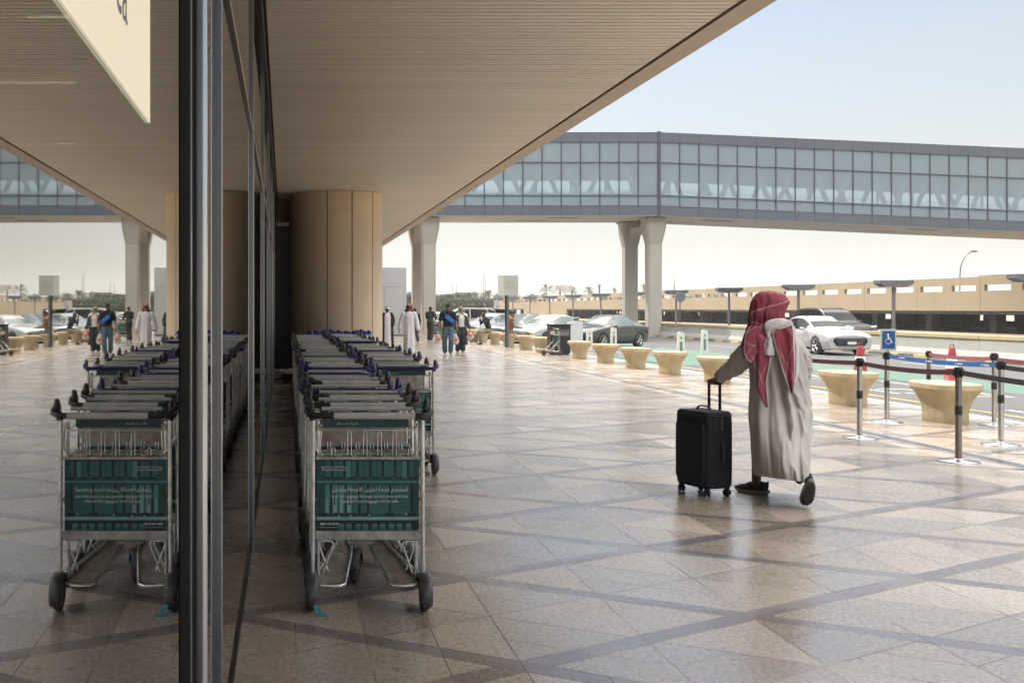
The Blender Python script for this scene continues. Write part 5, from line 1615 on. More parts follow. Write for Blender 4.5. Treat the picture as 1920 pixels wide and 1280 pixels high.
        mm = MB().ball((sx*1.0, ws and (-0.60 if kind == 'sedan' else -0.66), 0.98 if kind == 'sedan' else 1.14), (0.095, 0.06, 0.065)).tube([(sx*0.86, -0.60, 0.93 if kind == 'sedan' else 1.08), (sx*0.97, -0.60, 0.96 if kind == 'sedan' else 1.12)], 0.02, n=6)
        mm.build('wing_mirror', M[paint], r)
        for y in ax:
            wh = bpy.data.objects.new('wheel', None); col.objects.link(wh); wh.parent = r; wh.location = (sx*(0.80 if kind == 'sedan' else 0.84), y, wr); wh.empty_display_size = 0.1
            MB().lathe([(wr*0.66, -0.10), (wr*0.96, -0.10), (wr, -0.07), (wr, 0.07), (wr*0.96, 0.10), (wr*0.66, 0.10)], axis='X', n=28, cap=False).build('tyre', M['rubber'], wh)
            rm = MB().lathe([(wr*0.58, sx*0.05), (wr*0.61, sx*0.095), (wr*0.67, sx*0.103)], axis='X', n=28, cap=False)
            for k_ in range(5):
                a = 2*PI*k_/5
                for da in (-0.12, 0.12):
                    rm.tube([(sx*0.088, 0.04*math.cos(a+da), 0.04*math.sin(a+da)), (sx*0.096, wr*0.62*math.cos(a+da*1.3), wr*0.62*math.sin(a+da*1.3))], 0.018, n=6)
            rm.lathe([(0, sx*0.105), (0.05, sx*0.10), (0.055, sx*0.07)], axis='X', n=12, cap=False)
            rm.build('rim', M['rim'], wh)
            MB().lathe([(0, sx*0.02), (wr*0.66, sx*0.02)], axis='X', n=24).build('brake_disc', M['car_dark'], wh)
    return r
def place_car(o, x, y, yaw, label, cat='car', copy=False):
    if copy: o = copy_tree(o)
    o.location = (x, y, ROAD); o.rotation_euler = (0, 0, R(yaw))
    tag(o, label, cat, None)
    return o
cw = car('parked_car', 'car_white', 'sedan')
place_car(cw, 21.15, 42.2, 2, 'white sedan driving towards the camera beside the concrete barrier')
cg = car('parked_car', 'car_grey', 'sedan', glass='car_glass_clear')
place_car(cg, 14.55, 48.4, -52, 'dark grey sedan parked nose in to the kerb behind the lane markers')
cp_ = car('parked_car', 'car_white', 'sedan', glass='car_glass_clear')
place_car(cp_, 12.35, 49.9, -50, 'white sedan parked just left of the dark grey sedan')
cs = car('parked_car', 'car_silver', 'sedan', glass='car_glass_clear')
place_car(cs, 12.5, 56.6, -52, 'blue-grey sedan parked between two white sedans')
place_car(cp_, 12.2, 63.0, -50, 'white sedan parked behind the bent-over seated man', copy=True)
sv = car('parked_car', 'car_white', 'suv')
place_car(sv, 11.6, 70.5, -92, 'white sport utility car behind the couple carrying plastic bags', 'suv')
sb = car('parked_car', 'car_black', 'suv')
place_car(sb, 26.4, 51.4, 3, 'black sport utility car just beyond the barrier, behind the white sedan', 'suv')
sgn = car('parked_car', 'car_green', 'suv')
place_car(sgn, 13.9, 75.5, -70, 'dark green sport utility car behind the white one', 'suv')
place_car(cp_, 10.4, 77.0, -60, 'white sedan far off, seen at the foot of the left bridge pier', copy=True)
place_car(cs, 11.9, 83.0, -60, 'pale blue-grey sedan farthest off, right of the left bridge pier', copy=True)
place_car(cp_, 9.2, 88.0, -60, 'farthest white sedan, mostly hidden behind the man in the white robe', copy=True)
# ================================================================== PEOPLE
def cap(mb, pts, rs, n=12, flat=1.0):
    """rounded tapered limb through pts"""
    mb.tube(pts, rs, n=n, smooth=True, flat=flat)
    mb.ball(pts[0], rs[0]*0.995, n=12); mb.ball(pts[-1], rs[-1]*0.995, n=12)
    return mb
def V(*a): return Vector(a)
def hand(mb, wrist, d, side, down=V(0, 0, -1), curl=0.35, s=1.0):
    """palm, four unequal fingers and a thumb leaving the side of the palm"""
    d = Vector(d).normalized(); side = (Vector(side)-d*Vector(side).dot(d)).normalized(); nrm = d.cross(side)
    w = Vector(wrist)
    c = w+d*0.05*s
    Mx = Matrix((side, nrm, d)).transposed()
    mb.ball(c, (0.040*s, 0.017*s, 0.052*s), M=Mx)
    for i, (o, L) in enumerate(((-0.028, 0.060), (-0.010, 0.072), (0.009, 0.068), (0.027, 0.052))):
        p = c+side*o*s+d*0.042*s; L *= s
        q1 = p+(d*math.cos(curl)+nrm*math.sin(curl))*L*0.45
        q2 = q1+(d*math.cos(curl*2.2)+nrm*math.sin(curl*2.2))*L*0.32
        q3 = q2+(d*math.cos(curl*3.2)+nrm*math.sin(curl*3.2))*L*0.25
        cap(mb, [p, q1, q2, q3], [0.0095*s, 0.009*s, 0.0082*s, 0.007*s], n=8)
    p = c-side*0.034*s-d*0.018*s
    q = p+(-side*0.55+d*0.75+nrm*0.35).normalized()*0.040*s
    r_ = q+(-side*0.1+d*0.9+nrm*0.4).normalized()*0.030*s
    cap(mb, [p, q, r_], [0.012*s, 0.0105*s, 0.008*s], n=8)

def head_shape(mb, c, f, s=1.0):
    """skull, jaw, nose, ears; f = facing direction"""
    f = Vector(f).normalized(); sd = f.cross(V(0, 0, 1)).normalized(); up = sd.cross(f)
    Mx = Matrix((sd, f, up)).transposed()
    c = Vector(c)
    mb.ball(c+up*0.025*s-f*0.008*s, (0.076*s, 0.096*s, 0.098*s), n=18, M=Mx)
    mb.ball(c-up*0.055*s+f*0.022*s, (0.056*s, 0.066*s, 0.062*s), n=14, M=Mx)
    mb.ball(c-up*0.095*s+f*0.058*s, (0.024*s, 0.020*s, 0.018*s), n=10, M=Mx)
    cap(mb, [c+f*0.085*s+up*0.012*s, c+f*0.108*s-up*0.022*s], [0.010*s, 0.015*s], n=8)
    mb.ball(c+f*0.084*s-up*0.058*s, (0.024*s, 0.012*s, 0.009*s), n=8, M=Mx)
    mb.ball(c+f*0.082*s+up*0.022*s, (0.050*s, 0.012*s, 0.008*s), n=10, M=Mx)
    for k_ in (-1, 1): mb.ball(c+sd*0.078*s*k_-up*0.01*s-f*0.005*s, (0.010*s, 0.020*s, 0.032*s), n=8, M=Mx)
    return sd, f, up

class Person:
    def __init__(s, label, loc, yaw, H=1.75, skin='skin', group=None, pose=None):
        s.r = empty('person', loc, yaw, label=label, cat='person', group=group)
        s.k = H/1.75; s.skin = skin
        J = dict(head=(0, -0.01, 1.635), neck=(0, 0.01, 1.49), chest=(0, 0, 1.30), pel=(0, 0, 0.95),
                 sl=(0.185, 0, 1.42), sr=(-0.185, 0, 1.42), el=(0.25, 0.03, 1.13), er=(-0.25, 0.03, 1.13), wl=(0.27, -0.03, 0.87), wr=(-0.27, -0.03, 0.87),
                 hl=(0.09, 0, 0.92), hr=(-0.09, 0, 0.92), kl=(0.10, -0.02, 0.50), kr=(-0.10, -0.02, 0.50), al=(0.10, 0.02, 0.09), ar=(-0.10, 0.02, 0.09),
                 face=(0, -1, -0.05), tl=(0.02, -1, 0), tr=(-0.02, -1, 0), fl=(0, 0, -1), fr=(0, 0, -1), sol=None)
        J.update(pose or {})
        s.J = {a: (Vector(b)*s.k if a not in ('face', 'tl', 'tr', 'fl', 'fr') and b is not None else (Vector(b) if b is not None else None)) for a, b in J.items()}
    def torso(s, mb, e=0.0, top=0.0, cut=False):
        J, k = s.J, s.k
        pel, ch, nk = J['pel'], J['chest'], J['neck']
        ax = (J['sl']-J['sr']).normalized()
        up = (ch-pel).normalized(); fw = ax.cross(up)
        Mx = Matrix((ax, fw, up)).transposed()
        if cut: mb.ball(pel+up*0.045*k, ((0.152+e)*k, (0.112+e)*k, 0.10*k), n=16, M=Mx)
        else: mb.ball(pel, ((0.150+e)*k, (0.108+e)*k, 0.13*k), n=16, M=Mx)
        mb.ball(pel.lerp(ch, 0.5), ((0.137+e)*k, (0.100+e)*k, 0.19*k), n=16, M=Mx)
        mb.ball(ch-up*0.02*k, ((0.158+e)*k, (0.108+e)*k, 0.19*k), n=16, M=Mx)
        cap(mb, [J['sr']-ax*0.0, ch.lerp(nk, 0.78), J['sl']], [(0.058+e)*k, (0.075+e)*k, (0.058+e)*k])
    def body(s, hands=True):
        J, k = s.J, s.k
        mb = MB()
        s.torso(mb)
        cap(mb, [J['chest'].lerp(J['neck'], 0.6), J['neck'], J['head']-V(0, 0, 0.03)*k], [0.07*k, 0.054*k, 0.052*k])
        s.axes = head_shape(mb, J['head'], J['face'], k)
        for a, b, c, f, sg in (('sl', 'el', 'wl', 'fl', 1), ('sr', 'er', 'wr', 'fr', -1)):
            cap(mb, [J[a], J[b], J[c]], [0.050*k, 0.040*k, 0.027*k])
            d = J[f].normalized()
            side = V(0, 1, 0) if abs(d.y) < 0.8 else V(0, 0, 1)
            hand(mb, J[c]+d*0.01, d, -side, curl=0.4, s=k)
        for a, b, c, t in (('hl', 'kl', 'al', 'tl'), ('hr', 'kr', 'ar', 'tr')):
            cap(mb, [J[a], J[a].lerp(J[b], 0.5), J[b], J[b].lerp(J[c], 0.35), J[c]], [0.085*k, 0.072*k, 0.054*k, 0.053*k, 0.036*k])
            f = J[t].normalized()
            cap(mb, [J[c]-V(0, 0, 0.03)*k, J[c]+f*0.13*k-V(0, 0, 0.05)*k], [0.036*k, 0.030*k])
        me = remesh(mb, 0.0125, 2, 0.4)
        s.b = link_mesh('body', me, M[s.skin] if isinstance(s.skin, str) else s.skin, s.r)
        e = MB(); sd, f, up = s.axes
        for q in (-1, 1): e.ball(J['head']+sd*0.030*k*q+f*0.088*k+up*0.008*k, (0.011*k, 0.006*k, 0.007*k), n=8)
        e.build('eyes', M['hair'], s.r)
        return s.b
    def trousers(s, m, e=0.022, bottom=0.12, flare=0.0):
        J, k = s.J, s.k
        mb = MB()
        mb.ball(J['pel']+V(0, 0, 0.0), ((0.155+e)*k, (0.115+e)*k, 0.13*k), n=16)
        for a, b, c in (('hl', 'kl', 'al'), ('hr', 'kr', 'ar')):
            dn = (J[c]-J[b]).normalized()
            cap(mb, [J[a], J[a].lerp(J[b], 0.5), J[b], J[b].lerp(J[c], 0.5), J[c]+dn*(0.09-bottom)*k], [(0.088+e)*k, (0.078+e)*k, (0.060+e)*k, (0.058+e+flare*0.5)*k, (0.050+e+flare)*k])
        me = remesh(mb, 0.0135, 2, 0.5)
        wrinkle(me, 0.008, 9)
        return link_mesh('trousers', me, m, s.r)
    def shirt(s, m, e=0.02, sleeve=0.55, long=0.0, name='shirt'):
        J, k = s.J, s.k
        mb = MB(); s.torso(mb, e, cut=True)
        if long: 
            cap(mb, [J['pel'], J['pel']-V(0, 0, long)*k], [(0.15+e)*k, (0.16+e)*k], flat=0.8)
        for a, b, c in (('sl', 'el', 'wl'), ('sr', 'er', 'wr')):
            if sleeve <= 1:
                cap(mb, [J[a], J[a].lerp(J[b], sleeve)], [(0.055+e)*k, (0.052+e)*k])
            else:
                cap(mb, [J[a], J[b], J[b].lerp(J[c], sleeve-1)], [(0.055+e)*k, (0.046+e)*k, (0.032+e)*k])
        me = remesh(mb, 0.0135, 2, 0.5)
        wrinkle(me, 0.008, 8)
        return link_mesh(name, me, m, s.r)
    def shoes(s, m, sole=None):
        J, k = s.J, s.k
        for c, t in (('al', 'tl'), ('ar', 'tr')):
            f = J[t].normalized(); sd = f.cross(V(0, 0, 1)).normalized(); up = sd.cross(f)
            Mx = Matrix((sd, f, up)).transposed()
            base = J[c]-up*0.055*k
            mb = MB()
            mb.ball(base-f*0.03*k+up*0.01*k, (0.040*k, 0.055*k, 0.045*k), n=12, M=Mx)
            mb.ball(base+f*0.07*k-up*0.002*k, (0.045*k, 0.10*k, 0.034*k), n=12, M=Mx)
            mb.ball(base+f*0.03*k+up*0.02*k, (0.036*k, 0.06*k, 0.04*k), n=12, M=Mx)
            link_mesh('shoe', remesh(mb, 0.010, 2), m, s.r)
    def hair(s, m=None, long=0.0):
        J, k = s.J, s.k; sd, f, up = s.axes; Mx = Matrix((sd, f, up)).transposed()
        mb = MB(); mb.ball(J['head']+up*0.042*k-f*0.022*k, (0.083*k, 0.095*k, 0.088*k), n=16, M=Mx)
        mb.ball(J['head']+up*0.0*k-f*0.045*k, (0.076*k, 0.06*k, 0.075*k), n=16, M=Mx)
        return link_mesh('hair', remesh(mb, 0.011, 1), m or M['hair'], s.r)
    def cap_hat(s, m):
        J, k = s.J, s.k; sd, f, up = s.axes; Mx = Matrix((sd, f, up)).transposed()
        mb = MB(); mb.ball(J['head']+up*0.065*k-f*0.012*k, (0.088*k, 0.104*k, 0.075*k), n=16, M=Mx)
        mb.ball(J['head']+up*0.055*k+f*0.105*k, (0.070*k, 0.065*k, 0.009*k), n=16, M=Mx)
        return link_mesh('cap', remesh(mb, 0.010, 1), m, s.r)
    def scarf_head(s, m, drape=0.22, white=None):
        """head cloth falling on the shoulders, held by a dark cord"""
        J, k = s.J, s.k; sd, f, up = s.axes; Mx = Matrix((sd, f, up)).transposed()
        mb = MB(); h = J['head']
        mb.ball(h+up*0.045*k-f*0.018*k, (0.098*k, 0.112*k, 0.088*k), n=18, M=Mx)
        for q in (-1, 1):
            cap(mb, [h+sd*0.085*k*q+up*0.02*k-f*0.01*k, h+sd*0.10*k*q-up*0.10*k-f*0.02*k, h+sd*0.135*k*q-up*drape*k-f*0.0*k], [0.028*k, 0.036*k, 0.042*k])
        cap(mb, [h-f*0.09*k, h-f*0.11*k-up*0.16*k, h-f*0.12*k-up*(drape+0.12)*k], [0.07*k, 0.085*k, 0.07*k])
        return link_mesh('head_cloth', remesh(mb, 0.011, 2), m, s.r)
    def cord(s):
        J, k = s.J, s.k; sd, f, up = s.axes
        mb = MB()
        for dz in (0.070, 0.088):
            mb.tube([J['head']+up*dz*k-f*0.016*k+sd*0.096*k*math.cos(t*PI/12)+f*0.112*k*math.sin(t*PI/12) for t in range(24)], 0.010*k, n=8, closed=True)
        mb.build('head_cord', M['black_cloth'], s.r)
    def robe(s, m, rings, name='robe', folds=0.012, seed=0, nf=7):
        """rings: (z, halfwidth, halfdepth, cx, cy)"""
        k = s.k; b = MB(); rows = []
        N = 72; Rr = spline(rings, 46)
        for (z, w, d, cx, cy) in Rr:
            row = []
            zz = z; amp = folds*min(1, max(0.15, (1.45-z)/0.8))
            for i in range(N):
                t = 2*PI*i/N
                f = 1+amp/max(w, 0.05)*(math.sin(t*nf+seed+2.0*noise.noise(V(math.cos(t), math.sin(t), z*1.3+seed)))+0.8*noise.noise(V(math.cos(t)*2.5, math.sin(t)*2.5, z*2.5+seed)))
                row.append(((cx+w*math.cos(t)*f)*k, (cy+d*math.sin(t)*f)*k, zz*k))
            rows.append(row)
        b.grid(rows, closed=True)
        b.add(rows[0], [tuple(range(N))])
        return b.build(name, m, s.r)
    def sleeves(s, m, e=0.03, end=0.92, name='sleeve'):
        J, k = s.J, s.k
        for a, b, c in (('sl', 'el', 'wl'), ('sr', 'er', 'wr')):
            mb = MB(); cap(mb, [J[a], J[b], J[b].lerp(J[c], end)], [(0.058+e)*k, (0.05+e)*k, (0.042+e)*k])
            me = remesh(mb, 0.012, 2); wrinkle(me, 0.006, 10)
            link_mesh(name, me, m, s.r)

def wrinkle(me, amp, sc):
    me.update()
    ns = [v.normal.copy() for v in me.vertices]
    for v, n_ in zip(me.vertices, ns):
        p = v.co*sc
        d = noise.noise(V(p.x, p.y, p.z*0.6)) + 0.5*noise.noise(V(p.x*2.3, p.y*2.3, p.z*1.7+4))
        v.co += n_*d*amp
    me.update()

M['denim'] = mat('blue_denim', (0.085, 0.14, 0.20), 0.85, noise_amt=0.4, noise_scale=6)
M['tee_black'] = mat('black_cotton', (0.013, 0.017, 0.026), 0.85, noise_amt=0.3, noise_scale=12)
M['robe_white'] = mat('white_robe_cloth', (0.66, 0.645, 0.68), 0.8, noise_amt=0.08, noise_scale=8, bump=0.15, bump_scale=12)
M['cloak_black'] = mat('black_cloak', (0.014, 0.014, 0.017), 0.8)
M['coat_green'] = mat('grey_green_coat', (0.055, 0.065, 0.058), 0.85, noise_amt=0.3, noise_scale=7)
M['uniform'] = mat('dark_olive_uniform', (0.038, 0.040, 0.036), 0.85, noise_amt=0.3, noise_scale=7)
M['trouser_dark'] = mat('dark_teal_trousers', (0.03, 0.045, 0.05), 0.85, noise_amt=0.3, noise_scale=7)
M['blouse'] = mat('white_blouse', (0.62, 0.58, 0.56), 0.8)
M['hijab'] = mat('beige_scarf', (0.26, 0.25, 0.18), 0.85)
M['bag_blue'] = mat('bright_blue_bag', (0.015, 0.17, 0.55), 0.4, noise_amt=0.3, noise_scale=20)
M['navy'] = mat('navy_cloth', (0.02, 0.03, 0.05), 0.85, noise_amt=0.3, noise_scale=10)
M['vest'] = mat('rust_vest', (0.26, 0.095, 0.055), 0.8)
M['khaki'] = mat('khaki_cloth', (0.22, 0.19, 0.14), 0.85)
M['grey_cloth'] = mat('grey_cloth', (0.22, 0.23, 0.21), 0.85)
M['blue_shoe'] = mat('blue_shoe', (0.02, 0.07, 0.28), 0.5)
M['light_shoe'] = mat('light_shoe', (0.45, 0.42, 0.38), 0.5)
def checked(name, scale=140, red=(0.30, 0.030, 0.055), white=(0.56, 0.42, 0.45)):
    k = NT(name); tc = k.n('TexCoord')
    c = k.n('TexChecker', i_Scale=scale); k.l(tc.outputs['Object'], c.inputs['Vector'])
    c.inputs['Color1'].default_value = (*red, 1); c.inputs['Color2'].default_value = (*white, 1)
    n = k.n('TexNoise', i_Scale=9.0, i_Detail=3.0); k.l(tc.outputs['Object'], n.inputs['Vector'])
    f = k.ramp(n.outputs[0], [(0.45, (0.05, 0.05, 0.05)), (0.62, (0.9, 0.9, 0.9))])
    k.l(k.mix(k.math('MULTIPLY', f, 0.75), red, c.outputs[0]), k.b.inputs['Base Color']); k.b.inputs['Roughness'].default_value = 0.9
    return k.m
M['checked_far'] = checked('red_checked_far', 60, (0.26, 0.05, 0.07), (0.50, 0.30, 0.32))

ROBE = [(0.07, 0.185, 0.165, 0, 0.0), (0.30, 0.19, 0.16, 0, 0), (0.6, 0.19, 0.15, 0, 0), (0.95, 0.195, 0.145, 0, 0), (1.15, 0.185, 0.13, 0, 0), (1.33, 0.205, 0.125, 0, 0), (1.43, 0.19, 0.10, 0, 0), (1.485, 0.10, 0.075, 0, 0), (1.51, 0.062, 0.06, 0, 0)]
def at(px, Y): return (px-533)/2000*Y

# woven plastic shopping bag
def carrier(px, Y, ztop, h, lab):
    x = at(px, Y)
    r = empty('shopping_bag', (x, Y, ztop-h), label=lab, cat='plastic bag', group='thin white plastic bags with orange print')
    b = MB(); rows = []
    for i in range(15):
        t = i/14; z = h*0.74*t
        w = 0.135*(1-0.75*t**2.4)*(0.72+0.28*min(1, t*5)); d = 0.08*(1-0.7*t**2.4)*(0.7+0.3*min(1, t*5))
        rows.append([(w*math.cos(a)*(1+0.12*noise.noise(V(3*math.cos(a), 3*math.sin(a), z*12))), d*math.sin(a)*(1+0.2*noise.noise(V(3*math.cos(a), 3*math.sin(a), z*12+5))), z) for a in [2*PI*k_/22 for k_ in range(22)]])
    b.grid(rows, closed=True); b.add(rows[0], [tuple(range(22))])
    kk = M.get('film') or mat('white_film', (0.62, 0.62, 0.62), 0.4, alpha=0.72); M['film'] = kk
    b.build('bag', kk, r)
    MB().tube([(-0.045, 0, h*0.66), (-0.015, 0, h*0.95), (0, 0, h), (0.015, 0, h*0.95), (0.045, 0, h*0.66)], [0.014, 0.008, 0.009, 0.008, 0.014], n=8).build('handles', kk, r)
    c = MB(); rr = random.Random(int(px))
    for k_ in range(5): c.rbox((rr.uniform(-0.05, 0.05), rr.uniform(-0.02, 0.02), 0.07+0.045*k_), (0.11, 0.07, 0.05), rz=rr.uniform(0, 1), b=0.01)
    c.build('contents', mat('orange_contents', (0.62, 0.12, 0.06), 0.6) if 'oc' not in M else M['oc'], r); 
    p = MB()
    for sgn in (-1,):
        pts = [(0.07*math.cos(a)*(1+0.25*math.sin(3*a)), sgn*(0.083), 0.15+0.06*math.sin(a)*(1+0.2*math.cos(5*a))) for a in [2*PI*k_/20 for k_ in range(20)]]
        p.add(pts, [tuple(range(20))])
    p.build('print', mat('orange_print', (0.70, 0.13, 0.07), 0.5), r, fix=False)
    return r

# 1 man in black shirt and jeans
Y = 37.4
p = Person('man in black cap, black shirt and blue jeans carrying white plastic bags', (at(840, Y), Y, 0), R(-6), 1.77, pose=dict(
    el=(0.27, 0.02, 1.14), wl=(0.31, -0.06, 0.90), er=(-0.27, 0.02, 1.14), wr=(-0.33, -0.05, 0.90), kl=(0.10, -0.10, 0.51), al=(0.09, -0.02, 0.10), kr=(-0.11, 0.02, 0.50), ar=(-0.10, 0.14, 0.11), face=(-0.1, -1, -0.35)))
p.body(); p.trousers(M['denim'], 0.026, flare=0.012); p.shirt(M['tee_black'], 0.036, 0.62); p.shoes(M['blue_shoe']); p.cap_hat(M['black_cloth'])
b = MB(); b.tube([(-0.12, -0.15, 1.43), (0.02, -0.19, 1.28), (0.15, -0.15, 1.12), (0.19, 0.02, 1.08), (0.12, 0.15, 1.2), (-0.05, 0.15, 1.4), (-0.12, 0.05, 1.49)], 0.018, n=8, closed=True, flat=0.4)
mb = MB(); mb.rbox((0.045, -0.20, 1.24), (0.34, 0.08, 0.14), b=0.03, tilt=(0, R(38), 0))
b.build('bag_strap', M['bag_blue'], p.r); mb.build('waist_bag', M['bag_blue'], p.r)
carrier(821, 37.3, 0.86, 0.47, 'full white plastic bag with orange print in the right hand of the jeans man')
carrier(853.5, 37.3, 0.86, 0.49, 'white plastic bag hanging between the jeans man and the woman')
# 2 woman
Y = 39.0
p = Person('woman in beige headscarf and long grey-green coat carrying a small bag', (at(864, Y), Y, 0), R(8), 1.68, pose=dict(
    er=(-0.26, 0.03, 1.14), wr=(-0.30, -0.02, 0.90), el=(0.27, 0.0, 1.13), wl=(0.33, -0.08, 0.92), kl=(0.09, -0.06, 0.50), al=(0.08, 0.0, 0.10), kr=(-0.09, 0.02, 0.50), ar=(-0.09, 0.12, 0.10), face=(0.1, -1, -0.1)))
p.body(); p.trousers(M['trouser_dark'], 0.026, flare=0.02); p.shirt(M['blouse'], 0.022, 0.4); p.shoes(M['light_shoe'])
p.sleeves(M['coat_green'], 0.018, 0.88)
# open coat: two panels round the sides and back
b = MB(); rows = []
for z, w, d in spline([(0.30, 0.27, 0.20), (0.6, 0.26, 0.19), (0.95, 0.235, 0.17), (1.2, 0.215, 0.155), (1.38, 0.215, 0.14), (1.47, 0.12, 0.10), (1.5, 0.09, 0.09)], 30):
    row = []
    gap = 0.62 if z > 0.9 else 0.62-0.1*(0.9-z)
    for i in range(50):
        a = -PI/2+gap+(2*PI-2*gap)*i/49
        row.append((w*math.cos(a)*0.96*(1+0.03*math.sin(a*9)), d*math.sin(a)*0.96*(1+0.03*math.sin(a*9+1)), z*0.96))
    rows.append(row)
b.grid(rows); o = b.build('coat', M['coat_green'], p.r); sm_ = o.modifiers.new('s', 'SOLIDIFY'); sm_.thickness = 0.012
p.scarf_head(M['hijab'], 0.05)
b = MB(); b.ball(p.J['neck']+V(0, -0.01, 0.03), (0.085, 0.085, 0.075)); b.ball(p.J['neck']+V(0, 0.0, -0.03), (0.12, 0.10, 0.05)); link_mesh('neck_wrap', remesh(b, 0.012, 2), M['hijab'], p.r)
carrier(881, 38.9, 0.84, 0.36, 'small white plastic bag with orange print in the left hand of the woman')
# 3 man in white robe
Y = 36.9
p = Person('man in a long white robe and red headcloth walking towards the camera', (at(767, Y), Y, 0), R(-4), 1.76, pose=dict(
    el=(0.27, 0.02, 1.13), wl=(0.31, -0.07, 0.88), er=(-0.28, 0.03, 1.13), wr=(-0.33, 0.0, 0.88), kl=(0.08, -0.1, 0.5), al=(0.06, -0.08, 0.09), ar=(-0.08, 0.14, 0.10), face=(0.05, -1, -0.45)))
p.body(); p.robe(M['robe_white'], [(0.09, 0.185, 0.25, 0.0, -0.01), (0.30, 0.19, 0.23, 0, -0.01), (0.6, 0.19, 0.195, 0, -0.01)]+ROBE[3:], folds=0.014, seed=2); p.sleeves(M['robe_white'], 0.03, 0.9); p.shoes(M['light_shoe']); p.scarf_head(M['checked_far'], 0.17); p.cord()
# 4 man with black cloak
Y = 43.6
p = Person('man in white headband and black open cloak standing beside the round column', (at(726, Y), Y, 0), R(10), 1.68, skin='skin_dark', pose=dict(
    er=(-0.24, 0.02, 1.12), wr=(-0.20, -0.10, 0.88), el=(0.27, 0.0, 1.14), wl=(0.20, -0.15, 0.98), face=(0.1, -1, -0.2)))
p.body(); p.robe(M['robe_white'], ROBE, folds=0.008, seed=5); p.shoes(M['black_cloth']); p.sleeves(M['cloak_black'], 0.035, 0.9)
b = MB(); rows = []
for z, w, d in spline([(0.22, 0.29, 0.2), (0.6, 0.28, 0.2), (1.0, 0.26, 0.18), (1.3, 0.24, 0.15), (1.42, 0.2, 0.12), (1.48, 0.10, 0.09)], 24):
    rows.append([(w*math.cos(a)*0.96, (d*math.sin(a))*0.96, z*0.96) for a in [-PI/2+0.65+(2*PI-1.3)*i/40 for i in range(41)]])
b.grid(rows); o = b.build('cloak', M['cloak_black'], p.r); sm_ = o.modifiers.new('s', 'SOLIDIFY'); sm_.thickness = 0.012
b = MB(); b.tube([(-0.16, -0.13, 1.36), (-0.19, -0.17, 1.15), (-0.17, -0.16, 0.95)], [0.05, 0.055, 0.03], n=10, flat=0.5); b.build('shoulder_scarf', M['checked_far'], p.r)
b = MB(); [b.tube([V(0.086*math.cos(t*PI/12), -0.01+0.100*math.sin(t*PI/12), 1.612+dz) for t in range(24)], 0.012, n=8, closed=True) for dz in (0, 0.016, 0.032)]; b.build('headband', M['paint_white'], p.r); p.hair()
# 5 man in dark uniform, seen from behind
Y = 53.5
p = Person('man in dark uniform seen from behind, pushing a loaded trolley', (at(807, Y), Y, 0), R(150), 1.70, skin='skin_dark', pose=dict(
    el=(0.24, -0.12, 1.18), wl=(0.20, -0.36, 1.08), er=(-0.24, -0.12, 1.18), wr=(-0.20, -0.36, 1.08), fl=(0, -1, -0.2), fr=(0, -1, -0.2), kl=(0.1, -0.08, 0.5), ar=(-0.1, 0.12, 0.1)))
p.body(); p.trousers(M['uniform'], 0.026, flare=0.01); p.shirt(M['uniform'], 0.03, 1.85, name='jacket'); p.shoes(M['black_cloth']); p.hair()
o = copy_tree(blackT); o.location = (at(818, 54.6), 54.7, 0); o.rotation_euler = (0, 0, R(-32)); tag(o, 'luggage trolley pushed by the man in dark uniform', 'luggage trolley'); o['group'] = ''
del o['group']
for i, (px, Y, z, sz, mt, lab) in enumerate(((822, 55.0, 0.42, (0.42, 0.6, 0.28), 'navy', 'dark blue bag lying on the pushed trolley'), (823, 55.0, 0.70, (0.36, 0.5, 0.22), 'vest', 'rust coloured bag on top of the pushed trolley'))):
    r = empty('travel_bag', (at(px, Y), Y, z-0.14), R(-32), label=lab, cat='bag')
    MB().rbox((0, 0, sz[2]/2), sz, b=0.06).build('bag', M[mt], r)
    MB().tube([(-0.12, 0, sz[2]-0.01), (-0.08, 0, sz[2]+0.06), (0.08, 0, sz[2]+0.06), (0.12, 0, sz[2]-0.01)], 0.012, n=8).build('handle', M['black_cloth'], r)
# 6 seated bent man with phone, side on
SIT = dict(pel=(0, 0.06, 0.66), chest=(0, -0.06, 1.0), neck=(0, -0.13, 1.19), head=(0, -0.22, 1.29), sl=(0.18, -0.06, 1.12), sr=(-0.18, -0.06, 1.12),
           hl=(0.09, 0.0, 0.62), hr=(-0.09, 0.0, 0.62), kl=(0.10, -0.42, 0.56), kr=(-0.10, -0.40, 0.60), al=(0.10, -0.38, 0.09), ar=(-0.06, -0.72, 0.30))
Y = 47.7
q = dict(SIT); q.update(el=(0.2, -0.25, 0.95), wl=(0.14, -0.30, 1.20), er=(-0.2, -0.28, 0.92), wr=(-0.14, -0.32, 1.18), fl=(0, -0.2, 1), fr=(0, -0.2, 1), face=(0, -1, -0.5), tr=(0, -0.9, 0.35))
p = Person('man in navy shirt sitting bent forward on a bench, phone at his face', (at(915, Y), Y, 0), R(-78), 1.75, skin='skin_dark', pose=q)
p.body(); p.trousers(M['khaki'], 0.022); p.shirt(M['navy'], 0.026, 1.7); p.shoes(M['black_cloth']); p.hair()
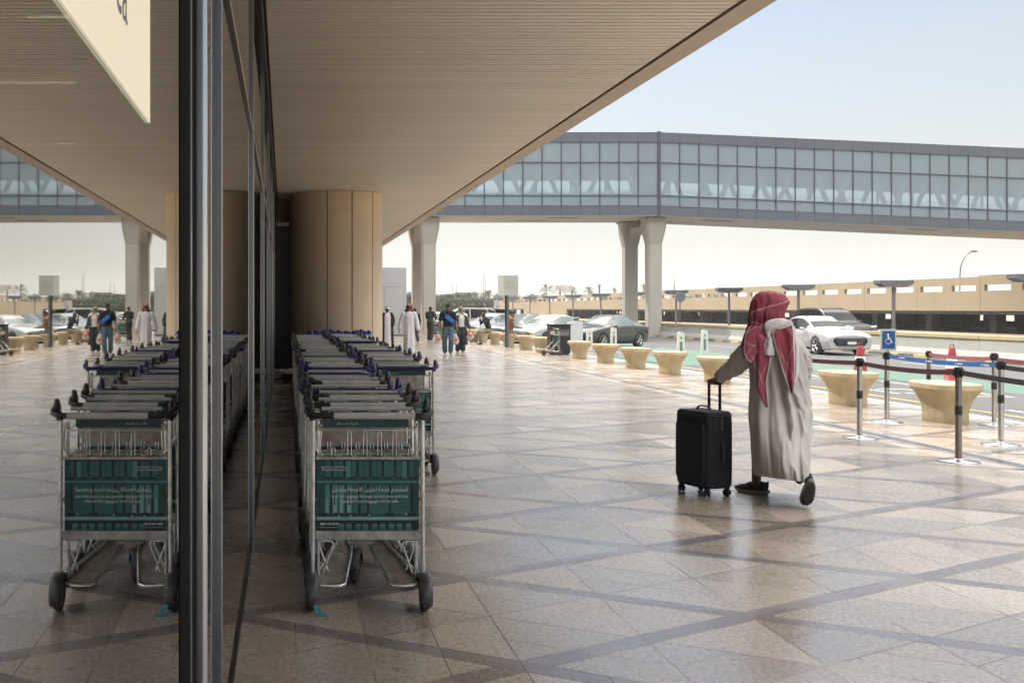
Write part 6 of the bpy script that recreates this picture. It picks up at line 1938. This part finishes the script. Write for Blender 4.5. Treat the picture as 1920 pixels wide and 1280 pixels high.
# 7 seated man in vest facing right
Y = 44.6
q = dict(SIT); q.update(chest=(0, 0.03, 1.03), neck=(0, 0.0, 1.22), head=(0, -0.03, 1.36), sl=(0.18, 0.02, 1.15), sr=(-0.18, 0.02, 1.15), el=(0.23, -0.05, 0.88), wl=(0.16, -0.30, 0.80), er=(-0.23, -0.05, 0.88), wr=(-0.16, -0.30, 0.80), fl=(0, -1, 0), fr=(0, -1, 0), ar=(-0.10, -0.42, 0.09), al=(0.10, -0.45, 0.09), kr=(-0.12, -0.42, 0.60), kl=(0.12, -0.42, 0.60), face=(0, -1, -0.1))
p = Person('bearded man in black cap and rust vest sitting behind the sign pole', (at(959, Y), Y, 0), R(96), 1.75, pose=q)
p.body(); p.trousers(M['grey_cloth'], 0.026); p.shirt(M['grey_cloth'], 0.022, 1.8); p.shirt(M['vest'], 0.034, 0.12, name='vest'); p.shoes(M['black_cloth']); p.cap_hat(M['black_cloth'])
sd, f, up = p.axes
b = MB(); b.ball(p.J['head']-up*0.075+f*0.05, (0.055, 0.06, 0.05)); b.build('beard', M['hair'], p.r)
# 8-9 two people beyond the white sedan
for i, (px, Y, mt, lab) in enumerate(((908, 69.0, 'tee_black', 'person in black whose head shows above the white sedan roof, left of two'), (917.5, 69.6, 'robe_white', 'person in white whose head shows above the white sedan roof, right of two'))):
    p = Person(lab, (at(px, Y), Y, ROAD), R(20-50*i), 1.70, skin='skin_dark')
    p.body(); p.trousers(M['trouser_dark'], 0.024); p.shirt(M[mt], 0.028, 1.8); p.shoes(M['black_cloth']); p.hair()
# 10 person hidden behind the man in white
Y = 50.5
p = Person('person in dark clothes almost hidden behind the man in the white robe', (at(778, Y), Y, 0), R(200), 1.62, skin='skin_dark', pose=dict(kl=(0.1, -0.12, 0.5), ar=(-0.1, 0.15, 0.12)))
p.body(); p.trousers(M['trouser_dark'], 0.026); p.shirt(M['tee_black'], 0.03, 1.8); p.shoes(M['vest']); p.hair()
# small brown suitcase
r = empty('small_suitcase', (at(888.5, 49.4), 49.4, 0), R(15), label='small brown suitcase standing beside the bent-over seated man', cat='suitcase')
MB().rbox((0, 0, 0.27), (0.36, 0.22, 0.42), b=0.03).build('shell', mat('brown_shell', (0.15, 0.095, 0.08), 0.5), r)
for sx in (-1, 1):
    for sy in (-1, 1): MB().lathe([(0, -0.012), (0.028, -0.012), (0.028, 0.012), (0, 0.012)], c=(sx*0.13, sy*0.08, 0.028), axis='X', n=12).build('caster', M['rubber'], r)

# ================================================================== THE MAN WITH THE SUITCASE
MY = 9.15
root = empty('person', (4.24, MY, 0), label='man in off-white robe and red checked headcloth walking away with a suitcase', cat='person')
def W(px, py, dy=0.0):
    Yq = MY+dy
    return V((px-533)/2000*Yq-4.24, dy, 1.64-(py-577)/2000*Yq)
M['thobe'] = mat('off_white_robe', (0.56, 0.525, 0.495), 0.85, noise_amt=0.08, noise_scale=6, bump=0.06, bump_scale=150)
k = NT('thin_robe_cloth')
k.b.inputs['Base Color'].default_value = (0.58, 0.56, 0.54, 1); k.b.inputs['Roughness'].default_value = 0.85
tl_ = k.n('BsdfTranslucent'); tl_.inputs[0].default_value = (0.56, 0.53, 0.50, 1)
mx = k.n('MixShader'); mx.inputs[0].default_value = 0.25
tcn = k.n('TexCoord'); wv = k.n('TexNoise', i_Scale=170.0, i_Detail=2.0); k.l(tcn.outputs['Object'], wv.inputs['Vector'])
w2 = k.n('TexNoise', i_Scale=9.0, i_Detail=4.0); k.l(tcn.outputs['Object'], w2.inputs['Vector'])
hh = k.math('ADD', k.math('MULTIPLY', wv.outputs[0], 0.05), k.math('MULTIPLY', w2.outputs[0], 0.6))
bp = k.n('Bump', i_Strength=0.35, i_Distance=0.02); k.l(hh, bp.inputs['Height']); k.l(bp.outputs[0], k.b.inputs['Normal'])
k.l(k.b.outputs[0], mx.inputs[1]); k.l(tl_.outputs[0], mx.inputs[2]); k.l(mx.outputs[0], k.t.nodes['Material Output'].inputs['Surface'])
M['thobe'] = k.m

# --- body under the clothes
hx = W(1443, 580)
mb = MB()
head_shape(mb, hx, (0.25, 1, 0), 0.95)
cap(mb, [W(1455, 640), W(1450, 615), hx-V(0, 0, 0.04)], [0.075, 0.058, 0.055])
mb.ball(W(1460, 672), (0.17, 0.105, 0.16), n=18); mb.ball(W(1462, 715), (0.15, 0.10, 0.15), n=18); mb.ball(W(1464, 765), (0.16, 0.115, 0.13), n=18)
cap(mb, [W(1430, 654), W(1458, 646), W(1484, 654)], [0.05, 0.065, 0.05])
LW = V(3.845-4.24, 9.46-MY, 1.01)         # left hand on the handle
cap(mb, [W(1420, 650), W(1378, 690, 0.12), W(1350, 708, 0.28)], [0.052, 0.042, 0.028])
cap(mb, [W(1490, 652), W(1500, 698, 0.04), W(1488, 720, 0.24)], [0.052, 0.042, 0.028])
hand(mb, W(1492, 722, 0.24), (-0.2, 1, -0.2), (1, 0, 0), curl=0.5)
# legs
LA = V(4.16-4.24, 9.40-MY, 0.105); RA = V(4.215-4.24, 8.73-MY, 0.23)
cap(mb, [W(1445, 775), V(-0.10, 0.17, 0.52), LA], [0.085, 0.056, 0.038])
cap(mb, [W(1482, 775), V(0.09, -0.04, 0.50), RA], [0.085, 0.054, 0.032])
# left hand closed round the crossbar: palm above, fingers curled over it
bar0 = V(3.865-4.24, 9.44-MY, 0.985); bar1 = V(3.82-4.24, 9.57-MY, 0.985)
bu = (bar1-bar0).normalized(); bn = V(-bu.y, bu.x, 0)  # across the bar, to the left/front
if bn.x > 0: bn = -bn
pc = (bar0+bar1)/2+V(0, 0, 0.022)-bn*0.022
cap(mb, [W(1350, 708, 0.28), pc+V(0, 0, 0.012)-bn*0.02], [0.028, 0.028])
mb.ball(pc, (0.045, 0.045, 0.020), n=14)
for i, (o_, L) in enumerate(((-0.036, 0.9), (-0.013, 1.0), (0.011, 0.97), (0.034, 0.82))):
    a = pc+bu*o_+bn*0.022; r_ = 0.030*L
    pts = [a, a+bn*r_*0.9+V(0, 0, -0.006), a+bn*r_*1.15+V(0, 0, -0.030), a+bn*r_*0.5+V(0, 0, -0.046), a+V(0, 0, -0.044)]
    cap(mb, pts, [0.0105, 0.0100, 0.0095, 0.0088, 0.0078], n=10)
a = pc-bn*0.02-bu*0.035
cap(mb, [a, a-bu*0.018+V(0, 0, -0.018), a-bu*0.004+V(0, 0, -0.042)+bn*0.012, a+V(0, 0, -0.046)+bn*0.030], [0.013, 0.011, 0.010, 0.008], n=10)
link_mesh('body', remesh(mb, 0.0062, 2, 0.4), M['skin_dark'], root)

# --- robe
RG = [  # py, left, right, half depth, centre dy
    (618, 1430, 1474, 0.062, 0.0), (627, 1419, 1487, 0.085, 0.0), (636, 1409, 1500, 0.11, 0.0), (648, 1404, 1510, 0.135, 0.0), (664, 1402, 1514, 0.148, 0.0), (690, 1404, 1516, 0.15, 0.0), (720, 1405, 1519, 0.15, 0.0),
    (750, 1403, 1522, 0.16, 0.0), (780, 1402, 1523, 0.175, 0.0), (810, 1405, 1521, 0.19, 0.0), (840, 1407, 1518, 0.20, -0.01), (870, 1410, 1517, 0.215, -0.02), (888, 1413, 1518, 0.225, -0.03), (899, 1416, 1519, 0.228, -0.03)]
b = MB(); rows = []
RGs = spline(RG, 150); N = 220
def ridge(v): return 1-abs(2*v)
def sstep(x): x = min(1, max(0, x)); return x*x*(3-2*x)
FOLDS = [  # (signed depth, width px, path of (py, px)) on the back of the robe
    (-0.034, 5.0, [(700, 1462), (740, 1468), (790, 1474), (840, 1483), (905, 1490)]),
    (0.030, 5.5, [(735, 1476), (765, 1484), (800, 1489), (830, 1480), (860, 1484), (905, 1494)]),
    (-0.026, 4.5, [(740, 1486), (770, 1494), (805, 1499), (840, 1496), (905, 1503)]),
    (0.024, 4.5, [(725, 1484), (750, 1497), (775, 1509), (800, 1510), (905, 1508)]),
    (0.020, 4.0, [(690, 1496), (715, 1504), (745, 1513), (775, 1517)]),
    (-0.016, 3.5, [(700, 1502), (730, 1510), (760, 1517)]),
    (-0.016, 4.0, [(690, 1440), (740, 1442), (800, 1441), (905, 1448)]),
    (0.014, 7.0, [(720, 1428), (780, 1424), (840, 1424), (905, 1426)]),
    (-0.014, 5.0, [(740, 1414), (800, 1414), (860, 1417), (905, 1419)]),
    (0.016, 6.0, [(700, 1450), (750, 1455), (800, 1460), (850, 1468), (905, 1474)])]
def fold_at(px, py):
    t = 0.0
    for dep, w, path in FOLDS:
        if py < path[0][0]-25 or py > path[-1][0]+25: continue
        q = min(max(py, path[0][0]), path[-1][0])
        for (a, b), (c, d) in zip(path[:-1], path[1:]):
            if a <= q <= c:
                x = b+(d-b)*sstep((q-a)/max(1, c-a)); break
        fade = sstep((py-path[0][0]+25)/50)*sstep((path[-1][0]+25-py)/25)
        t += dep*fade*math.exp(-((px-x)/w)**2)
    return t
def Wp(px, py, y): return V((px-533)/2000*(MY+y)-4.24, y, 1.64-(py-577)/2000*(MY+y))
for ri, (py, l, r_, d, dy) in enumerate(RGs):
    t = ri/149
    cx = (l+r_)/2; hw = (r_-l)/2; row = []
    z = W(cx, py, dy).z
    low = min(1, max(0, (1.25-z)/0.7))
    for i in range(N):
        a = 2*PI*i/N
        ca, sa = math.cos(a), math.sin(a)
        se = 2/2.25
        x = math.copysign(abs(ca)**se, ca); y = d*math.copysign(abs(sa)**se, sa)
        f1 = noise.noise(V(ca*2.0+0.35*z, sa*2.0, z*0.45+3.0))
        f2 = noise.noise(V(ca*2.6+z*1.6, sa*2.6, z*0.9+8.0))
        # curved folds sweeping down from the right hip
        diag = noise.noise(V((ca*0.9+0.9*z*z)*3.0, sa*0.6, z*1.7-ca*2.2+2.0))
        right = sstep((ca+0.25)/0.9); left = max(0, -ca)
        cr = (max(0, ridge(diag*1.5))**2.2)*0.030*right*low
        crs = (max(0, ridge(f2*1.1))**3)*0.005*low
        dd = 0.022*f1*low+cr+crs-0.010*right*low
        # cloth carried back over the trailing right leg and forward over the left shin
        wr_ = math.exp(-((a-R(298))/R(58))**2)
        wl_ = math.exp(-((a-R(120))/R(50))**2)
        y -= 0.33*wr_*sstep((0.85-z)/0.65); y += 0.16*wl_*sstep((0.85-z)/0.6)
        pxo = cx+hw*x+ca*dd*218*0.8
        pyo = py
        if t > 0.9: pyo += (t-0.9)/0.1*(7*ca-1)
        if sa < 0: y -= fold_at(pxo, py)*min(1, -sa*2.5)
        row.append(Wp(pxo, pyo, dy+y+sa*dd))
    rows.append(row)
b.grid(rows, closed=True)
c = sum((Vector(q) for q in rows[-1]), V(0, 0, 0))/N
o = b.build('robe', M['thobe'], root)
so_ = o.modifiers.new('s', 'SOLIDIFY'); so_.thickness = 0.004
# sleeves
def sleeve(path, radii, seed, name='sleeve'):
    b = MB(); P = spline(path, 60); Rr = spline([(q, 0, 0) for q in radii], 60); N = 60; rows = []; pa = None
    for i, p in enumerate(P):
        d = (P[min(i+1, 59)]-P[max(i-1, 0)]).normalized()
        if pa is None: a, b2 = frame_of(d)
        else: a = (pa-d*pa.dot(d)).normalized(); b2 = a.cross(d)
        pa = a; row = []; r0 = Rr[i].x
        for k_ in range(N):
            t = 2*PI*k_/N; n_ = a*math.cos(t)+b2*math.sin(t)
            ll = i/59
            dd = 0.010*noise.noise(V(math.cos(t)*2, math.sin(t)*2, ll*9+seed))+0.010*max(0, 1-abs(2.2*noise.noise(V(math.cos(t)*1.5+ll*4, math.sin(t)*1.5, ll*7+seed))))**2
            row.append(p+n_*(r0+dd)+V(0, 0, -0.35*r0*max(0, -n_.z)*math.sin(PI*min(1, ll*1.1))))
        rows.append(row)
    b.grid(rows, closed=True)
    e = rows[-1]; c = P[-1]
    b.grid([e, [c+(Vector(q)-c)*0.93 for q in e], [c+(Vector(q)-c)*0.90-(P[-1]-P[-3]).normalized()*0.05 for q in e]], closed=True)
    return b.build(name, M['thobe'], root)
sleeve([W(1424, 655, 0.0), W(1402, 660, 0.02), W(1386, 676, 0.07), W(1374, 688, 0.12), W(1362, 697, 0.19), W(1348, 708, 0.27)], [0.070, 0.082, 0.076, 0.066, 0.056, 0.046], 1.0)
sleeve([W(1488, 655, 0.0), W(1500, 668, 0.0), W(1505, 690, 0.02), W(1504, 702, 0.05), W(1498, 714, 0.14), W(1492, 722, 0.22)], [0.070, 0.076, 0.070, 0.062, 0.055, 0.05], 4.0)

# --- checked headcloth
def cloth_material():
    k = NT('red_checked_cloth')
    uvn = k.n('UVMap'); uvn.uv_map = 'UVMap'; sp = k.n('SeparateXYZ'); k.l(uvn.outputs[0], sp.inputs[0])
    u, v = sp.outputs[0], sp.outputs[1]
    def wave(c, f): return k.math('ADD', 0.5, k.math('MULTIPLY', k.math('SINE', k.math('MULTIPLY', c, f)), 0.5))
    tc = k.n('TexCoord'); so = k.n('SeparateXYZ'); k.l(tc.outputs['Object'], so.inputs[0])
    s1 = wave(so.outputs[2], 620.0)
    s2 = wave(so.outputs[0], 540.0)
    fine = k.math('MULTIPLY', k.math('MULTIPLY', s1, s1), k.math('ADD', 0.45, k.math('MULTIPLY', s2, 0.55)))
    n = k.n('TexNoise', i_Scale=7.0, i_Detail=4.0); k.l(tc.outputs['Object'], n.inputs['Vector'])
    base = k.mix(k.math('MULTIPLY', fine, 0.75), (0.19, 0.012, 0.032), (0.40, 0.19, 0.22))
    base = k.mix(k.math('MULTIPLY', n.outputs[0], 0.35), base, (0.27, 0.016, 0.04))
    # pale pattern bars: diagonal lattice in uv
    def band(c, per, wdt, off=0.0):
        fr = k.math('FRACT', k.math('ADD', k.math('MULTIPLY', c, per), off))
        return k.math('LESS_THAN', k.math('ABSOLUTE', k.math('SUBTRACT', fr, 0.5)), wdt)
    d1 = k.math('ADD', k.math('MULTIPLY', u, 1.0), k.math('MULTIPLY', v, 2.2))
    d2 = k.math('SUBTRACT', k.math('MULTIPLY', u, 1.0), k.math('MULTIPLY', v, 2.2))
    bars = k.math('MAXIMUM', band(d1, 0.8, 0.022, 0.2), band(d2, 0.8, 0.020, 0.05))
    bars2 = k.math('MAXIMUM', band(d1, 0.55, 0.010, 0.26), band(d2, 0.8, 0.010, 0.13))
    bars = k.math('MULTIPLY', k.math('MAXIMUM', bars, bars2), k.math('ADD', 0.20, k.math('MULTIPLY', s1, 0.45)))
    base = k.mix(bars, base, (0.56, 0.43, 0.46))
    edge = k.math('MAXIMUM', k.math('LESS_THAN', u, 0.085), k.math('GREATER_THAN', u, 0.915))
    at_ = k.n('Attribute'); at_.attribute_name = 'plain'
    edge = k.math('MULTIPLY', edge, at_.outputs['Fac'])
    base = k.mix(edge, base, (0.56, 0.52, 0.54))
    k.l(base, k.b.inputs['Base Color']); k.b.inputs['Roughness'].default_value = 0.9
    w_ = k.n('TexNoise', i_Scale=60.0, i_Detail=3.0); k.l(tc.outputs['Object'], w_.inputs['Vector'])
    bp = k.n('Bump', i_Strength=0.25, i_Distance=0.006); k.l(w_.outputs[0], bp.inputs['Height']); k.l(bp.outputs[0], k.b.inputs['Normal'])
    return k.m
M['shemagh'] = cloth_material()
M['shemagh_white'] = mat('white_headcloth_lining', (0.56, 0.53, 0.55), 0.85, noise_amt=0.12, noise_scale=30, bump=0.3, bump_scale=40)
def set_edge(o, val):
    a = o.data.attributes.new('plain', 'FLOAT', 'POINT')
    for d in a.data: d.value = val
HR = [  # py_left, py_right, left, right, half depth, centre dy
    (545.0, 545.0, 1437, 1441, 0.010, 0.02), (546.5, 546.5, 1427, 1455, 0.050, 0.02), (551, 550, 1418, 1467, 0.085, 0.02), (558, 556, 1413, 1474, 0.102, 0.015), (567, 566, 1409, 1480, 0.112, 0.01), (578, 577, 1407, 1475, 0.112, 0.01),
    (590, 589, 1405, 1471, 0.108, 0.0), (603, 600, 1404, 1474, 0.105, 0.0), (616, 608, 1400, 1480, 0.115, 0.0), (630, 616, 1394, 1487, 0.140, 0.0), (645, 624, 1391, 1492, 0.158, 0.0), (660, 630, 1391, 1494, 0.165, 0.0), (672, 634, 1393, 1495, 0.168, 0.0)]
b = MB(); rows = []; N = 150
for ri, (pl, pr, l, r_, d, dy) in enumerate(spline(HR, 80)):
    t = ri/79; row = []
    cx = (l+r_)/2; hw = (r_-l)/2/2000*MY
    for i in range(N):
        a = 2*PI*i/N; ca, sa = math.cos(a), math.sin(a)
        py = pl*(0.5-0.5*ca)+pr*(0.5+0.5*ca)
        f1 = noise.noise(V(ca*2.6, sa*2.6, t*2.2)); f2 = max(0, 1-abs(2.4*noise.noise(V(ca*3.4+t*1.5, sa*3.4, t*3.5+5))))**2
        am = min(1, t*2.2)
        dd = (0.012*f1+0.013*f2)*am
        # crease down the back where the cloth laps over itself
        lap = math.exp(-((a-(1.44*PI))/0.10)**2)*0.010*am
        row.append(Wp(cx+(r_-l)/2*ca+ca*dd*150, py, dy+d*sa+sa*(dd-lap)))
    rows.append(row)
b.grid(rows, closed=True, uv=True)
o = b.build('headcloth', M['shemagh'], root); set_edge(o, 0.0)
so_ = o.modifiers.new('s', 'SOLIDIFY'); so_.thickness = 0.003
# fabric sheets hanging behind: rows of (py, left, right, dy)
def hang(name, rows_, m, nu=26, nv=60, amp=0.010, seed=0.0, edge=1.0, skew=None):
    b = MB(); out = []
    for ri, q in enumerate(spline(rows_, nv)):
        py, l, r_, dy = q[:4]; sk = q[4] if len(q) > 4 else 0.0
        row = []
        for i in range(nu):
            s = i/(nu-1)
            f = amp*(math.sin(s*8+seed+ri*0.04)+0.8*noise.noise(V(s*5+seed, ri*0.06, 1.0)))
            row.append(W(l+(r_-l)*s, py+sk*s, dy-0.012*math.sin(PI*s)+f))
        out.append(row)
    b.grid(out, uv=True)
    o = b.build(name, m, root); set_edge(o, edge)
    s = o.modifiers.new('s', 'SOLIDIFY'); s.thickness = 0.004; s.offset = 0
    return o
hang('left_tail', [(628, 1412, 1440, -0.175), (650, 1413, 1444, -0.185), (672, 1413, 1446, -0.19), (692, 1415, 1442, -0.19), (712, 1417, 1438, -0.195), (730, 1419, 1438, -0.20), (748, 1428, 1439, -0.205), (764, 1436, 1440, -0.21)], M['shemagh'], seed=1.0, edge=0.6)
hang('left_drape', [(612, 1404, 1441, -0.155, -2), (628, 1397, 1441, -0.175, -4), (645, 1394, 1440, -0.185, -10), (660, 1394, 1438, -0.19, -20), (674, 1399, 1436, -0.195, -32), (681, 1408, 1437, -0.20, -46)], M['shemagh'], seed=2.2, edge=0.5, amp=0.012)
hang('right_tail', [(604, 1446, 1486, -0.165), (622, 1447, 1490, -0.19), (645, 1452, 1490, -0.20), (668, 1459, 1491, -0.205), (690, 1466, 1491, -0.21), (708, 1472, 1490, -0.215), (724, 1478, 1489, -0.22), (738, 1483, 1488, -0.225)], M['shemagh'], seed=3.4, edge=0.9, amp=0.014)
hang('right_tail_lining', [(612, 1480, 1490, -0.15), (640, 1484, 1496, -0.185), (670, 1486, 1498, -0.19), (700, 1487, 1497, -0.195), (722, 1487, 1492, -0.20)], M['shemagh_white'], seed=5.0, nu=12)
hang('centre_lining', [(632, 1436, 1448, -0.19), (645, 1433, 1450, -0.20), (658, 1431, 1452, -0.205), (666, 1433, 1451, -0.205, 5)], M['shemagh_white'], seed=6.0, nu=12)
hang('folded_border', [(597, 1454, 1470, -0.175), (600, 1443, 1480, -0.185), (604, 1436, 1485, -0.192), (609, 1433, 1486, -0.196), (614, 1433, 1474, -0.196), (618, 1434, 1460, -0.194), (624, 1435, 1447, -0.192), (634, 1438, 1445, -0.19)], M['shemagh_white'], seed=7.0, nu=20, nv=40, amp=0.006)

# --- shoes
M['shoe_upper'] = mat('black_knit_upper', (0.018, 0.019, 0.024), 0.8, noise_amt=0.4, noise_scale=60, bump=0.3, bump_scale=120)
M['shoe_sole'] = mat('grey_green_sole', (0.20, 0.195, 0.165), 0.7, noise_amt=0.2, noise_scale=20)
M['tread'] = mat('dark_tread', (0.055, 0.055, 0.052), 0.75, noise_amt=0.4, noise_scale=30)
def shoe(loc, rot, name='shoe'):
    r = bpy.data.objects.new(name, None); col.objects.link(r); r.parent = root; r.location = loc; r.rotation_euler = rot; r.empty_display_size = 0.05
    def outline(z, g=0.0, n=40):
        pts = []
        for i in range(n):
            t = 2*PI*i/n; c, s = math.cos(t), math.sin(t)
            y = 0.145*s; wv_ = 0.036+0.012*math.sin((y+0.145)/0.29*PI*0.9)+0.006*(y > 0.02)*math.sin((y-0.02)/0.125*PI)
            pts.append(((wv_+g)*math.copysign(abs(c)**0.8, c)*(1 if abs(s) < 0.999 else 0.3)+0.004*s, y+g*s, z+0.022*max(0, (y-0.07)/0.075)**2+0.008*max(0, (-y-0.09)/0.05)**2))
        return pts
    b = MB(); b.grid([outline(0.004, -0.004), outline(0.012, 0.004), outline(0.026, 0.006), outline(0.036, 0.001)], closed=True); b.build('sole', M['shoe_sole'], r)
    b = MB(); b.add(outline(0.003, -0.003), [tuple(range(40))])
    for k_ in range(9):
        y = -0.12+k_*0.029
        b.rbox((0.0, y, 0.003), (0.062 if k_ not in (0, 8) else 0.04, 0.014, 0.008), b=0.002)
    b.build('tread', M['tread'], r)
    mb = MB()
    mb.ball((0, 0.045, 0.040), (0.043, 0.095, 0.042), n=18); mb.ball((0, -0.075, 0.052), (0.037, 0.060, 0.052), n=18); mb.ball((0, -0.01, 0.060), (0.036, 0.07, 0.048), n=18)
    mb.ball((0, -0.08, 0.085), (0.034, 0.045, 0.03), n=14); cap(mb, [(0, -0.122, 0.06), (0, -0.130, 0.112)], [0.016, 0.010])
    link_mesh('upper', remesh(mb, 0.006, 3), M['shoe_upper'], r)
    b = MB()
    for k_ in range(5):
        y = 0.0+k_*0.016; z = 0.104-k_*0.0075
        b.tube([(-0.026, y, z-0.012), (0, y+0.006, z+0.003), (0.026, y, z-0.012)], 0.0035, n=6)
    b.build('laces', M['tread'], r)
    return r
shoe(V(4.14-4.24, 9.44-MY, 0.0), (0, 0, R(52)))
shoe(V(4.255-4.24, 8.66-MY, 0.120), (R(-54), R(6), R(-14)))

# ================================================================== SUITCASE
Wd = V(-0.318, 0.948, 0).normalized(); Dd = V(0.948, 0.318, 0)
cr = V(3.645, 9.20, 0)
cen = cr+Wd*0.21+Dd*0.145
rz = math.atan2(Dd.y, Dd.x)
sc_ = empty('suitcase', (cen.x, cen.y, 0), rz, label='large black upright fabric suitcase on four twin wheels with raised purple-grey handle', cat='suitcase')
M['case_cloth'] = mat('black_case_fabric', (0.010, 0.011, 0.016), 0.75, noise_amt=0.35, noise_scale=5, bump=0.25, bump_scale=220)
def soft_box(w, d, h, z0, e=5.0, taper=0.0, m=None, name='shell', off=(0, 0)):
    b = MB(); rows = []; N = 96
    K = 40
    for i in range(K+1):
        t = i/K; ed = min(1, (1-abs(2*t-1)**9))**(1/2.6) if i not in (0, K) else 0.86
        ed = 0.93+0.07*ed if i not in (0, K) else 0.90
        z = z0+h*t
        row = []
        for k_ in range(N):
            a = 2*PI*k_/N; c, s = math.cos(a), math.sin(a)
            x = w/2*math.copysign(abs(c)**(2/e), c); y = d/2*math.copysign(abs(s)**(2/e), s)
            bl = 1+0.012*math.sin(PI*t)+0.006*noise.noise(V(c*2, s*2, t*3))
            row.append(((x*ed*bl)+off[0], y*ed*bl+off[1], z+(0.006 if i == K else 0)*0))
        rows.append(row)
    b.grid(rows, closed=True); b.add(rows[0], [tuple(range(N))]); b.add(rows[-1], [tuple(range(N))])
    return b.build(name, m, sc_)
ZB = 0.072
soft_box(0.29, 0.43, 0.665, ZB, 7.0, m=M['case_cloth'], name='shell')
soft_box(0.05, 0.36, 0.50, ZB+0.06, 6.0, m=M['case_cloth'], name='front_pocket', off=(-0.140, 0.0))
pb = MB()
for z in (ZB+0.035, ZB+0.63):
    pts = []
    for k_ in range(60):
        a = 2*PI*k_/60; c, s = math.cos(a), math.sin(a)
        pts.append((0.146*math.copysign(abs(c)**(2/7), c)*0.985, 0.216*math.copysign(abs(s)**(2/7), s)*0.985, z))
    pb.tube(pts, 0.0042, n=6, closed=True)
for x in (-0.075, 0.075):
    zz_ = [(x, -0.2155, ZB+0.03), (x, -0.2175, ZB+0.33), (x, -0.2155, ZB+0.635)]
    pb.tube(zz_, 0.0035, n=6)
pb.build('piping', M['black_plastic'], sc_)
th = MB(); th.tube(spline([(0.0, -0.09, ZB+0.655), (0, -0.075, ZB+0.685), (0, -0.04, ZB+0.70), (0, 0.04, ZB+0.70), (0, 0.075, ZB+0.685), (0, 0.09, ZB+0.655)], 24), 0.012, n=10, flat=0.6)
th.build('top_handle', M['black_plastic'], sc_)
sh_ = MB(); sh_.tube(spline([(0.0, -0.222, ZB+0.24), (0, -0.238, ZB+0.27), (0, -0.240, ZB+0.36), (0, -0.222, ZB+0.40)], 14), 0.010, n=8); sh_.build('side_handle', M['black_plastic'], sc_)
lg = MB(); lg.box(-0.012, 0.012, -0.2255, -0.2225, ZB+0.50, ZB+0.62)
lg.build('logo_tab', mat('dark_grey_tab', (0.05, 0.05, 0.055), 0.5), sc_)
lt_ = MB()
for k_ in range(6): lt_.box(-0.006, 0.006, -0.2266, -0.2258, ZB+0.515+k_*0.017, ZB+0.515+k_*0.017+(0.010 if k_ % 2 else 0.006))
lt_.build('tab_print', mat('grey_tab_letters', (0.16, 0.16, 0.17), 0.5), sc_, fix=False)
M['rod'] = mat('purple_grey_rod', (0.075, 0.045, 0.085), 0.35, 0.7)
def loc_(p):  # world -> suitcase local
    v = V(p.x, p.y, 0)-V(cen.x, cen.y, 0)
    return V(v.dot(Dd), v.dot(Wd), p.z)
r0 = loc_(V(3.865, 9.44, 0)); r1 = loc_(V(3.82, 9.57, 0))
rx = 0.128; ya, yb_ = r0.y, r1.y
for yy in (ya, yb_):
    MB().box(rx-0.008, rx+0.008, yy-0.010, yy+0.010, ZB+0.66, 0.975).build('telescopic_rod', M['rod'], sc_)
hb_ = MB(); hb_.tube([(rx, ya-0.012, 0.985), (rx, yb_+0.012, 0.985)], 0.0145, n=12); hb_.build('grip', M['black_plastic'], sc_)
for sx in (-1, 1):
    for sy in (-1, 1):
        w_ = bpy.data.objects.new('wheel', None); col.objects.link(w_); w_.parent = sc_; w_.location = (sx*0.105, sy*0.165, 0.030); w_.rotation_euler = (0, 0, R(35*sx+20*sy)); w_.empty_display_size = 0.02
        for k_ in (-1, 1):
            MB().lathe([(0.012, -0.008), (0.028, -0.008), (0.030, -0.004), (0.030, 0.004), (0.028, 0.008), (0.012, 0.008)], c=(k_*0.0155, 0, 0), axis='X', n=20).build('tyre', M['black_plastic'], w_)
        MB().box(-0.006, 0.006, -0.014, 0.014, -0.006, 0.045).lathe([(0.022, 0.030), (0.026, 0.045)], n=14).build('fork', M['black_plastic'], w_)
